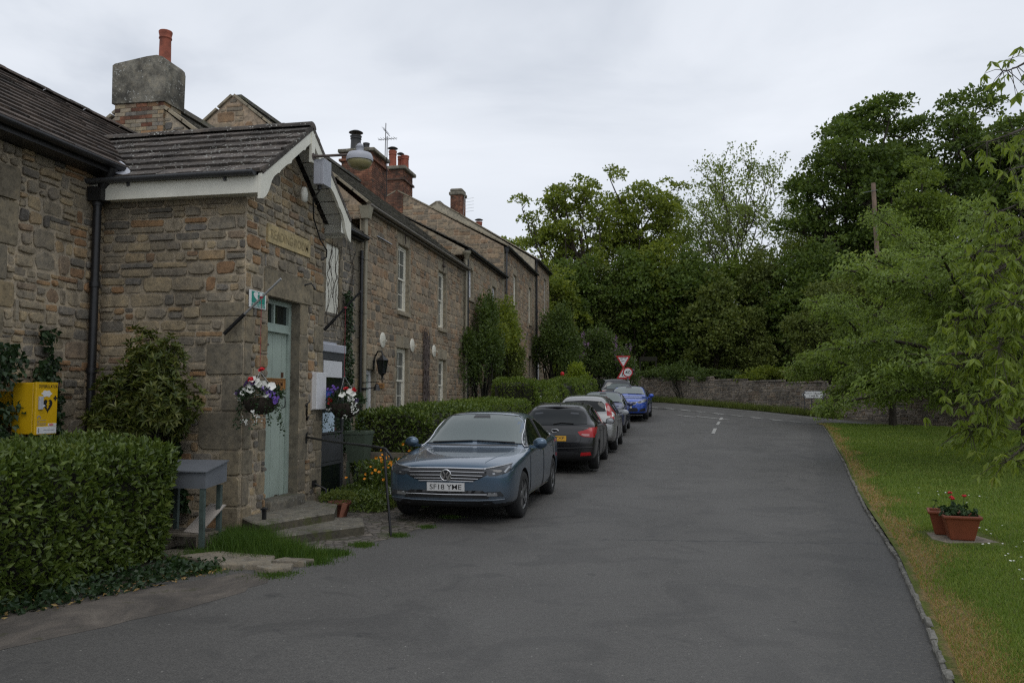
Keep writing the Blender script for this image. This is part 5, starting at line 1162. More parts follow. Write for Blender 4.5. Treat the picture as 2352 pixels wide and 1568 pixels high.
def car(name, label, spec, loc, rz):
    tab, hw, sy_, sz_ = spec['tab'], spec['hw'], spec.get('sy', 1), spec.get('sz', 1)
    root = thing(name, label, 'car', (0, 0, 0), 'cars parked along the lane')
    rows = []
    for (y, wf, zb, zs, a7, z7, a8, z8, a9, z9, z10) in tab:
        w_ = hw*wf; zm = (zb+zs)/2
        h = [(0, zb), (w_*.80, zb), (w_*.955, zb+.06), (w_*.99, zb+(zm-zb)*.55), (w_*1.0, zm+.03), (w_*.995, zs-(zs-zm)*.35), (w_*.985, zs-.035), (w_*.962, zs-.004), (hw*a7, z7), (hw*a8, z8), (hw*a9, z9), (0, z10)]
        ring = [(x, y*sy_, z*sz_) for x, z in h] + [(-x, y*sy_, z*sz_) for x, z in h[-2:0:-1]]
        rows.append(ring)
    n = len(rows[0]); g = G(); vs = [p for r in rows for p in r]
    g.add(vs, [(i*n+j, i*n+(j+1) % n, (i+1)*n+(j+1) % n, (i+1)*n+j) for i in range(len(rows)-1) for j in range(n)], 0, True)
    # end caps as strips between the two halves
    for base, flip in ((0, False), ((len(rows)-1)*n, True)):
        fs = []
        for j in range(n//2):
            a, b, c, d = base+j, base+j+1, base+(n-j-1) % n, base+(n-j) % n
            f = [a, d, c, b] if not flip else [a, b, c, d]
            f = list(dict.fromkeys(f))
            if len(f) > 2: fs.append(f)
        g.f += fs; g.m += [0]*len(fs); g.sm += [True]*len(fs)
    body = g.out('body', [spec['paint'], M['under']], root)
    md = body.modifiers.new('s', 'SUBSURF'); md.levels = 2; md.render_levels = 2
    R_, wr = spec['R'], spec['wr']; cuts = []
    for y in spec['axle']:
        for s_ in (1, -1):
            g = G(); xa, xb = hw*.62, hw*1.2
            g.lathe([(R_+.045, min(s_*xa, s_*xb)), (R_+.045, max(s_*xa, s_*xb))], (0, y, R_), 36, 0, 'x'); c = g.out('cut', M['under'], root); cuts.append(c)
            bm = body.modifiers.new('b', 'BOOLEAN'); bm.operation = 'DIFFERENCE'; bm.object = c; bm.solver = 'EXACT'; bm.material_mode = 'TRANSFER'
    dg = bpy.context.evaluated_depsgraph_get(); me = bpy.data.meshes.new_from_object(body.evaluated_get(dg)); body.modifiers.clear(); old = body.data; body.data = me; bpy.data.meshes.remove(old)
    for c in cuts: bpy.data.objects.remove(c)
    me.polygons.foreach_set('use_smooth', [True]*len(me.polygons))
    if len(me.materials) < 2: me.materials.clear(); me.materials.append(spec['paint']); me.materials.append(M['under'])
    mi = [0]*len(me.polygons)
    for i, p in enumerate(me.polygons):
        c = p.center
        if abs(p.normal.z) > .6 and c.z < .3 and p.normal.z < 0: mi[i] = 1
        for y in spec['axle']:
            if abs(c.x) < hw*.97 and math.hypot(c.y-y, c.z-R_) < R_+.075 and abs(p.normal.x) < .75 and math.hypot(c.y-y, c.z-R_) > R_-.02 and abs(c.x) > hw*.60: mi[i] = 1
            if math.hypot(c.y-y, c.z-R_) < R_+.02 and abs(c.x) < hw*.66: mi[i] = 1
    me.polygons.foreach_set('material_index', mi)
    try: me.set_sharp_from_angle(angle=R(38))
    except Exception: pass
    bv = BVHTree.FromPolygons([v.co[:] for v in me.vertices], [p.vertices[:] for p in me.polygons])
    DIR = {'front': ((0, 6, 0), (0, -1, 0)), 'rear': ((0, -6, 0), (0, 1, 0)), 'R': ((4, 0, 0), (-1, 0, 0)), 'L': ((-4, 0, 0), (1, 0, 0)), 'top': ((0, 0, 5), (0, 0, -1))}
    def proj(ax, a, b):
        o, d = DIR[ax]
        o = {'front': (a, 6, b), 'rear': (a, -6, b), 'R': (4, a, b), 'L': (-4, a, b), 'top': (a, b, 5)}[ax]
        hit = bv.ray_cast(Vector(o), Vector(d)); return (hit[0], hit[1]) if hit[0] is not None else (None, None)
    def decal(nm_, ax, poly, m, off=.004, res=.05, parent=None, flip=False, both=False):
        outl = []
        for i in range(len(poly)):
            a, b = Vector(poly[i]), Vector(poly[(i+1) % len(poly)]); k = max(1, int((b-a).length/res))
            outl += [a+(b-a)*j/k for j in range(k)]
        xs = [p.x for p in outl]; ys = [p.y for p in outl]; pts = list(outl); E_ = [(i, (i+1) % len(outl)) for i in range(len(outl))]
        for x in np.arange(min(xs)+res/2, max(xs), res):
            for y in np.arange(min(ys)+res/2, max(ys), res): pts.append(Vector((x, y)))
        res_ = delaunay_2d_cdt(pts, E_, [], 1, 1e-5); g = G(); ok = {}; vv = []
        hits = [proj(ax, p.x, p.y) for p in res_[0]]
        for i, (p, nn) in enumerate(hits):
            if p is None or nn is None: continue
            ok[i] = len(vv); vv.append(tuple(p + nn*off))
        fs = []
        for f in res_[2]:
            if all(i in ok for i in f):
                q = [ok[i] for i in f]; a, b, c = (Vector(vv[i]) for i in q[:3])
                if max((a-b).length, (b-c).length, (a-c).length) > res*6: continue
                nn = (b-a).cross(c-a)
                if nn.dot(-Vector(DIR[ax][1])) < 0: q = q[::-1]
                fs.append(q)
        g.add(vv, fs, 0, True); return g.out(nm_, m, parent or root)
    def strip(nm_, ax, line, wd, m, off=.008, parent=None, closed=False):
        """raised moulding following the body"""
        pts = []; L_ = list(line) + ([line[0]] if closed else [])
        for a, b in zip(L_, L_[1:]):
            a, b = Vector(a), Vector(b); k = max(1, int((b-a).length/.05)); pts += [a+(b-a)*j/k for j in range(k)]
        pts.append(Vector(L_[-1])); P = []
        for p in pts:
            h_, nn = proj(ax, p.x, p.y)
            if h_ is not None: P.append(h_+nn*off)
        g = G()
        if len(P) > 1: g.tube(P, wd, 5)
        return g.out(nm_, m, parent or root)
    def wheel(x, y, s_, steer=0):
        g = G(); T = wr; P = [(R_*.66, -T/2), (R_*.80, -T/2-.004), (R_*.93, -T/2+.004), (R_, -T/2+.03), (R_, T/2-.03), (R_*.93, T/2-.004), (R_*.80, T/2+.004), (R_*.66, T/2)]
        g.lathe(P, (0, 0, 0), 36, 0, 'x', cap=False); g.lathe([(R_*.67, -T/2+.03), (0, -T/2+.03)], (0, 0, 0), 20, 0, 'x', cap=False)
        w_ = g.out('wheel', M['rubber'], root)
        g = G(); xo = s_*(T/2-.012); ri = R_*.67
        g.lathe([(ri, xo), (ri*.96, xo+.006*s_), (ri*.92, xo-.03*s_), (ri*.9, xo-.10*s_)], (0, 0, 0), 36, 0, 'x', cap=False); g.lathe([(.075, xo-.03*s_), (.065, xo-.01*s_), (.0, xo-.008*s_)], (0, 0, 0), 14, 0, 'x', cap=False)
        ns = spec.get('spokes', 5)
        for k in range(ns):
            q = 2*math.pi*k/ns
            for da in (-.13, .13):
                c_, sn = math.cos(q+da), math.sin(q+da); c0, s0 = math.cos(q+da*.6), math.sin(q+da*.6)
                g.bar((xo-.022*s_, .05*c0, .05*s0), (xo-.012*s_, ri*.95*c_, ri*.95*sn), .032, .022, (1, 0, 0))
        g.out('rim', spec.get('rim', M['rim']), w_); g = G(); g.lathe([(ri*.88, xo-.06*s_), (0, xo-.065*s_)], (0, 0, 0), 20, 0, 'x', cap=False); g.out('brake_disc', M['under'], w_)
        w_.location = (x, y, R_); w_.rotation_euler = (0, 0, steer)
        return w_
    for y in spec['axle']:
        for s_ in (1, -1): wheel(s_*(hw-wr/2-.012), y, s_, spec.get('steer', 0) if y > 0 else 0)
    spec['build'](locals())
    root.location = loc; root.rotation_euler = (spec.get('pitch', 0), 0, rz)
    return root
def plate(root, txt, m, O, U, V, parent=None):
    O, U, V = Vector(O), Vector(U), Vector(V); N_ = U.cross(V)
    g = G(); g.obox(O, U*.26, V*.056, N_*.006); p = g.out('number_plate', m, root)
    if txt: text('registration', txt, M['ink'], O+N_*.006, U, V, .44, .068, p, .001); return p
def mirrors(d, y, z, m, face_m=None, x=None):
    hw, root = d['hw'], d['root']
    for s_ in (1, -1):
        g = G(); xx = s_*(hw+.10); g.sphere((xx, y, z), .118, 14, 10, 0, (.95, .55, .72)); g.bar((s_*(hw-.06), y, z-.05), (xx, y, z-.05), .07, .04); mo = g.out('wing_mirror', m, root)
        g = G(); g.lathe([(.085, 0), (.0, -.004)], (0, 0, 0), 16, 0, 'y', cap=False)
        g.v = [(xx+p[0]*1.08, y-.062+p[1], z+p[2]*.82) for p in g.v]; g.out('mirror_glass', M['lens_in'], mo)
SW = [(.92, .945), (.60, .955), (-.55, .98), (-1.42, 1.03), (-1.30, 1.12), (-1.05, 1.235), (-.78, 1.315), (-.2, 1.35), (.10, 1.325), (.28, 1.265), (.62, 1.11)]
def side_glass(d, poly, chrome=True, split=(-.33,)):
    for ax in ('R', 'L'):
        o = d['decal']('side_window', ax, poly, M['cglass'], .005, .06)
        if chrome: d['strip']('window_trim', ax, poly, .009, M['chrome'] if chrome is True else chrome, .008, o, True)
        for s_ in split: d['strip']('window_pillar', ax, [(s_, 1.0), (s_-.05, 1.34)], .018, M['trim'], .006, o)
def doors(d, ys, zt=.93, zb=.26, hz=.86):
    for ax in ('R', 'L'):
        for y0, y1 in ys: 
            o = d['strip']('door_seam', ax, [(y0, zt), (y0+.02, .6), (y0-.02, zb), (y1+.05, zb), (y1-.02, .55), (y1, zt)], .006, M['trim'], .001)
            d['strip']('door_handle', ax, [(y1+.10, hz), (y1+.30, hz-.008)], .014, M['chrome'] if d['spec'].get('chrome') else d['spec']['paint'], .022)
def screen(d, poly=None, ax='front', wiper=True, m='screen'):
    poly = poly or [(-.77, 1.045), (-.35, 1.085), (0, 1.095), (.35, 1.085), (.77, 1.045), (.69, 1.25), (.62, 1.375), (.3, 1.405), (0, 1.412), (-.3, 1.405), (-.62, 1.375), (-.69, 1.25)]
    o = d['decal']('windscreen' if ax == 'front' else 'rear_window', ax, poly, M[m], .005, .06); d['strip']('screen_surround', ax, poly, .008, M['trim'], .004, o, True)
    return o
def passat(d):
    root, decal, strip = d['root'], d['decal'], d['strip']
    o = screen(d, [(-.79, .985), (-.35, 1.018), (0, 1.03), (.35, 1.018), (.79, .985), (.70, 1.24), (.635, 1.385), (.3, 1.415), (0, 1.422), (-.3, 1.415), (-.635, 1.385), (-.70, 1.24)]); decal('sensor_housing', 'front', [(-.14, 1.365), (.14, 1.365), (.12, 1.405), (-.12, 1.405)], M['trim'], .009, .04, o)
    strip('wiper', 'front', [(-.64, 1.0), (-.05, 1.022)], .010, M['trim'], .018, o); strip('wiper', 'front', [(.02, 1.025), (.64, 1.0)], .010, M['trim'], .014, o)
    decal('cowl_panel', 'top', [(-.70, .93), (-.3, .98), (0, .99), (.3, .98), (.70, .93), (.70, .90), (0, .95), (-.70, .90)], M['trim'], .004, .05)
    side_glass(d, SW); doors(d, [(1.0, -.20), (-.22, -1.28)]); mirrors(d, .78, 1.0, d['spec']['paint'])
    gr = decal('grille', 'front', [(-.50, .735), (0, .745), (.50, .735), (.56, .66), (.44, .60), (.36, .575), (-.36, .575), (-.44, .60), (-.56, .66)], M['trim'], .004, .04)
    for z, w_ in ((.738, .54), (.695, .52), (.652, .50), (.612, .44), (.578, .38)): strip('grille_bar', 'front', [(-w_, z-.003), (0, z+.004), (w_, z-.003)], .0055 if z < .73 else .010, M['chrome'], .010, gr)
    for s_ in (1, -1):
        hp = [(.50, .73), (.62, .745), (.74, .765), (.83, .785), (.85, .74), (.82, .69), (.70, .655), (.60, .645), (.555, .665)]
        hl = decal('headlight', 'front', [(s_*a, b) for a, b in hp], M['lens'], .005, .03)
        strip('light_brow', 'front', [(s_*a, b+.006) for a, b in hp[:4]], .011, M['lens_in'], .010, hl)
        decal('lamp_reflector', 'front', [(s_*a, b) for a, b in ((.77, .70), (.79, .69), (.83, .755), (.815, .765))], M['lens_in'], .008, .03, hl); decal('lamp_reflector', 'front', [(s_*a, b) for a, b in ((.64, .668), (.67, .672), (.66, .69), (.63, .685))], M['lens_in'], .008, .03, hl)
        fo = decal('fog_light', 'front', [(s_*a, b) for a, b in ((.52, .375), (.78, .385), (.74, .445), (.55, .44))], M['lens'], .006, .03); decal('lamp_reflector', 'front', [(s_*a, b) for a, b in ((.56, .385), (.70, .39), (.69, .43), (.58, .43))], M['lens_in'], .009, .03, fo)
        strip('bonnet_crease', 'top', [(s_*.70, .92), (s_*.66, 1.5), (s_*.50, 2.2)], .006, d['spec']['paint'], .0)
    it = decal('lower_intake', 'front', [(-.50, .455), (.50, .455), (.60, .40), (.58, .355), (-.58, .355), (-.60, .40)], M['trim'], .005, .04)
    strip('intake_trim', 'front', [(-.56, .405), (0, .398), (.56, .405)], .007, M['chrome'], .012, it); strip('intake_trim', 'front', [(-.78, .345), (-.45, .325), (0, .32), (.45, .325), (.78, .345)], .010, d['spec']['paint'], .010, it); decal('lower_lip', 'front', [(-.66, .285), (.66, .285), (.62, .315), (-.62, .315)], M['trim'], .005, .05, it)
    h_, nn = d['proj']('front', 0, .50); plate(root, 'SF18 YME', M['plate_w'], (0, h_.y+.018, .50), (-1, 0, 0), (0, .06, 1))
    h_, nn = d['proj']('front', 0, .655); y = h_.y+.022
    g = G(); g.lathe([(.078, -.012), (.078, .004), (.066, .006), (.066, -.002)], (0, y, .655), 28, 0, 'y', cap=False)
    for pts in (((-.036, .055), (-.004, -.012)), ((.036, .055), (.004, -.012)), ((-.062, .026), (-.032, -.055)), ((-.032, -.055), (-.002, .012)), ((.062, .026), (.032, -.055)), ((.032, -.055), (.002, .012))):
        (a, b), (c, e_) = pts; g.bar((-a, y, .655+b), (-c, y, .655+e_), .018, .010, (0, 1, 0))
    em = g.out('front_emblem', M['chrome'], root); g = G(); g.lathe([(.07, -.006), (0, -.005)], (0, y, .655), 20, 0, 'y', cap=False); g.out('emblem_backing', M['trim'], em)
    for ax in ('R', 'L'): strip('sill_trim', ax, [(1.0, .27), (-.9, .27)], .008, M['chrome'], .004)
def rear_common(d, z0=.40):
    pass
def focus(d):
    root, decal, strip, proj = d['root'], d['decal'], d['strip'], d['proj']
    screen(d); side_glass(d, [(1.0, .97), (.4, .99), (-.6, 1.02), (-1.25, 1.08), (-1.42, 1.20), (-1.2, 1.30), (-.6, 1.37), (-.1, 1.38), (.35, 1.30)], M['trim'], (-.25, -1.0)); doors(d, [(1.0, -.10), (-.12, -1.05)]); mirrors(d, .82, 1.02, d['spec']['paint'])
    rw = decal('rear_window', 'rear', [(-.70, 1.03), (-.35, 1.0), (0, .995), (.35, 1.0), (.70, 1.03), (.66, 1.20), (.58, 1.30), (.3, 1.335), (0, 1.345), (-.3, 1.335), (-.58, 1.30), (-.66, 1.20)], M['cglass'], .006, .05)
    strip('wiper', 'rear', [(-.05, 1.02), (.12, 1.045), (.40, 1.03)], .014, M['trim'], .018, rw)
    for s_ in (1, -1): decal('window_reflection', 'rear', [(s_*a, b) for a, b in ((.30, 1.24), (.50, 1.225), (.48, 1.265), (.32, 1.275))], M['lens'], .009, .04, rw)
    g = G(); pts = [(-.60, -1.48, 1.345), (-.48, -1.57, 1.395), (0, -1.63, 1.415), (.48, -1.57, 1.395), (.60, -1.48, 1.345)]
    vs = []
    for (x, y, z) in pts: vs += [(x, y, z), (x, y-.02, z-.035), (x*.98, y+.26, z+.025), (x*.98, y+.26, z-.03)]
    fs = []
    for i in range(4): b = 4*i; fs += [(b, b+4, b+6, b+2), (b+1, b, b+2, b+3)[::-1] if i == 0 else (b, b+1, b+5, b+4), (b+1, b+3, b+7, b+5)]
    fs += [(0, 1, 5, 4)]; g.add(vs, fs, 0, True); g.out('roof_spoiler', d['spec']['paint'], root)
    g = G(); g.lathe([(.035, 0), (.03, .02), (.012, .03)], (0, -1.12, 1.455), 10); g.tube([(0, -1.12, 1.475), (0, -1.22, 1.68)], .007, 5); g.out('aerial', M['trim'], root)
    for s_ in (1, -1):
        P = [(.50, .86), (.66, .90), (.80, .955), (.875, .96), (.885, .83), (.86, .745), (.64, .755), (.55, .79)]
        tl = decal('tail_light', 'rear', [(s_*a, b) for a, b in P], M['lensred'], .008, .03); decal('reversing_lamp', 'rear', [(s_*a, b) for a, b in ((.58, .795), (.66, .77), (.76, .77), (.76, .815), (.60, .82))], M['lenswhite'], .011, .03, tl)
        ax = 'R' if s_ > 0 else 'L'; decal('tail_light_side', ax, [(-2.08, .76), (-1.86, .86), (-1.72, .95), (-1.80, .97), (-2.06, .95)], M['lensred'], .008, .03, tl)
        decal('fog_reflector', 'rear', [(s_*a, b) for a, b in ((.56, .345), (.80, .36), (.78, .43), (.58, .42))], M['lensred'], .006, .03)
    tr = decal('plate_recess', 'rear', [(-.42, .64), (.42, .64), (.50, .70), (.46, .80), (-.46, .80), (-.50, .70)], M['trim'], .004, .04)
    decal('rear_diffuser', 'rear', [(-.62, .28), (.62, .28), (.56, .40), (.42, .44), (-.42, .44), (-.56, .40)], M['trim'], .006, .04)
    strip('bumper_line', 'rear', [(-.82, .53), (0, .505), (.82, .53)], .012, M['trim'], .006)
    strip('boot_seam', 'rear', [(-.62, .93), (-.56, .66), (-.46, .585), (.46, .585), (.56, .66), (.62, .93)], .005, M['trim'], .002)
    h_, nn = proj('rear', 0, .72); plate(root, 'YJ18 TXP', M['plate_y'], (0, h_.y-.03, .72), (1, 0, 0), (0, .12, 1))
    h_, nn = proj('rear', 0, .885); g = G(); g.lathe([(1, -.008), (1, .008), (.82, .010), (.78, .004)], (0, 0, 0), 26, 0, 'y', cap=False)
    g.v = [(p[0]*.085, h_.y-.02-p[1], .885+p[2]*.038) for p in g.v]; em = g.out('rear_emblem', M['chrome'], root); g = G(); g.lathe([(.8, .0), (0, .004)], (0, 0, 0), 20, 0, 'y', cap=False); g.v = [(p[0]*.085, h_.y-.018-p[1], .885+p[2]*.038) for p in g.v]; g.out('emblem_field', M['trim'], em)
    for s_ in (1, -1): g = G(); g.tube([(s_*.47, 1.35-1.6, 1.48), (s_*.49, -.6, 1.487), (s_*.49, -1.1, 1.475)], .012, 6); g.out('roof_rail', d['spec']['paint'], root)
def silver(d):
    root, decal, strip = d['root'], d['decal'], d['strip']
    screen(d); side_glass(d, [(1.0, .97), (.4, .99), (-.6, 1.02), (-1.35, 1.06), (-1.62, 1.16), (-1.5, 1.30), (-.9, 1.38), (-.1, 1.39), (.35, 1.30)], M['trim'], (-.25, -1.1)); doors(d, [(1.0, -.10), (-.12, -1.05)]); mirrors(d, .82, 1.02, M['grey_pvc'])
    screen(d, [(-.62, 1.10), (0, 1.09), (.62, 1.10), (.58, 1.28), (.50, 1.36), (0, 1.385), (-.50, 1.36), (-.58, 1.28)], 'rear', m='cglass')
    for s_ in (1, -1):
        tl = decal('tail_light', 'rear', [(s_*a, b) for a, b in ((.66, .98), (.80, .96), (.77, 1.14), (.67, 1.33), (.60, 1.31), (.64, 1.16))], M['lensred'], .008, .03); decal('reversing_lamp', 'rear', [(s_*a, b) for a, b in ((.67, 1.10), (.755, 1.10), (.70, 1.24), (.65, 1.24))], M['lenswhite'], .012, .03, tl)
        ax = 'R' if s_ > 0 else 'L'; decal('tail_light_side', ax, [(-2.0, 1.0), (-1.88, 1.0), (-1.76, 1.28), (-1.84, 1.33)], M['lensred'], .009, .03, tl)
        decal('tail_light_lower', 'rear', [(s_*a, b) for a, b in ((.70, .80), (.86, .80), (.85, .95), (.74, .95))], M['lensred'], .008, .03)
    h_, nn = d['proj']('rear', 0, .72); plate(root, '', M['plate_y'], (0, h_.y-.03, .72), (1, 0, 0), (0, .12, 1))
    g = G(); g.tube([(.0, -1.2, 1.47), (0, -1.3, 1.72)], .006, 5); g.out('aerial', M['trim'], root)
    strip('roof_seam', 'top', [(.52, .1), (.52, -1.5)], .006, M['trim'], .002); strip('roof_seam', 'top', [(-.52, .1), (-.52, -1.5)], .006, M['trim'], .002)
def face_car(d, plate_txt, grille, lights, ints, sw=None):
    root, decal, strip = d['root'], d['decal'], d['strip']
    o = screen(d); decal('sensor_housing', 'front', [(-.13, 1.35), (.13, 1.35), (.11, 1.395), (-.11, 1.395)], M['trim'], .009, .04, o); strip('wiper', 'front', [(-.6, 1.065), (.0, 1.09)], .010, M['trim'], .014, o)
    side_glass(d, sw or SW, True if d['spec'].get('chrome') else M['trim']); doors(d, [(1.0, -.15), (-.17, -1.15)]); mirrors(d, .80, 1.0, d['spec']['paint'])
    gr = decal('grille', 'front', grille, M['trim'], .005, .04); strip('grille_surround', 'front', grille, .010, M['chrome'], .010, gr, True)
    for s_ in (1, -1):
        hl = decal('headlight', 'front', [(s_*a, b) for a, b in lights], M['lens'], .006, .03); strip('light_brow', 'front', [(s_*a, b) for a, b in lights[:3]], .012, M['lens_in'], .010, hl)
        c = (sum(a for a, b in lights)/len(lights), sum(b for a, b in lights)/len(lights)); decal('lamp_reflector', 'front', [(s_*(c[0]+.06*math.cos(t)), c[1]-.005+.03*math.sin(t)) for t in np.linspace(0, 6.28, 10)[:-1]], M['lens_in'], .009, .02, hl)
        decal('fog_surround', 'front', [(s_*a, b) for a, b in ints], M['trim'], .006, .04)
    decal('lower_intake', 'front', [(-.46, .50), (.46, .50), (.52, .40), (.48, .34), (-.48, .34), (-.52, .40)], M['trim'], .005, .04)
    h_, nn = d['proj']('front', 0, .54); plate(root, plate_txt, M['plate_w'], (0, h_.y+.02, .54), (-1, 0, 0), (0, .06, 1))
def navy(d): face_car(d, '', [(-.42, .74), (.42, .74), (.36, .60), (-.36, .60)], [(.48, .75), (.64, .79), (.82, .82), (.85, .74), (.70, .66), (.52, .66)], [(.56, .36), (.78, .38), (.75, .47), (.58, .45)])
def ceed(d): face_car(d, '', [(-.48, .73), (0, .74), (.48, .73), (.40, .635), (.2, .61), (-.2, .61), (-.40, .635)], [(.47, .73), (.64, .785), (.84, .845), (.87, .79), (.76, .715), (.55, .665)], [(.55, .34), (.80, .36), (.80, .50), (.62, .44)])
def suv(d):
    root, decal, strip = d['root'], d['decal'], d['strip']
    screen(d); side_glass(d, [(1.0, .97), (.4, .99), (-.6, 1.02), (-1.35, 1.06), (-1.72, 1.20), (-1.5, 1.32), (-.9, 1.39), (-.1, 1.39), (.35, 1.30)], M['trim'], (-.25, -1.1)); doors(d, [(1.0, -.10), (-.12, -1.05)]); mirrors(d, .82, 1.02, d['spec']['paint'])
    screen(d, [(-.64, 1.08), (0, 1.075), (.64, 1.08), (.60, 1.26), (.52, 1.33), (0, 1.35), (-.52, 1.33), (-.60, 1.26)], 'rear', m='screen')
    for s_ in (1, -1):
        decal('tail_light', 'rear', [(s_*a, b) for a, b in ((.40, .90), (.62, .95), (.86, 1.0), (.88, .90), (.70, .85))], M['lensred'], .008, .03); ax = 'R' if s_ > 0 else 'L'
        decal('tail_light_side', ax, [(-2.05, .90), (-1.78, .98), (-1.80, 1.0), (-2.02, 1.0)], M['lensred'], .009, .03); strip('belt_trim', ax, [(-1.9, 1.0), (-.5, .985), (.9, .95)], .012, M['chrome'], .010)
        strip('roof_rail', 'top', [(s_*.55, .2), (s_*.56, -.6), (s_*.55, -1.5)], .018, M['chrome'], .03)
    h_, nn = d['proj']('rear', 0, .74); plate(root, '', M['plate_y'], (0, h_.y-.03, .74), (1, 0, 0), (0, .12, 1))
base = dict(R=.325, wr=.215)
car('parked_saloon', 'blue-grey saloon car facing the camera, nearest in the parked row', dict(base, tab=SEDAN, hw=.916, axle=(1.50, -1.29), paint=paint('slate_blue_paint', (.062, .105, .155), .6, .3, .6), build=passat, chrome=True, spokes=5, steer=-.06), (-2.90, 12.93, .006), R(180-.5))
car('parked_hatchback', 'black hatchback seen from behind with red tail lights, second in the parked row', dict(base, tab=HATCH, hw=.911, axle=(1.27, -1.378), sz=1.02, paint=paint('black_paint', (.005, .005, .006), .0, .25, .06, .35), build=focus, rim=M['rim']), (-2.42, 19.75, .085), R(0))
car('parked_hatchback', 'silver hatchback with tall pillar tail lights, parked in front of the black one', dict(base, tab=ESTATE, hw=.905, sz=1.05, axle=(1.27, -1.378), paint=paint('silver_paint', (.30, .30, .295), .75, .35, .35), build=silver, rim=M['rim_lt']), (-2.27, 24.3, .22), R(0))
car('parked_saloon', 'dark navy saloon facing the camera behind the silver hatchback', dict(base, tab=SEDAN, hw=.90, axle=(1.46, -1.32), paint=paint('navy_paint', (.045, .055, .13), .6, .3, .2), build=navy, chrome=True, rim=M['rim_lt']), (-2.28, 29.9, .46), R(180))
car('parked_hatchback', 'bright blue hatchback facing the camera at the far end of the row', dict(base, tab=HATCH, hw=.90, sz=.985, axle=(1.30, -1.35), paint=paint('bright_blue_paint', (.018, .075, .42), .5, .3, .1), build=ceed, rim=M['rim']), (-1.62, 36.3, .765), R(180-2))
car('parked_suv', 'black SUV facing away, farthest of the parked cars below the road signs', dict(base, R=.36, tab=ESTATE, hw=.94, sz=1.10, axle=(1.30, -1.36), paint=paint('black_suv_paint', (.015, .017, .02), .4, .25, .1), build=suv), (-3.15, 41.9, 1.025), R(24))
# ------------------------------------------------------------------ plants
def unit(v): return v/np.maximum(1e-6, np.linalg.norm(v, axis=-1, keepdims=True))
def rdir(n, rng): return unit(rng.normal(0, 1, (n, 3)))
def leaf_arrays(P, D, L, W, rng, fold=.18, up=None):
    n = len(P); D = unit(D); S_ = np.cross(D, rdir(n, rng) if up is None else up + rng.normal(0, .35, (n, 3))); S_ = unit(S_); Nn = np.cross(S_, D)
    L = np.broadcast_to(L, (n,))[:, None]; W = np.broadcast_to(W, (n,))[:, None]
    V = np.empty((n, 4, 3)); m = P + D*L*.45 + Nn*W*fold
    V[:, 0] = P; V[:, 1] = m + S_*W*.5; V[:, 2] = P + D*L - Nn*W*fold*.8; V[:, 3] = m - S_*W*.5
    i = np.arange(n)[:, None]*4
    F = np.concatenate([i + np.array([0, 1, 2]), i + np.array([0, 2, 3])], 0)
    return V.reshape(-1, 3), F
class Leaves:
    def __init__(s): s.V = []; s.F = []; s.n = 0
    def add(s, *a, **k):
        V, F = leaf_arrays(*a, **k); s.V.append(V); s.F.append(F + s.n); s.n += len(V)
    def out(s, name, m, parent=None, org=None): return bulk(name, np.concatenate(s.V), np.concatenate(s.F), m, parent, org)
def spot(px, d, py=None):
    """bearing (as measured on the photograph) and true distance to a ground position"""
    a = (px-1176)/1850; x, y = d*(-.188+.982*a), d*(.98+.188*a)
    return (x, y) if py is None else (x, y, 1.7 + (912-py)/1850*d)
def bend(a, b, rng, k=5, sag=.0, wob=.06):
    a, b = np.array(a, float), np.array(b, float); L = np.linalg.norm(b-a); P = []
    ph = rng.uniform(-1, 1, 3)*wob*L
    for t in np.linspace(0, 1, k+1): P.append(tuple(a + (b-a)*t + np.sin(t*math.pi)*ph + np.array([0, 0, -sag*L*math.sin(t*math.pi)])))
    return P
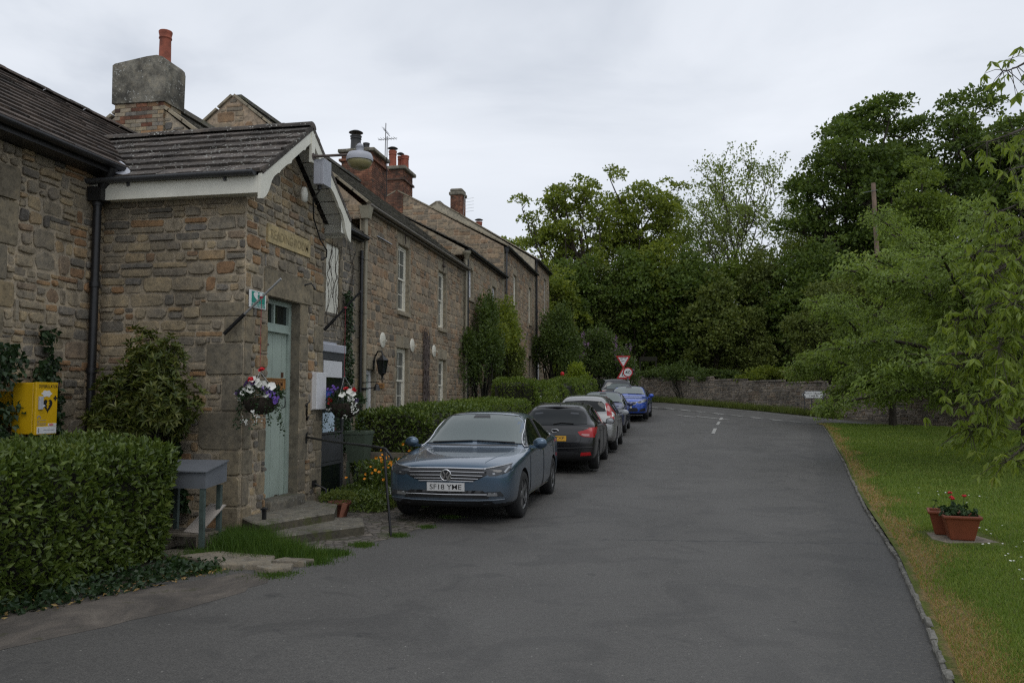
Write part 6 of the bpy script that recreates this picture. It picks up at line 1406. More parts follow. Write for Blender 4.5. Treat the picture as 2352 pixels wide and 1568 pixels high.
def tree(name, label, base, cz, Rr, leaf, seed, cx=None, nl=9, clump=.95, dens=100, LS=(.26, .20), lobe=.42, extra=(), trunk_r=.32, bark='bark', group='trees on the wooded bank', flat=.62, bot=-.25, trunk_top=.55, cat='tree', inner=.35, lim=1.0):
    """trunk, limbs to lobes, and domed leaf clumps over every lobe"""
    rng = np.random.default_rng(seed); bx, by = base; bz = gz(bx, by)-.1
    t = thing(name, label, cat, (bx, by, bz), group)
    c = np.array([(cx[0] if cx else bx), (cx[1] if cx else by), cz]); Rr = np.array(Rr, float); lobes = []
    top = np.array([bx+(c[0]-bx)*.7, by+(c[1]-by)*.7, cz+Rr[2]*(trunk_top-.5)*1.2])
    g = G(); tp = bend((bx, by, bz), top, rng, 6, 0, .03); g.tube(tp, [trunk_r*(1.25 if i == 0 else 1-.11*i) for i in range(7)], 9)
    k = 0
    while len(lobes) < nl and k < 400:
        k += 1; u = rdir(1, rng)[0]
        if u[2] < bot: continue
        q = c + u*Rr*rng.uniform(.42, .66)
        if any(np.linalg.norm((q-l[0])/Rr) < .38 for l in lobes): continue
        lobes.append((q, Rr*lobe*rng.uniform(.8, 1.15)))
    for (x, y, z, r) in extra: lobes.append((np.array([x, y, z]), np.array([r, r, r*.8])))
    Lv = Leaves(); S0 = np.array(tp)
    for q, rr in lobes:
        i = min(len(tp)-1, max(2, int((.35+.6*rng.random())*len(tp)))); s0 = np.array(tp[i])
        if s0[2] > q[2]-.3: s0 = np.array(tp[max(1, int(len(tp)*max(.15, (q[2]-bz)/(top[2]-bz)*.55)))]) if (q[2]-bz) < (top[2]-bz) else s0
        lp = bend(s0, q - np.array([0, 0, rr[2]*.3]), rng, 5, .08, .10); r0 = trunk_r*.42; g.tube(lp, [r0*(1-.15*j) for j in range(6)], 6, cap=False)
        area = 4*math.pi*(np.mean(rr))**2; nc = max(5, int(area*.55/(clump*clump*1.1)))
        for _ in range(nc):
            u = rdir(1, rng)[0]
            if u[2] < -.45: continue
            cc = q + u*rr*(rng.uniform(.8, 1.05) if rng.random() > inner else rng.uniform(.3, .8)); r = clump*rng.uniform(.65, 1.25)
            if rng.random() < .55*lim: g.tube(bend(lp[-1], cc - np.array([0, 0, r*.2]), rng, 3, 0, .1), [r0*.25, r0*.18, r0*.12, r0*.08], 4, cap=False)
            n = int(dens*r*r*rng.uniform(.8, 1.2)); v = rdir(n, rng); v[:, 2] = np.where(v[:, 2] < -.2, -v[:, 2], v[:, 2])
            P = cc + v*np.array([r, r, r*flat])*rng.uniform(.55, 1.05, n)[:, None]
            D = v*.7 + rng.normal(0, .5, (n, 3)) + np.array([0, 0, -.25]); Lv.add(P, D, rng.uniform(.7, 1.25, n)*LS[0], rng.uniform(.7, 1.2, n)*LS[1], rng)
    g.out('trunk', M[bark], t); Lv.out('crown', M[leaf], t)
    return t
sp = spot
# woodland behind the far wall
tree('maple_tree', 'tall spreading maple with a bare-tipped branch reaching left over the last house', sp(1362, 64), 14.6, (3.9, 3.6, 6.2), 'l_maple', 101, cx=sp(1322, 64), nl=16, clump=.68, dens=105, LS=(.24, .20), lobe=.28, bot=-1, extra=[(*sp(1200, 64, 470), .75), (*sp(1222, 64, 505), .8), (*sp(1262, 64, 470), .7), (*sp(1298, 64, 430), .6), (*sp(1232, 65, 560), 1.3), (*sp(1290, 64, 545), 1.2)], trunk_r=.36, inner=.15)
tree('maple_tree', 'maple with two open rounded heads left of the sparse ash', sp(1432, 66), 15.2, (4.2, 3.6, 5.4), 'l_maple', 102, cx=sp(1475, 66), nl=16, clump=.68, dens=105, LS=(.24, .20), lobe=.29, bot=-1, extra=[(*sp(1550, 66, 425), .7), (*sp(1405, 66, 400), .8), (*sp(1400, 66, 560), 1.5), (*sp(1540, 66, 500), 1.2)], trunk_r=.34, inner=.15)
tree('maple_tree', 'small maple crown showing just above the last roof of the row', sp(1180, 72), 13.2, (2.6, 2.4, 3.3), 'l_maple', 103, nl=7, clump=.9, dens=80, LS=(.28, .22))
def sparse(name, label, base, top, seed, spread=.55, r0=.26):
    """ash just coming into leaf: all the fine branching shows, with few small leaves"""
    rng = np.random.default_rng(seed); bx, by = base; bz = gz(bx, by)-.1; t = thing(name, label, 'tree', (bx, by, bz), 'trees on the wooded bank'); g = G(); Lv = Leaves(); tips = []
    def grow(p, d, L, r, lv):
        k = 4; P = [tuple(p)]; dd = d.copy()
        for i in range(k):
            dd = unit(dd + rng.normal(0, .12, 3) + np.array([0, 0, .05])); P.append(tuple(np.array(P[-1]) + dd*L/k))
        g.tube(P, [max(.012, r*(1-.13*i)) for i in range(k+1)], 6 if lv < 2 else 3, cap=False)
        if lv >= 4: tips.append(P[-1]); tips.append(P[-2]); return
        for _ in range(3 if lv < 3 else 3):
            i = rng.integers(2, k+1); u = unit(np.cross(dd, rdir(1, rng)[0])); nd_ = unit(dd + u*spread*rng.uniform(.6, 1.5)); grow(np.array(P[i]), nd_, L*rng.uniform(.58, .78), r*.52, lv+1)
        grow(np.array(P[-1]), unit(dd + rng.normal(0, .15, 3)), L*.72, r*.62, lv+1)
    H = top-bz; grow(np.array([bx, by, bz]), np.array([0, 0, 1.]), H*.36, r0, 0)
    tp = np.array(tips); zc = tp[:, 2].max(); 
    for p in tp:
        n = rng.integers(10, 24); P = p + rng.normal(0, .30, (n, 3)); Lv.add(P, rdir(n, rng) + np.array([0, 0, .1]), rng.uniform(.2, .36, n), rng.uniform(.12, .2, n), rng)
    # ivy clothing the lower stem
    n = 5200; h = rng.random(n)*H*.50; a = rng.uniform(0, 6.28, n); rad = r0*1.2 + .55*(1-h/(H*.52)) + rng.normal(0, .12, n); P = np.stack([bx+np.cos(a)*rad, by+np.sin(a)*rad, bz+h], 1)
    iv = Leaves(); iv.add(P, np.stack([np.cos(a), np.sin(a), -.2+rng.normal(0, .3, n)], 1), rng.uniform(.2, .3, n), rng.uniform(.18, .26, n), rng)
    g.out('trunk', M['bark'], t); Lv.out('crown', M['l_ash'], t); iv.out('ivy', M['l_dark'], t)
sparse('ash_tree', 'sparse young-leaved ash, the taller one with its fine branches against the sky', sp(1735, 74), 25.0, 7, .95, .30)
sparse('ash_tree', 'thin sparse ash with open twiggy top, left of the taller ash', sp(1668, 72), 21.0, 18, .95, .25)
sparse('ash_tree', 'smaller twiggy ash between the taller ash and the great sycamore', sp(1800, 74), 20.5, 29, .9, .20)
tree('sycamore_tree', 'great dark sycamore rising behind the utility pole', sp(1990, 60), 16.2, (5.6, 5.0, 7.6), 'l_syc', 104, nl=34, clump=1.0, dens=95, LS=(.29, .24), lobe=.31, trunk_r=.5, inner=.2, bot=-1, extra=[(*sp(2010, 60, 275), 1.5), (*sp(2060, 60, 255), 1.5), (*sp(1955, 60, 300), 1.4), (*sp(1865, 60, 420), 1.4), (*sp(1850, 60, 520), 1.5), (*sp(1925, 60, 330), 1.5), (*sp(1900, 60, 620), 1.8), (*sp(1875, 60, 690), 1.8)])
tree('sycamore_tree', 'tallest dark sycamore with a domed top at the right of the photo', sp(2195, 62), 17.2, (6.6, 5.5, 8.2), 'l_syc', 105, cx=sp(2190, 62), nl=38, clump=1.05, dens=95, LS=(.29, .24), lobe=.29, bot=-1, trunk_r=.5, inner=.2, extra=[(*sp(2090, 62, 300), 1.5), (*sp(2260, 62, 240), 1.6)])
tree('sycamore_tree', 'dark sycamore cut by the right edge of the photo', sp(2370, 61), 17.0, (5.8, 5.0, 8.0), 'l_syc', 106, nl=28, clump=1.05, dens=95, LS=(.29, .24), lobe=.31, bot=-1, trunk_r=.45, inner=.2)
tree('conical_tree', 'mid-green pointed tree in front of the dark sycamores', sp(2130, 48), 10.2, (2.5, 2.4, 5.2), 'l_lime', 107, nl=18, clump=.65, dens=170, LS=(.20, .15), lobe=.34, extra=[(*sp(2130, 48, 375), .6), (*sp(2133, 48, 410), .85), (*sp(2120, 48, 450), 1.1)], trunk_r=.2, bot=-.8)
# dark ivy-clad understorey, one tree after another along the wall
LAB = ['dark understorey tree just right of the last house', 'dark leafy tree behind the lilac bush', 'dark low tree below the bare-tipped maple', 'ivy-clad tree under the two-headed maple', 'broad dark tree above the give way sign', 'dark tree behind the far wall left of the shrubs on its coping', 'olive green thicket tree behind the shrub on the wall', 'dark tree under the thin ash', 'shadowy tree below the taller ash', 'dark tree right of the shrub on the wall', 'dark tree left of the utility pole foot', 'leafy tree behind the utility pole', 'dark leafy tree between pole and conical tree', 'dark tree behind the cherry foliage', 'dark tree at the right edge behind the cherry']
U_ = [(1262, 58, 590, 'l_maple', 2.6), (1330, 60, 570, 'l_syc', 2.8), (1395, 61, 600, 'l_dark', 2.8), (1455, 60, 560, 'l_syc', 3.0), (1530, 60, 510, 'l_maple', 3.0), (1590, 58, 555, 'l_syc', 2.8), (1640, 56, 600, 'l_olive', 2.8), (1705, 60, 575, 'l_lime', 2.9), (1765, 58, 590, 'l_dark', 2.9), (1830, 56, 570, 'l_syc', 3.0), (1905, 56, 540, 'l_syc', 3.0), (1985, 56, 585, 'l_lime', 2.8), (2060, 55, 560, 'l_syc', 2.9), (2170, 54, 590, 'l_dark', 3.2), (2300, 52, 580, 'l_syc', 3.4)]
for k, (px, d, py, lf, r) in enumerate(U_):
    z1 = 1.7+(912-py)/1850*d; z0 = .9; tree('woodland_tree', LAB[k], sp(px, d), (z0+z1)/2+.3, (r, r*.9, (z1-z0)/2), lf, 200+k, nl=15, clump=.8, dens=95, LS=(.26, .20), lobe=.36, trunk_r=.2, bot=-.95, flat=.7, inner=.3, lim=.6)
for k, (px, d, py, lf, r, lab) in enumerate([(1880, 45, 640, 'l_olive', 1.9, 'olive hawthorn bush over the wall right of its signs'), (1950, 46, 620, 'l_olive', 2.0, 'olive hawthorn at the left of the cherry foliage'), (2050, 45, 575, 'l_olive', 2.2, 'greyish hawthorn below the conical tree'), (2160, 44, 560, 'l_lime', 2.2, 'light green tree above the cherry foliage'), (1720, 55, 700, 'l_olive', 1.9, 'olive bush under the ash, behind the wall'), (2290, 43, 540, 'l_lime', 2.3, 'light green tree at the right edge above the cherry')]):
    z1 = 1.7+(912-py)/1850*d; tree('hawthorn_tree', lab, sp(px, d), (z1+.8)/2+.2, (r, r, (z1-.8)/2), lf, 300+k, nl=14, clump=.55, dens=190, LS=(.17, .12), lobe=.36, trunk_r=.12, bot=-.95, flat=.7)
def woodland():
    rng = np.random.default_rng(77); Lv = Leaves(); n = 90000
    px = rng.uniform(1130, 2560, n); d = rng.uniform(76, 92, n); top = 10.5 + 2.2*np.sin(px*.017) + 1.3*np.sin(px*.05+1); z = rng.random(n)**.8*top; a = (px-1176)/1850
    P = np.stack([d*(-.188+.982*a), d*(.98+.188*a), z+1.0], 1); Lv.add(P, rdir(n, rng), rng.uniform(.5, .8, n), rng.uniform(.4, .6, n), rng)
    o = Lv.out('woodland', M['l_dark']); o['kind'] = 'stuff'
woodland()
# ------------------------------------------------------------------ hedges and shrubs
def hedge(name, label, path, wid, h, leaf, seed, L=(.07, .034), dens=900, bulge=.06, round_=.22, group=None, zbase=None, cat='hedge', taper=0):
    """clipped hedge along a path: leafy skin over a dark twiggy core"""
    rng = np.random.default_rng(seed); t = thing(name, label, cat, (path[0][0], path[0][1], gz(*path[0])), group); Lv = Leaves(); g = G()
    P2 = [np.array(p, float) for p in path]; seg = []
    Ls = [np.linalg.norm(b-a) for a, b in zip(P2, P2[1:])]; T = sum(Ls)
    def at(s_):
        for a, b, l in zip(P2, P2[1:], Ls):
            if s_ <= l or b is P2[-1]: q = (b-a)/l; return a+q*s_, q
            s_ -= l
    def prof(m):
        """points round the section: returns across, up, and outward normal"""
        per = 2*h+wid; u = rng.random(m)*per; c = np.where(u < h, -wid/2, np.where(u < h+wid, u-h-wid/2, wid/2)); z = np.where(u < h, u, np.where(u < h+wid, h, per-u)); return c, z
    n = int(dens*T*(2*h+wid)); s_ = rng.random(n)*T; c, z = prof(n); ne = int(dens*wid*h)
    s_ = np.concatenate([s_, np.zeros(ne), np.full(ne, T)]); c = np.concatenate([c, rng.uniform(-wid/2, wid/2, 2*ne)]); z = np.concatenate([z, rng.random(2*ne)*h])
    # rounded corners by pulling the box points to a superellipsoid
    N_ = len(s_); su = (s_/T-.5)*T; q = round_
    e = np.stack([su, c, z-h/2], 1); hx = np.array([T/2, wid/2, h/2]); lim_ = hx-q; cl = np.clip(e, -lim_, lim_); cl[:, 2] = np.clip(e[:, 2], -h/2, h/2-q); dv = e-cl; ln = np.maximum(1e-5, np.linalg.norm(dv, axis=1, keepdims=True)); nn = dv/ln; e = cl+nn*q
    b = bulge*(np.sin(e[:, 0]*3.1+e[:, 2]*2.3)+np.sin(e[:, 1]*4.2-e[:, 0]*1.7)+.8*np.sin(e[:, 0]*7.3+e[:, 2]*6.1))*.5; e = e + nn*(b + rng.normal(0, .022, N_) - .05*(rng.random(N_) < .35))[:, None]
    if taper: e[:, 1] *= 1-taper*(1-(e[:, 2]+h/2)/h)
    W = np.empty((N_, 3)); NW = np.empty((N_, 3))
    for i in range(N_):
        o, dr_ = at(min(max(e[i, 0]+T/2, 0), T)); ov = e[i, 0]+T/2; ex_ = min(0, ov) + max(0, ov-T); sd_ = np.array([dr_[1], -dr_[0]]); p = o+sd_*e[i, 1]+dr_*ex_; W[i] = (p[0], p[1], gz(p[0], p[1])+max(.0, e[i, 2]+h/2)); v = dr_*nn[i, 0]+sd_*nn[i, 1]; NW[i] = (v[0], v[1], nn[i, 2])
    D = NW*.75 + rng.normal(0, .55, (N_, 3)) + np.array([0, 0, .18]); Lv.add(W - unit(D)*L[0]*.4, D, rng.uniform(.45, 1.35, N_)*L[0], rng.uniform(.6, 1.25, N_)*L[1], rng)
    k = max(2, int(T/.5))
    for i in range(k):
        (a, da), (b_, db) = at(T*i/k + .001), at(min(T, T*(i+1)/k)-.001); sa, sb = np.array([da[1], -da[0]]), np.array([db[1], -db[0]]); w2 = wid/2-.10; vs = []
        a2 = a + da*(.12 if i == 0 else -.02); b2 = b_ - db*(.12 if i == k-1 else 0)
        for (p, s0) in ((a2, sa), (b2, sb)):
            for cc, zz in ((-w2*.9, .02), (w2*.9, .02), (w2, h-.20), (w2*.7, h-.10), (-w2*.7, h-.10), (-w2, h-.20)): r_ = p+s0*cc*(1-taper*(1-zz/h)); vs.append((r_[0], r_[1], gz(r_[0], r_[1])+zz))
        g.add(vs, [(j, (j+1) % 6, 6+(j+1) % 6, 6+j) for j in range(6)] + ([(5, 4, 3, 2, 1, 0)] if i == 0 else []) + ([(6, 7, 8, 9, 10, 11)] if i == k-1 else []))
    g.out('twigs', M['twig'], t); Lv.out('foliage', M[leaf], t); return t
HG = 'clipped hedges in front of the houses'
hedge('laurel_hedge', 'large clipped laurel hedge filling the lower left corner', [(-5.92, 3.2), (-5.88, 7.98)], 1.55, 1.215, 'l_laurel', 1, (.072, .046), 1500, .075, .28, taper=.2)
hedge('laurel_hedge', 'laurel hedge behind the orange poppies and the blue saloon', [(-5.3, 14.6), (-4.75, 16.3), (-4.5, 17.4)], 1.7, 1.44, 'l_laurel', 2, (.085, .042), 800, .09, .3, HG)
hedge('privet_hedge', 'low flat-topped privet hedge behind the blue saloon roof', [(-5.35, 17.9), (-4.75, 23.6)], 1.8, 1.46, 'l_privet', 3, (.065, .035), 700, .05, .2, HG)
hedge('box_hedge', 'taller square hedge left of the silver car', [(-5.75, 26.4), (-4.25, 26.7)], 1.7, 1.98, 'l_privet', 4, (.07, .04), 700, .09, .4, HG)
hedge('privet_hedge', 'long rounded hedge running up to the golden bush', [(-5.2, 28.8), (-4.4, 33), (-3.95, 37.2)], 1.7, 1.75, 'l_privet', 5, (.085, .05), 480, .12, .45, HG)
def shrub(name, label, c, Rr, leaf, seed, n=5000, L=(.1, .045), group=None, stem=True, up=.25, blossoms=None, cat='shrub', lump=.35, rosette=0, sh=1.0, z0=None):
    rng = np.random.default_rng(seed); c = np.array(c, float); Rr = np.array(Rr, float); gr_ = gz(c[0], c[1]) if z0 is None else z0
    t = thing(name, label, cat, (c[0], c[1], gr_), group); Lv = Leaves(); K = 26; cc = rdir(K, rng); cc[:, 2] = np.abs(cc[:, 2])*1.3-.35; cen = c + cc*Rr*rng.uniform(.40, 1.02, K)[:, None]; kr = rng.uniform(.6, 1.3, K)
    k = rng.integers(0, K, n); v = rdir(n, rng); P = cen[k] + v*Rr*lump*kr[k][:, None]*rng.uniform(.5, 1.08, n)[:, None]*np.array([1, 1, .85])
    P[:, 2] = np.maximum(P[:, 2], gr_+.03)
    if rosette:
        m = n//rosette; P = np.repeat(P[:m], rosette, 0); a = np.tile(np.arange(rosette)*2*math.pi/rosette, m) + np.repeat(rng.uniform(0, 6, m), rosette); ax = np.repeat(unit(v[:m]+np.array([0, 0, .6])), rosette, 0); e1 = unit(np.cross(ax, np.array([.3, .5, .1]))); e2 = np.cross(ax, e1); D = e1*np.cos(a)[:, None]+e2*np.sin(a)[:, None]+ax*.45; N_ = len(P)
        Lv.add(P, D, rng.uniform(.75, 1.2, N_)*L[0], rng.uniform(.8, 1.2, N_)*L[1], rng, up=ax)
    else: Lv.add(P, v*.7+rng.normal(0, .5, (n, 3))+np.array([0, 0, up]), rng.uniform(.7, 1.3, n)*L[0], rng.uniform(.7, 1.2, n)*L[1], rng)
    if stem:
        g = G()
        for q in cen[:16]: g.tube(bend((c[0]+rng.uniform(-.1, .1), c[1]+rng.uniform(-.1, .1), gr_-.02), q, rng, 4, 0, .1), [.03*sh, .024*sh, .018*sh, .013*sh, .008*sh], 5, cap=False)
        g.out('stems', M['twig'], t)
    Lv.out('foliage', M[leaf], t)
    if blossoms:
        nb, br, mm = blossoms; B = Leaves()
        for _ in range(nb):
            u = rdir(1, rng)[0]; u[2] = abs(u[2]); p = c + u*Rr*rng.uniform(.8, 1.1); m = 40; q = p + rng.normal(0, br, (m, 3))*np.array([.5, .5, 1.1]); B.add(q, rdir(m, rng), .05, .045, rng)
        B.out('blossom', M[mm], t)
    return t
shrub('rhododendron_bush', 'evergreen bush with yellowish leaf tips against the porch side wall', (-6.28, 8.76, 1.52), (.68, .40, .98), 'l_bush', 11, 9500, (.10, .032), rosette=6, lump=.42)
shrub('climbing_rose', 'dense dark climber covering the corner between the two terraced houses', (-6.75, 29.5, 3.2), (.55, 1.9, 2.4), 'l_climb', 12, 9500, (.12, .07), lump=.42, sh=1.6)
shrub('climbing_rose', 'brighter green climber hanging right of the dark one', (-6.65, 32.6, 4.1), (.6, 1.9, 1.9), 'l_maple', 13, 4200, (.13, .08), lump=.42, sh=1.2)
shrub('climbing_rose', 'dark drooping creeper arched over a cottage doorway', (-6.4, 33.2, 2.6), (.7, 1.3, 1.4), 'l_dark', 14, 3800, (.13, .08), lump=.42)
shrub('evergreen_shrub', 'tall dark evergreen at the end corner of the last house', (-5.95, 43.6, 4.0), (1.25, 1.5, 2.5), 'l_climb', 15, 9000, (.16, .09), lump=.4, sh=2)
shrub('lilac_bush', 'lilac bush with mauve flower heads behind the parked cars', (-4.35, 48.3, 3.75), (1.9, 1.5, 2.0), 'l_climb', 16, 9000, (.15, .09), blossoms=(44, .10, 'petal_l'), lump=.4, sh=2)
shrub('lilac_bush', 'small lilac with mauve spikes just behind the give way sign', (-2.55, 48.4, 3.0), (.9, .8, 1.75), 'l_climb', 26, 2600, (.14, .08), blossoms=(20, .11, 'petal_l'), lump=.4, sh=2)
shrub('golden_shrub', 'yellow-green rounded bush at the end of the hedges', (-4.35, 39.6, 2.2), (.85, .9, 1.0), 'l_gold', 17, 4200, (.10, .06), lump=.4)
shrub('white_flower_bush', 'small bush flecked white at the end of the square hedge', (-4.0, 27.7, 1.3), (.5, .7, .75), 'l_privet', 18, 2200, (.07, .04), blossoms=(5, .03, 'petal_w'))
for k, (px, d, py, r, lab) in enumerate([(1745, 47.3, 872, .9, 'bright green shrub sitting on the coping of the far wall'), (1560, 52.0, 866, 1.2, 'dark creeper spilling over the far wall near the signs'), (1640, 50.3, 872, .8, 'ivy mound on the far wall between creeper and shrub'), (1505, 54.5, 868, .8, 'ivy on the wall top right of the give way sign')]):
    x, y, z = sp(px, d, py); shrub('wall_shrub', lab, (x+.2, y+.35, z+.15), (r*1.5, r*.8, r*.62), 'l_maple' if k == 0 else 'l_climb', 30+k, 2400, (.15, .10), stem=True, lump=.45)
# undergrowth: long weeds in front of the far wall
def weeds_far():
    rng = np.random.default_rng(9); n = 16000; t = rng.random(n); A = np.array([-1.2, 55.4]); B = np.array([8.6, 42.6]); P2 = A+(B-A)*t[:, None]; off = rng.uniform(-1.3, .1, n); nrm = np.array([.78, .62]); P2 = P2 + np.array([-.0, 0]) - nrm*(-off)[:, None]*0.6
    P = np.array([(x, y, gz(x, y)) for x, y in P2]); blades('verge_weeds', P, rng.uniform(.1, .5, n)*(.4+.6*rng.random(n)), rng.uniform(.03, .06, n), rng, M['l_olive'], .6)['kind'] = 'stuff'
weeds_far()
# ------------------------------------------------------------------ ivy on the hall
def ivy(label, f, n, seed, L=.075):
    rng = np.random.default_rng(seed); P, N_ = f(rng, n); Lv = Leaves(); m = len(P); Lv.add(P, np.array([0, 0, -.5]) + N_*.5 + rng.normal(0, .45, (m, 3)), rng.uniform(.7, 1.25, m)*L, rng.uniform(.7, 1.2, m)*L*.9, rng, up=N_)
    return tag(Lv.out('ivy', M['l_ivy']), label, 'ivy', 'ivy on the stone walls')
def patch_x(y0, y1, z0, z1, x, th, sh=1.0):
    def f(rng, n):
        y = rng.uniform(y0, y1, n); z = z0+(z1-z0)*rng.random(n)**sh; k = (np.sin(z*5+y*3)*.3+np.sin(z*11-y*7)*.25+.75) > np.abs((y-(y0+y1)/2)/((y1-y0)/2))*(.4+.8*(z-z0)/(z1-z0)); y, z = y[k], z[k]
        return np.stack([x+rng.random(len(y))*th, y, z], 1), np.tile([1., 0, 0], (len(y), 1))
    return f
ivy('ivy climbing the hall wall right of the yellow cabinet', patch_x(8.06, 8.50, .8, 2.5, -7.2, .10), 1200, 1)
ivy('ivy mass on the hall wall left of the yellow cabinet', patch_x(6.6, 7.70, .6, 2.3, -7.2, .32, .9), 3600, 2)
ivy('ivy strand on the wall of the low house beside the kiosk', patch_x(17.0, 17.5, .5, 4.1, -7.15, .1), 1300, 3, .08)
def patch_y(rng, n):
    x = rng.uniform(-6.3, -5.85, n); z = .3+1.1*rng.random(n); k = np.abs((x+6.07)/.24) < .95-.7*(z-.3)/1.1; x, z = x[k], z[k]
    return np.stack([x, 9.23-rng.random(len(x))*.1, z], 1), np.tile([0, -1., 0], (len(x), 1))
ivy('small ivy on the porch side wall above the grey box', patch_y, 900, 4)
def litter():
    rng = np.random.default_rng(6); n = 1700; y = rng.uniform(4.6, 7.6, n); x0 = np.interp(y, [4.6, 5.6, 6.5, 7.4, 8.5], [-5.45, -5.1, -4.72, -4.45, -4.9]); x = x0 - rng.random(n)**1.2*.75 + .12
    P = np.stack([x, y, rng.random(n)**2*.08+.004], 1); Lv = Leaves(); Lv.add(P, rdir(n, rng)*np.array([1, 1, .4])+np.array([0, 0, .25]), rng.uniform(.04, .08, n), rng.uniform(.03, .06, n), rng); Lv.out('ground_ivy', M['l_ivy'])['kind'] = 'stuff'
    n = 220; y = rng.uniform(4.8, 7.8, n); x = np.interp(y, [4.6, 5.6, 6.5, 7.4, 8.5], [-5.3, -4.9, -4.5, -4.2, -4.5]) - rng.random(n)*.5; P = np.stack([x, y, np.full(n, .02)], 1); Lv = Leaves(); Lv.add(P, rdir(n, rng)*np.array([1, 1, .15])+np.array([0, 0, .08]), rng.uniform(.03, .06, n), rng.uniform(.015, .03, n), rng); Lv.out('fallen_leaves', M['grass_dry'])['kind'] = 'stuff'
litter()
def tufts():
    rng = np.random.default_rng(16); n = 26000
    cen = np.array([(-4.75, 8.45, .30, .34), (-4.45, 8.3, .34, .34), (-4.1, 8.2, .30, .26), (-3.75, 8.15, .24, .16), (-4.6, 8.8, .16, .40), (-3.55, 8.35, .16, .10), (-4.95, 8.75, .18, .34), (-4.3, 8.05, .3, .18), (-3.45, 8.9, .14, .08), (-3.25, 9.6, .12, .07), (-3.1, 10.3, .12, .06), (-3.05, 11.2, .14, .06), (-4.95, 8.0, .25, .12), (-4.5, 7.38, .25, .06), (-3.7, 7.3, .2, .05), (-4.95, 7.62, .12, .10), (-3.6, 7.9, .18, .10)])
    w_ = cen[:, 2]*cen[:, 3]**.5; k = rng.choice(len(cen), n, p=w_/w_.sum()); P = np.stack([cen[k, 0]+rng.normal(0, 1, n)*cen[k, 2]*.5, cen[k, 1]+rng.normal(0, 1, n)*cen[k, 2]*.45, np.zeros(n)], 1)
    st = ((P[:, 0] > -4.9) & (P[:, 0] < -3.75) & (P[:, 1] > 8.78) & (P[:, 1] < 11)) & (rng.random(n) < .93); P = P[~st]; k = k[~st]; m = len(P)
    blades('long_grass', P, cen[k, 3]*rng.uniform(.25, .72, m), rng.uniform(.005, .010, m), rng, M['grass_long'], .75)['kind'] = 'stuff'
    n = 6500; P = np.stack([rng.uniform(-5.15, -3.7, n), rng.uniform(11.4, 13.3, n), rng.random(n)**1.6*.28], 1); P[:, 2] *= np.clip((-3.5-P[:, 0])/.9, .1, 1); keep = ~((P[:, 0] < -5.2) | ((P[:, 0] > -4.1) & (P[:, 1] < 12))); P = P[keep]; Lv = Leaves(); m = len(P); Lv.add(P, rdir(m, rng)+np.array([0, 0, .5]), rng.uniform(.04, .09, m), rng.uniform(.02, .045, m), rng); Lv.out('weeds', M['l_laurel'])['kind'] = 'stuff'
tufts()
# ------------------------------------------------------------------ cherry trees on the green
def cherry(name, label, base, H, Rc, seed, L, nl, n_leaf, cxy=None, zlo=1.1):
    rng = np.random.default_rng(seed); bx, by = base; bz = lawn_z(bx, by)-.05 if by < 38 else gz(bx, by); t = thing(name, label, 'cherry tree', (bx, by, bz), 'cherry trees on the green'); g = G(); Lv = Leaves()
    fork = (bx+rng.uniform(-.1, .1), by, bz+1.5); g.tube([(bx, by, bz), (bx+.02, by, bz+.8), fork], [.17, .13, .12], 10)
    for i in range(nl):
        a = 2*math.pi*(i+rng.uniform(-.3, .3))/nl; el = rng.uniform(.12, 1.0); r = Rc*rng.uniform(.75, 1.1)*(1-.35*max(0, el-.4)); tip = np.array([bx+math.cos(a)*r, by+math.sin(a)*r, bz+zlo+.3+(H-zlo-.6)*el + rng.uniform(-.3, .3)])
        if cxy: tip[:2] += np.array(cxy)
        P = bend(fork, tip, rng, 8, -.10, .07); P = [(x, y, z - .5*(j/8)**3*(1-el)) for j, (x, y, z) in enumerate(P)]; g.tube(P, [.075*(1-.105*j)+.008 for j in range(9)], 6, cap=False)
        for j in range(2, 9):
            for _ in range(4):
                u = rdir(1, rng)[0]; u[2] *= .45; l = rng.uniform(.5, 1.25)*Rc*.26*(1.15-.06*j); q = np.array(P[j]) + u*l + np.array([0, 0, -.12*l]); tw = bend(P[j], q, rng, 4, -.06, .08); g.tube(tw, [.016, .013, .010, .007, .005], 4, cap=False)
                m = int(n_leaf*rng.uniform(.6, 1.3)); s_ = rng.random(m)**.7; tp = np.array(tw); idx = np.clip((s_*4).astype(int), 0, 3); f = (s_*4-idx)[:, None]; pp = tp[idx]*(1-f)+tp[idx+1]*f + rng.normal(0, .05+L*.35, (m, 3)); out_ = np.stack([u[0]+rng.normal(0, .6, m), u[1]+rng.normal(0, .6, m), -.75+rng.normal(0, .4, m)], 1)
                Lv.add(pp, out_, rng.uniform(.7, 1.15, m)*L, rng.uniform(.8, 1.1, m)*L*.42, rng, fold=.22)
    g.out('trunk', M['bark'], t); Lv.out('crown', M['l_cherry'], t); return t
cherry('cherry_tree', 'drooping cherry tree on the lawn, farther of those overhanging the green', sp(2045, 33.5), 6.6, 3.9, 51, .15, 28, 64, zlo=.45)
cherry('cherry_tree', 'broad cherry tree with dark trunk on the lawn at the right edge', sp(2350, 18.2), 5.8, 4.0, 52, .125, 30, 80, cxy=(-.2, 0), zlo=.7)
cherry('cherry_tree', 'tall cherry tree rising between the broad cherry and the utility pole', sp(2275, 26.5), 8.6, 4.3, 54, .14, 28, 66, zlo=1.6)
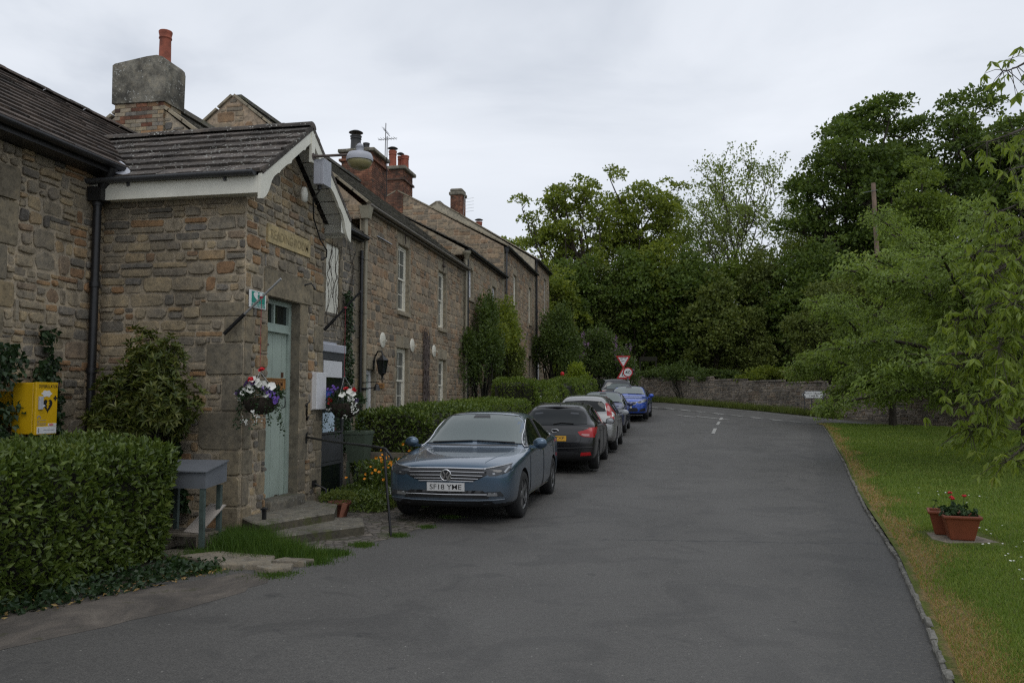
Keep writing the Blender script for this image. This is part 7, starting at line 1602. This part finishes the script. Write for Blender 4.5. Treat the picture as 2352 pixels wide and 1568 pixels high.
def near_cherry():
    rng = np.random.default_rng(53); bx, by = 7.0, 8.6; bz = lawn_z(bx, by); t = thing('cherry_tree', 'nearest cherry, only its big leafy branch tips entering from the right edge', 'cherry tree', (bx, by, bz), 'cherry trees on the green'); g = G(); Lv = Leaves()
    fork = (bx, by, bz+1.9); g.tube([(bx, by, bz), (bx+.03, by, bz+1), fork], [.16, .13, .12], 10)
    B = [((2450, 7.6, 60), (2395, 6.6, 140), (2330, 6.2, 148), 5), ((2450, 7.6, 250), (2370, 6.5, 292), (2285, 6.3, 318), 7), ((2460, 7.5, 380), (2380, 6.8, 365), (2335, 6.3, 385), 5), ((2460, 7.6, 400), (2370, 7.0, 470), (2278, 6.8, 490), 9), ((2470, 7.8, 480), (2350, 7.0, 560), (2235, 6.8, 590), 26), ((2470, 7.8, 520), (2350, 6.8, 590), (2270, 6.4, 640), 26), ((2480, 7.8, 600), (2340, 6.9, 680), (2205, 6.7, 735), 30), ((2480, 7.8, 640), (2380, 6.5, 740), (2290, 6.1, 800), 28), ((2480, 8, 700), (2330, 7.0, 790), (2195, 6.9, 845), 28), ((2480, 7.8, 760), (2360, 6.6, 880), (2240, 6.5, 930), 26), ((2480, 7.8, 830), (2330, 6.8, 940), (2215, 6.8, 985), 22), ((2480, 7.8, 880), (2370, 6.4, 1000), (2300, 6.3, 1060), 12), ((2480, 7.6, 560), (2390, 6.3, 650), (2330, 6.0, 700), 24), ((2480, 8, 420), (2400, 7.2, 520), (2310, 7.2, 560), 14)]
    for (a, b, c, m) in B:
        A, Bq, Cq = (np.array(sp(px, d, py)) for px, d, py in (a, b, c)); P = [tuple(fork)] + [tuple(A*(1-s_)**2 + 2*Bq*s_*(1-s_) + Cq*s_*s_) for s_ in np.linspace(0, 1, 9)]; g.tube(P, [.05, .03, .024, .019, .015, .012, .009, .007, .005, .004], 6, cap=False)
        pts = np.array(P[1:])
        for i in range(int(m*4.2)):
            s_ = 1-rng.random()**1.4*.85; k = min(7, int(s_*8)); f = s_*8-k; p = pts[k]*(1-f)+pts[k+1]*f; tw = p + rng.normal(0, .10, 3) + np.array([0, 0, -.04]); g.tube([tuple(p), tuple((p+tw)/2+np.array([0, 0, .02])), tuple(tw)], [.004, .003, .002], 3, cap=False)
            q = rng.integers(3, 8); Pn = np.tile(tw, (q, 1)); D = np.stack([rng.normal(-.15, .5, q), rng.normal(0, .5, q), rng.normal(-.85, .3, q)], 1)
            # long pointed leaf in two halves with a drip tip
            L_ = rng.uniform(.065, .115, q); Lv.add(Pn, D, L_, L_*.34, rng, fold=.25)
    g.out('trunk', M['bark'], t); Lv.out('crown', M['l_cherry_near'], t)
near_cherry()
# ------------------------------------------------------------------ far boundary wall and its signs
def far_wall():
    pts = [(-14.5, 68.5), (-1.6, 56.4), (2.9, 51.0), (8.25, 44.2), (14.6, 35.0), (25, 20.5)]; t = thing('boundary_wall', 'long grey rubble boundary wall along the far side of the junction', 'wall', (2.9, 51.0, gz(2.9, 51))); wl = Wall(91); cp = Wall(92)
    for (x0, y0), (x1, y1) in zip(pts, pts[1:]):
        L = math.hypot(x1-x0, y1-y0); k = max(1, round(L/2.6))
        for i in range(k):
            a = (x0+(x1-x0)*i/k, y0+(y1-y0)*i/k); b = (x0+(x1-x0)*(i+1)/k, y0+(y1-y0)*(i+1)/k); l = math.dist(a, b); U = ((b[0]-a[0])/l, (b[1]-a[1])/l, 0); Nn = (U[1], -U[0], 0)
            Nn = (-abs(Nn[0]) if True else 0, -abs(Nn[1]), 0); U = (-Nn[1], Nn[0], 0)
            O = a if (U[0]*(b[0]-a[0])+U[1]*(b[1]-a[1])) > 0 else b
            z = min(gz(*a), gz(*b))-.1; H = 1.62 + .04*math.sin(a[0]*1.3); H += max(gz(*a), gz(*b))-z-.1
            wl.face((O[0], O[1], z), U, Nn, l+.01, H, [], [], (.10, .20), (.12, .42), (.012, .04), fine=False, split=.4, jit=.35, gap=.008)
            Bk = (O[0]-Nn[0]*.4, O[1]-Nn[1]*.4); q = lambda p, zz: (p[0], p[1], zz); e = (O[0]+U[0]*l, O[1]+U[1]*l); eb = (Bk[0]+U[0]*l, Bk[1]+U[1]*l)
            wl.quad(q(O, z+H), q(e, z+H), q(eb, z+H), q(Bk, z+H)); wl.quad(q(eb, z), q(Bk, z), q(Bk, z+H), q(eb, z+H))
            u = 0
            while u < l-.02:
                w_ = min(cp.r.uniform(.35, .75), l-u); cp.stone((O[0]+Nn[0]*.03, O[1]+Nn[1]*.03, z+H-.01), U, Nn, u, 0, u+w_, cp.r.uniform(.09, .13), .04, 0, .25, False); 
                c0 = (O[0]+U[0]*u+Nn[0]*.06, O[1]+U[1]*u+Nn[1]*.06); c1 = (O[0]+U[0]*(u+w_-.01)+Nn[0]*.06, O[1]+U[1]*(u+w_-.01)+Nn[1]*.06); d0 = (c0[0]-Nn[0]*.5, c0[1]-Nn[1]*.5); d1 = (c1[0]-Nn[0]*.5, c1[1]-Nn[1]*.5); zt = z+H+.10
                cp.quad(q(c0, zt), q(c1, zt), q(d1, zt), q(d0, zt)); u += w_
    wl.out('masonry', [M['mortar'], M['wall_far'], M['wall_far']], t); cp.out('coping', [M['wall_far'], M['wall_far'], M['wall_far']], t)
far_wall()
def frame_at(p, toward=(0, 0)):
    p = Vector(p); n = Vector((toward[0]-p.x, toward[1]-p.y, 0)).normalized(); return p, Vector((-n.y, n.x, 0)), Vector((0, 0, 1)), n
def poly_round(pts, r, k=4):
    o = []; n = len(pts)
    for i in range(n):
        p, a, b = Vector(pts[i]), Vector(pts[i-1]), Vector(pts[(i+1) % n]); u, v = (a-p).normalized(), (b-p).normalized()
        for j in range(k+1): t = j/k; o.append(tuple(p + u*r*(1-t)**2 + v*r*t*t))
    return o
x, y, z = spot(1432, 46, 828); gw_ = thing('give_way_sign', 'red-bordered triangular give way sign on a grey pole above the cars', 'road sign', (x, y, gz(x, y)))
O, U, V, N_ = frame_at((x, y, z)); tri = [(-.42, .27), (0, -.46), (.42, .27)]
g = G(); g.prism(poly_round(tri, .05), O, U, V, N_, .012); g.out('sign_face', M['red'], gw_)
g = G(); g.prism(poly_round([(a*.68, b*.68) for a, b in tri], .02), O+N_*.012, U, V, N_, .003); g.out('sign_field', M['signwhite'], gw_)
text('lettering_give', 'GIVE', M['ink'], O+N_*.015+V*.135, U, V, .40, .125, gw_, .002); text('lettering_way', 'WAY', M['ink'], O+N_*.015-V*.03, U, V, .26, .09, gw_, .002)
g = G(); b = Vector((x, y, gz(x, y)))-N_*.05; g.tube([b, b+Vector((0, 0, z-b.z+.3))], .045, 10); g.out('post', M['grey_metal'], gw_)
pd = thing('pedestrian_sign', 'red triangle walking-people warning sign with a plate, half hidden by the speed sign', 'road sign', (x, y, gz(x, y)+1)); Op = Vector((x, y, 1.7+(912-860)/1850*46)) + N_*.03
tr2 = [(-.40, -.26), (.40, -.26), (0, .44)]; g = G(); g.prism(poly_round(tr2, .05), Op, U, V, N_, .012); g.out('sign_face', M['red'], pd)
g = G(); g.prism(poly_round([(a*.66, b*.66+.01) for a, b in tr2], .02), Op+N_*.012, U, V, N_, .003); g.out('sign_field', M['signwhite'], pd)
g = G()
for sx in (-.055, .06):
    P0 = Op+N_*.016
    for a, b, w_ in (((sx, .07), (sx-.01, -.04), .045), ((sx-.01, -.04), (sx-.05, -.13), .022), ((sx-.005, -.04), (sx+.04, -.13), .022), ((sx, .05), (sx+.05, 0), .016)): g.bar(P0+U*a[0]+V*a[1], P0+U*b[0]+V*b[1], w_, .004, N_)
    g.prism([(sx+.022*math.cos(t), .10+.022*math.sin(t)) for t in np.linspace(0, 6.28, 13)[:-1]], P0, U, V, N_, .003)
g.out('walking_figures', M['ink'], pd)
g = G(); g.obox(Op-V*.46, U*.33, V*.09, N_*.008); g.out('distance_plate', M['signwhite'], pd); g = G()
for k in range(4): g.obox(Op-V*.46+N_*.009+U*(-.2+k*.13), U*(.05 if k != 1 else .03), V*.03, N_*.002)
g.out('plate_print', M['ink'], pd)
x, y, z = spot(1442, 40.5, 855); s4 = thing('speed_limit_sign', 'round white speed limit sign reading 40 in a red ring', 'road sign', (x, y, gz(x, y)))
O, U, V, N_ = frame_at((x, y, z)); cir = lambda r: [(r*math.cos(t), r*math.sin(t)) for t in np.linspace(0, 2*math.pi, 40)[:-1]]
g = G(); g.prism(cir(.25), O, U, V, N_, .012); g.out('sign_face', M['red'], s4); g = G(); g.prism(cir(.19), O+N_*.012, U, V, N_, .003); g.out('sign_field', M['signwhite'], s4)
text('lettering', '40', M['ink'], O+N_*.015, U, V, .27, .175, s4, .002)
g = G(); b = Vector((x, y, gz(x, y)))-N_*.05; g.tube([b, b+Vector((0, 0, z-b.z+.25))], .04, 10); g.out('post', M['grey_metal'], s4)
def arrow_sign(lab, px0, px1, d, py, left, t1, t2):
    a, b = Vector(spot(px0, d, py)), Vector(spot(px1, d, py)); wd = (b-a).length/2; c = (a+b)/2; t = thing('direction_sign', lab, 'direction sign', (c.x, c.y, gz(c.x, c.y)), 'direction signs in front of the far wall'); O, U, V, N_ = frame_at(c)
    s_ = -1 if left else 1; h = .19; pg = [(-s_*wd, -h), (s_*(wd-.14), -h), (s_*wd, 0), (s_*(wd-.14), h), (-s_*wd, h)]; pg = pg if s_ > 0 else pg[::-1]
    g = G(); g.prism(pg, O, U, V, N_, .01); g.out('panel', M['ink_grey'], t); g = G(); g.prism([(u*.965, v*.86) for u, v in pg], O+N_*.01, U, V, N_, .003); g.out('panel_face', M['signwhite'], t)
    g = G()
    for dv in (-1, 1): g.bar(O+N_*.014+U*s_*(wd-.05), O+N_*.014+U*s_*(wd-.16)+V*dv*h*.7, .05, .004, N_)
    g.out('arrow_head', M['ink'], t); text('lettering', t1, M['ink'], O+N_*.013+V*.06-U*s_*.05, U, V, wd*1.15, .075, t, .002); text('lettering', t2, M['ink'], O+N_*.013-V*.07-U*s_*.16, U, V, wd*.75, .085, t, .002)
    g = G()
    for k in (-.6, .6): p = O-N_*.04+U*k*wd; g.tube([Vector((p.x, p.y, gz(p.x, p.y))), p+V*.15], .022, 8)
    g.out('posts', M['grey_dark'], t)
arrow_sign('white arrow sign pointing left in front of the far wall', 1841, 1866, 41.6, 906, True, 'Leyburn', 'A 684'); arrow_sign('white arrow sign pointing right, partly behind the cherry leaves', 1867, 1893, 41.5, 906, False, 'Bedale', 'A 684')
# footpath fingerpost frame behind the wall
x, y, z = spot(1482, 57, 826); fp = thing('footpath_gate_posts', 'pale post pair with a small green board behind the far wall', 'gate posts', (x, y, gz(x, y)))
for dx_ in (-.35, .75): g = G(); g.box((x+dx_-.05, y-.05, gz(x, y)), (x+dx_+.05, y+.05, z+.1)); g.out('post', M['twig'], fp)
g = G(); g.box((x-.35, y-.07, z-.1), (x+.85, y-.05, z+.2)); g.out('board', M['twig'], fp)
# ------------------------------------------------------------------ utility poles
def upole(lab, px, d, py, px_b, r, arm=True):
    x, y, z = spot(px, d, py); xb, yb = spot(px_b, d); zb = gz(xb, yb); t = thing('utility_pole', lab, 'utility pole', (xb, yb, zb)); g = G(); g.tube([(xb, yb, zb), ((x+xb)/2, (y+yb)/2, (z+zb)/2), (x, y, z)], [r*1.25, r*1.1, r], 12); g.out('pole', M['pole_wood'], t)
    if arm:
        g = G(); g.bar((x-.6, y-.1, z-.55), (x+.2, y-.1, z-.42), .022, .022); g.tube([(x, y-r, z-1.6), (x+.1, y-r-.03, z-3.0)], .03, 5)
        for k in range(4): g.bar((x-.16, y-r, z-4.6-k*.5), (x+.18, y-r, z-4.6-k*.5), .03, .03)
        g.out('fittings', M['grey_metal'], t)
    return x, y, z
pt = upole('brown timber utility pole with small fittings, in front of the great sycamore', 2018, 45, 415, 2031, .115)
upole('short weathered pole showing behind the lilac bush', 1318, 58, 690, 1314, .14, False)
# ------------------------------------------------------------------ planters on the green
g = G(); slabbox(g, [(2.93, 9.98), (3.00, 10.44), (3.46, 10.52), (3.60, 9.86), (3.02, 9.72)], -.02, .105, .012); tag(g.out('planter_slab', M['slab']), 'pale flat slab let into the lawn under the two planters', 'slab', org=None) if False else tag(g.out('planter_slab', M['slab']), 'pale flat slab let into the lawn under the two planters', 'slab')
def planter(lab, c, w_, h, rz, seed, n, flowers):
    x, y = c; z = .107; t = thing('planter', lab, 'planter', (0, 0, 0), 'square terracotta planters on the green'); g = G(); k = w_/2; q = .66
    def ring(kk, zz): return [(-kk, -kk, zz), (kk, -kk, zz), (kk, kk, zz), (-kk, kk, zz)]
    vs = ring(k*q, 0) + ring(k*.96, h*.86) + ring(k*1.08, h*.88) + ring(k*1.08, h) + ring(k*.93, h) + ring(k*.9, h*.8); fs = [(3, 2, 1, 0)]
    for i in range(5): fs += [(4*i+j, 4*i+(j+1) % 4, 4*i+4+(j+1) % 4, 4*i+4+j) for j in range(4)]
    g.add(vs, fs); o = g.out('pot', M['terracotta'], t); md = o.modifiers.new('b', 'BEVEL'); md.width = .012; md.segments = 2
    g = G(); g.box((-k*.84, -k*.84, h*.74), (k*.84, k*.84, h*.82)); g.out('soil', M['soil'], t)
    if n:
        rng = np.random.default_rng(seed); Lv = Leaves(); g = G(); fl = G()
        for _ in range(n):
            a = rng.uniform(0, 6.28); r = k*rng.random()**.5*1.05; p = np.array([r*math.cos(a)-.02, r*math.sin(a), h*.82 + (.20-r*.5)*rng.uniform(.3, 1.0)]); m = 7; aa = np.arange(m)*2*math.pi/m; ax = unit(np.array([p[0]*2, p[1]*2, .35])+rng.normal(0, .2, 3)); e1 = unit(np.cross(ax, [.2, .6, .1])); e2 = np.cross(ax, e1); D = np.outer(np.cos(aa), e1)+np.outer(np.sin(aa), e2); Lv.add(np.tile(p, (m, 1)), D, .038, .036, rng, up=np.tile(ax, (m, 1))); g.tube([(r*.4*math.cos(a), r*.4*math.sin(a), h*.8), tuple(p)], [.004, .003], 4, cap=False)
        Lv.out('geranium_leaves', M['l_ger'], t); 
        for (fx_, fy_, fz) in flowers:
            g.tube([(fx_*.4, fy_*.4, h*.8), (fx_, fy_, fz)], .0035, 4, cap=False); rr = rng.normal(0, 1, (14, 3)); 
            for v in unit(rr): fl.sphere((fx_+v[0]*.018, fy_+v[1]*.018, fz+abs(v[2])*.014), .010, 6, 4)
        g.out('stems', M['l_ger'], t); fl.out('flowers', M['petal_r'], t)
    t.location = (x, y, z); t.rotation_euler = (0, 0, rz); return t
planter('front terracotta planter holding a leafy red geranium', (3.245, 10.03), .365, .275, R(-8), 3, 62, [(-.085, -.03, .46), (-.09, 0, .505), (.055, .02, .475), (-.07, -.05, .445)])
planter('rear terracotta planter, nearly empty, behind the geranium', (3.185, 10.36), .33, .275, R(-14), 4, 6, [])
# ------------------------------------------------------------------ hanging baskets
def basket(lab, c, R0, tie, seed, fl, chain_z, cascade):
    rng = np.random.default_rng(seed); x, y, z = c; t = thing('hanging_basket', lab, 'hanging basket', c, 'hanging flower baskets at the porch'); g = G(); g.lathe([(R0*.25, -R0*.86), (R0*.62, -R0*.72), (R0*.88, -R0*.38), (R0*.96, 0), (R0*.9, .01), (0, .0)], c, 20); g.out('bowl', M['soil'], t)
    g = G(); top = Vector((tie[0], tie[1], chain_z)); g.tube([Vector(tie), top], .0032, 5); g.sphere(top, .012, 8, 6); g.out('cord', M['cord'], t)
    g = G()
    for k in range(3):
        q = k*2.094+.4; b = Vector((x+R0*.92*math.cos(q), y+R0*.92*math.sin(q), z+.01)); n = 15
        for i in range(n): p = top+(b-top)*((i+.5)/n); d = (b-top).normalized()*.011; g.tube([p-d, p+d], .0042, 4)
    g.out('chain', M['silver'], t)
    Lv = Leaves(); n = 900; u = rdir(n, rng); P = np.array(c)+u*np.array([R0*1.12, R0*1.12, R0*.55])*rng.uniform(.6, 1.05, n)[:, None]+np.array([0, 0, .05]); Lv.add(P, u+rng.normal(0, .4, (n, 3))+np.array([0, 0, .2]), rng.uniform(.03, .055, n), rng.uniform(.02, .035, n), rng)
    for (ax_, ay_, ln_) in cascade:
        m = 46; s_ = rng.random(m); P = np.stack([x+ax_*(.9+.35*s_)+rng.normal(0, .022, m), y+ay_*(.9+.35*s_)+rng.normal(0, .022, m), z-.02-ln_*s_], 1); Lv.add(P, rdir(m, rng)+np.array([0, 0, -.5]), rng.uniform(.025, .045, m), rng.uniform(.018, .03, m), rng)
    Lv.out('foliage', M['l_ivy'], t)
    def petals(name, mm, pts, r, m=5, cup=.3):
        B = []; F = []
        for p in pts:
            p = np.array(p); nrm = unit(np.array([p[0]-x, p[1]-y-.25, p[2]-z+.12])+rng.normal(0, .18, 3)); e1 = unit(np.cross(nrm, [.13, .4, .9])); e2 = np.cross(nrm, e1); i0 = len(B); B.append(p-nrm*r*.35); k = m*4; rr = r*rng.uniform(.85, 1.1)
            for i in range(k): q = 2*math.pi*i/k; ra = rr*(1-.16*abs(math.cos(m*q/2))**.5*.9); B.append(p + (e1*math.cos(q)+e2*math.sin(q))*ra + nrm*rr*cup*.25*math.sin(m*q))
            F += [(i0, i0+1+i, i0+1+(i+1) % k) for i in range(k)]
        if B: bulk(name, B, F, M[mm], t, smooth=True)
    W = lambda a, b, s_=1.0: (x+a*R0*s_, y-R0*(.9-.35*abs(a)), z+b*R0)
    petals('white_flowers', 'petal_w', [W(a, b) for a, b in fl['w']], .055); petals('purple_flowers', 'petal_p', [W(a+rng.normal(0, .09), b+rng.normal(0, .10)) for a, b in fl['p'] for _ in range(6)], .021); petals('red_flowers', 'petal_r', [W(a+rng.normal(0, .06), b+rng.normal(0, .05)) for a, b in fl['r'] for _ in range(8)], .024); petals('dark_flowers', 'petal_d', [W(a, b) for a, b in fl['d']], .045)
    petals('small_white_flowers', 'petal_w', [W(a+rng.normal(0, .10), b+rng.normal(0, .07)) for a, b in fl['s'] for _ in range(7)], .013)
basket('flower basket with white petunias hanging in front of the sage door', (tie1.x+.02, tie1.y, 1.69), .235, tie1, 4, dict(w=[(-.62, .35), (-.58, .2), (-.12, .42), (.18, .85), (.30, .72), (.02, .98), (.52, .68), (.9, .62), (.62, .22), (.28, .18), (-.2, .70)], p=[(.85, .3), (.95, .0), (.72, .45), (1.1, -.15)], r=[(-.12, .95), (.42, 1.5)], d=[(-.5, .75), (-.35, .85), (-1.05, .3), (.0, .8), (.55, .5)], s=[(-.9, -.1), (-.75, -1.1), (-.35, -1.25), (.1, -.75), (.28, -1.0), (.18, -1.2), (-1.0, .05)]), 2.02, [(-.22, -.1, .30), (-.15, -.18, .34), (.05, -.24, .36), (.18, -.16, .30), (.24, -.05, .26), (.21, .05, .45)])
basket('flower basket with red and white blooms hanging past the phone kiosk', (tie2.x+.02, tie2.y, 1.60), .255, tie2, 5, dict(w=[(.15, .55), (.55, .75), (.72, .62), (.62, .42)], p=[(-.5, .8), (-.35, .95), (-.75, .7)], r=[(-.7, .1), (.35, .95), (.75, .85), (-.62, .2)], d=[(.95, .2), (-.45, .6)], s=[(.8, .3), (.85, .05), (.78, -.2), (.9, -.35), (.7, .45), (.8, -.5), (-.75, -.35), (.3, -.75), (.55, .25)]), 2.02, [(-.24, -.1, .34), (-.1, -.2, .45), (.1, -.2, .42), (.22, -.12, .40), (.25, .03, .36), (0, -.25, .5)])
# ------------------------------------------------------------------ poppies, pot, and the woman behind the hedge
def poppies():
    rng = np.random.default_rng(21); t = thing('poppy_bed', 'clump of orange Welsh poppies by the lane in front of the laurel hedge', 'flower bed', (-4.55, 12.9, 0)); Lv = Leaves(); n = 5200; P = np.stack([rng.uniform(-5.05, -3.85, n), rng.uniform(12.55, 13.9, n), rng.random(n)**1.2*.62], 1); Lv.add(P, rdir(n, rng)+np.array([0, 0, .5]), rng.uniform(.06, .12, n), rng.uniform(.025, .05, n), rng); Lv.out('foliage', M['l_laurel'], t); g = G(); B = []; F = []
    for (px, py) in [(598, 1126), (610, 1137), (640, 1122), (606, 1155), (611, 1168), (560, 1122), (515, 1206), (525, 1256), (557, 1232), (590, 1250), (628, 1215), (627, 1316), (668, 1212), (680, 1180), (692, 1165), (686, 1105), (765, 1140), (792, 1125), (300, 1300), (472, 1266), (795, 1003), (855, 1065), (607, 1055), (463, 1310), (645, 1200), (615, 1100), (700, 1190)]:
        X, Y = (1180+px*.4209)*.6125, (1240+py*.4209)*.6125; d = 12.45+rng.uniform(0, .5); p = np.array(spot(X, d, Y)); g.tube([(p[0]+rng.uniform(-.1, .1), p[1]+.15, max(0, p[2]-.4)), (p[0]+.02, p[1]+.05, p[2]-.15), tuple(p)], .003, 4, cap=False)
        nr = unit(np.array([.2, -.7, .5])+rng.normal(0, .35, 3)); e1 = unit(np.cross(nr, [.2, .1, .9])); e2 = np.cross(nr, e1); i0 = len(B); B.append(p-nr*.012); k = 16; r = rng.uniform(.020, .030)
        for i in range(k): q = 2*math.pi*i/k; ra = r*(1-.25*abs(math.cos(2*q))**3); B.append(p+(e1*math.cos(q)+e2*math.sin(q))*ra+nr*.010)
        bulk('flower', B[i0:], [(0, 1+i, 1+(i+1) % k) for i in range(k)], M['petal_y'], t, smooth=True)
    g.out('stems', M['l_laurel'], t)
poppies()
tp_ = thing('terracotta_pot', 'small terracotta pot of sedum tucked beside the upper step', 'flower pot', (-4.62, 11.0, 0)); g = G(); g.lathe([(.10, .03), (.145, .20), (.165, .205), (.17, .245), (.15, .245), (.14, .2), (0, .2)], (-4.62, 11.0, -.03), 20); g.out('pot', plain('old_terracotta', (.13, .04, .02), .8, var=.3), tp_)
rng = np.random.default_rng(31); Lv = Leaves(); n = 700; u = rdir(n, rng); u[:, 2] = abs(u[:, 2]); P = np.array([-4.62, 11.0, .22])+u*np.array([.26, .26, .13]); Lv.add(P, u+rng.normal(0, .3, (n, 3)), .035, .02, rng); Lv.out('sedum', M['l_olive'], tp_)
g = G(); g.add([(-4.30, 10.22, .10), (-4.265, 10.24, .10), (-4.22, 10.30, .27), (-4.28, 10.28, .29), (-4.295, 10.24, .10), (-4.26, 10.26, .10), (-4.215, 10.32, .27), (-4.275, 10.30, .29)], [(0,1,2,3),(7,6,5,4),(0,4,5,1),(1,5,6,2),(2,6,7,3),(3,7,4,0)]); tag(g.out('pot_shard', plain('shard_clay', (.15, .05, .024), .8, var=.3)), 'orange terracotta shard standing on the lower step', 'pot shard')
def person():
    x, y = -5.35, 32.6; z = gz(x, y); me = bpy.data.meshes.new('person')
    J = [(0, 0, .95), (0, .01, 1.18), (0, .0, 1.42), (0, -.01, 1.52), (0, -.02, 1.60), (0, -.03, 1.70), (.10, 0, .90), (.11, -.02, .50), (.11, .02, .08), (.12, -.14, .04), (-.10, 0, .90), (-.11, .02, .50), (-.11, .04, .08), (-.12, -.12, .04), (.18, 0, 1.42), (.23, .02, 1.15), (.22, -.08, .92), (.22, -.12, .84), (-.18, 0, 1.42), (-.23, .02, 1.15), (-.22, -.08, .92), (-.22, -.12, .84)]
    E_ = [(0, 1), (1, 2), (2, 3), (3, 4), (4, 5), (0, 6), (6, 7), (7, 8), (8, 9), (0, 10), (10, 11), (11, 12), (12, 13), (2, 14), (14, 15), (15, 16), (16, 17), (2, 18), (18, 19), (19, 20), (20, 21)]
    rd = [.15, .14, .15, .06, .085, .09, .10, .075, .05, .045, .10, .075, .05, .045, .065, .05, .04, .04, .065, .05, .04, .04]
    me.from_pydata(J, E_, []); o = link('person', me, None, (x, y, z)); md = o.modifiers.new('s', 'SKIN'); md.use_smooth_shade = True
    for v, r in zip(me.skin_vertices[0].data, rd): v.radius = (r, r)
    me.skin_vertices[0].data[0].use_root = True; o.modifiers.new('d', 'SUBSURF').levels = 1; o.modifiers['d'].render_levels = 1
    dg = bpy.context.evaluated_depsgraph_get(); m2 = bpy.data.meshes.new_from_object(o.evaluated_get(dg)); o.modifiers.clear(); o.data = m2; m2.materials.clear()
    for q in ('skin', 'cloth', 'jeans'): m2.materials.append(M[q])
    for p in m2.polygons: p.material_index = 0 if p.center.z > 1.5 or (abs(p.center.x) > .15 and p.center.z < .9 and p.center.z > .75) else (1 if p.center.z > .92 else 2)
    tag(o, 'person with blonde hair walking behind the hedge, only the head showing', 'person')
    g = G(); g.sphere((x, y+.02, z+1.70), .125, 14, 10, 0, (.92, 1.0, 1.05)); g.sphere((x, y+.07, z+1.60), .10, 12, 8, 0, (1, .7, 1.2)); ORG[o.name] = Vector((x, y, z)); g.out('hair', M['hair'], o)
    g = G()
    for s_ in (-1, 1): g.sphere((x+s_*.035, y-.115, z+1.685), .012, 8, 6)
    g.out('eyes', M['ink'], o)
person()
g = G(); x, y, z = spot(1292, 36.2, 859); g.sphere((x, y, z), .09, 10, 8, 0, (1, 1, 1.2)); tag(g.out('red_bloom', M['petal_r']), 'single red flower head above the hedge left of the golden bush', 'flower')
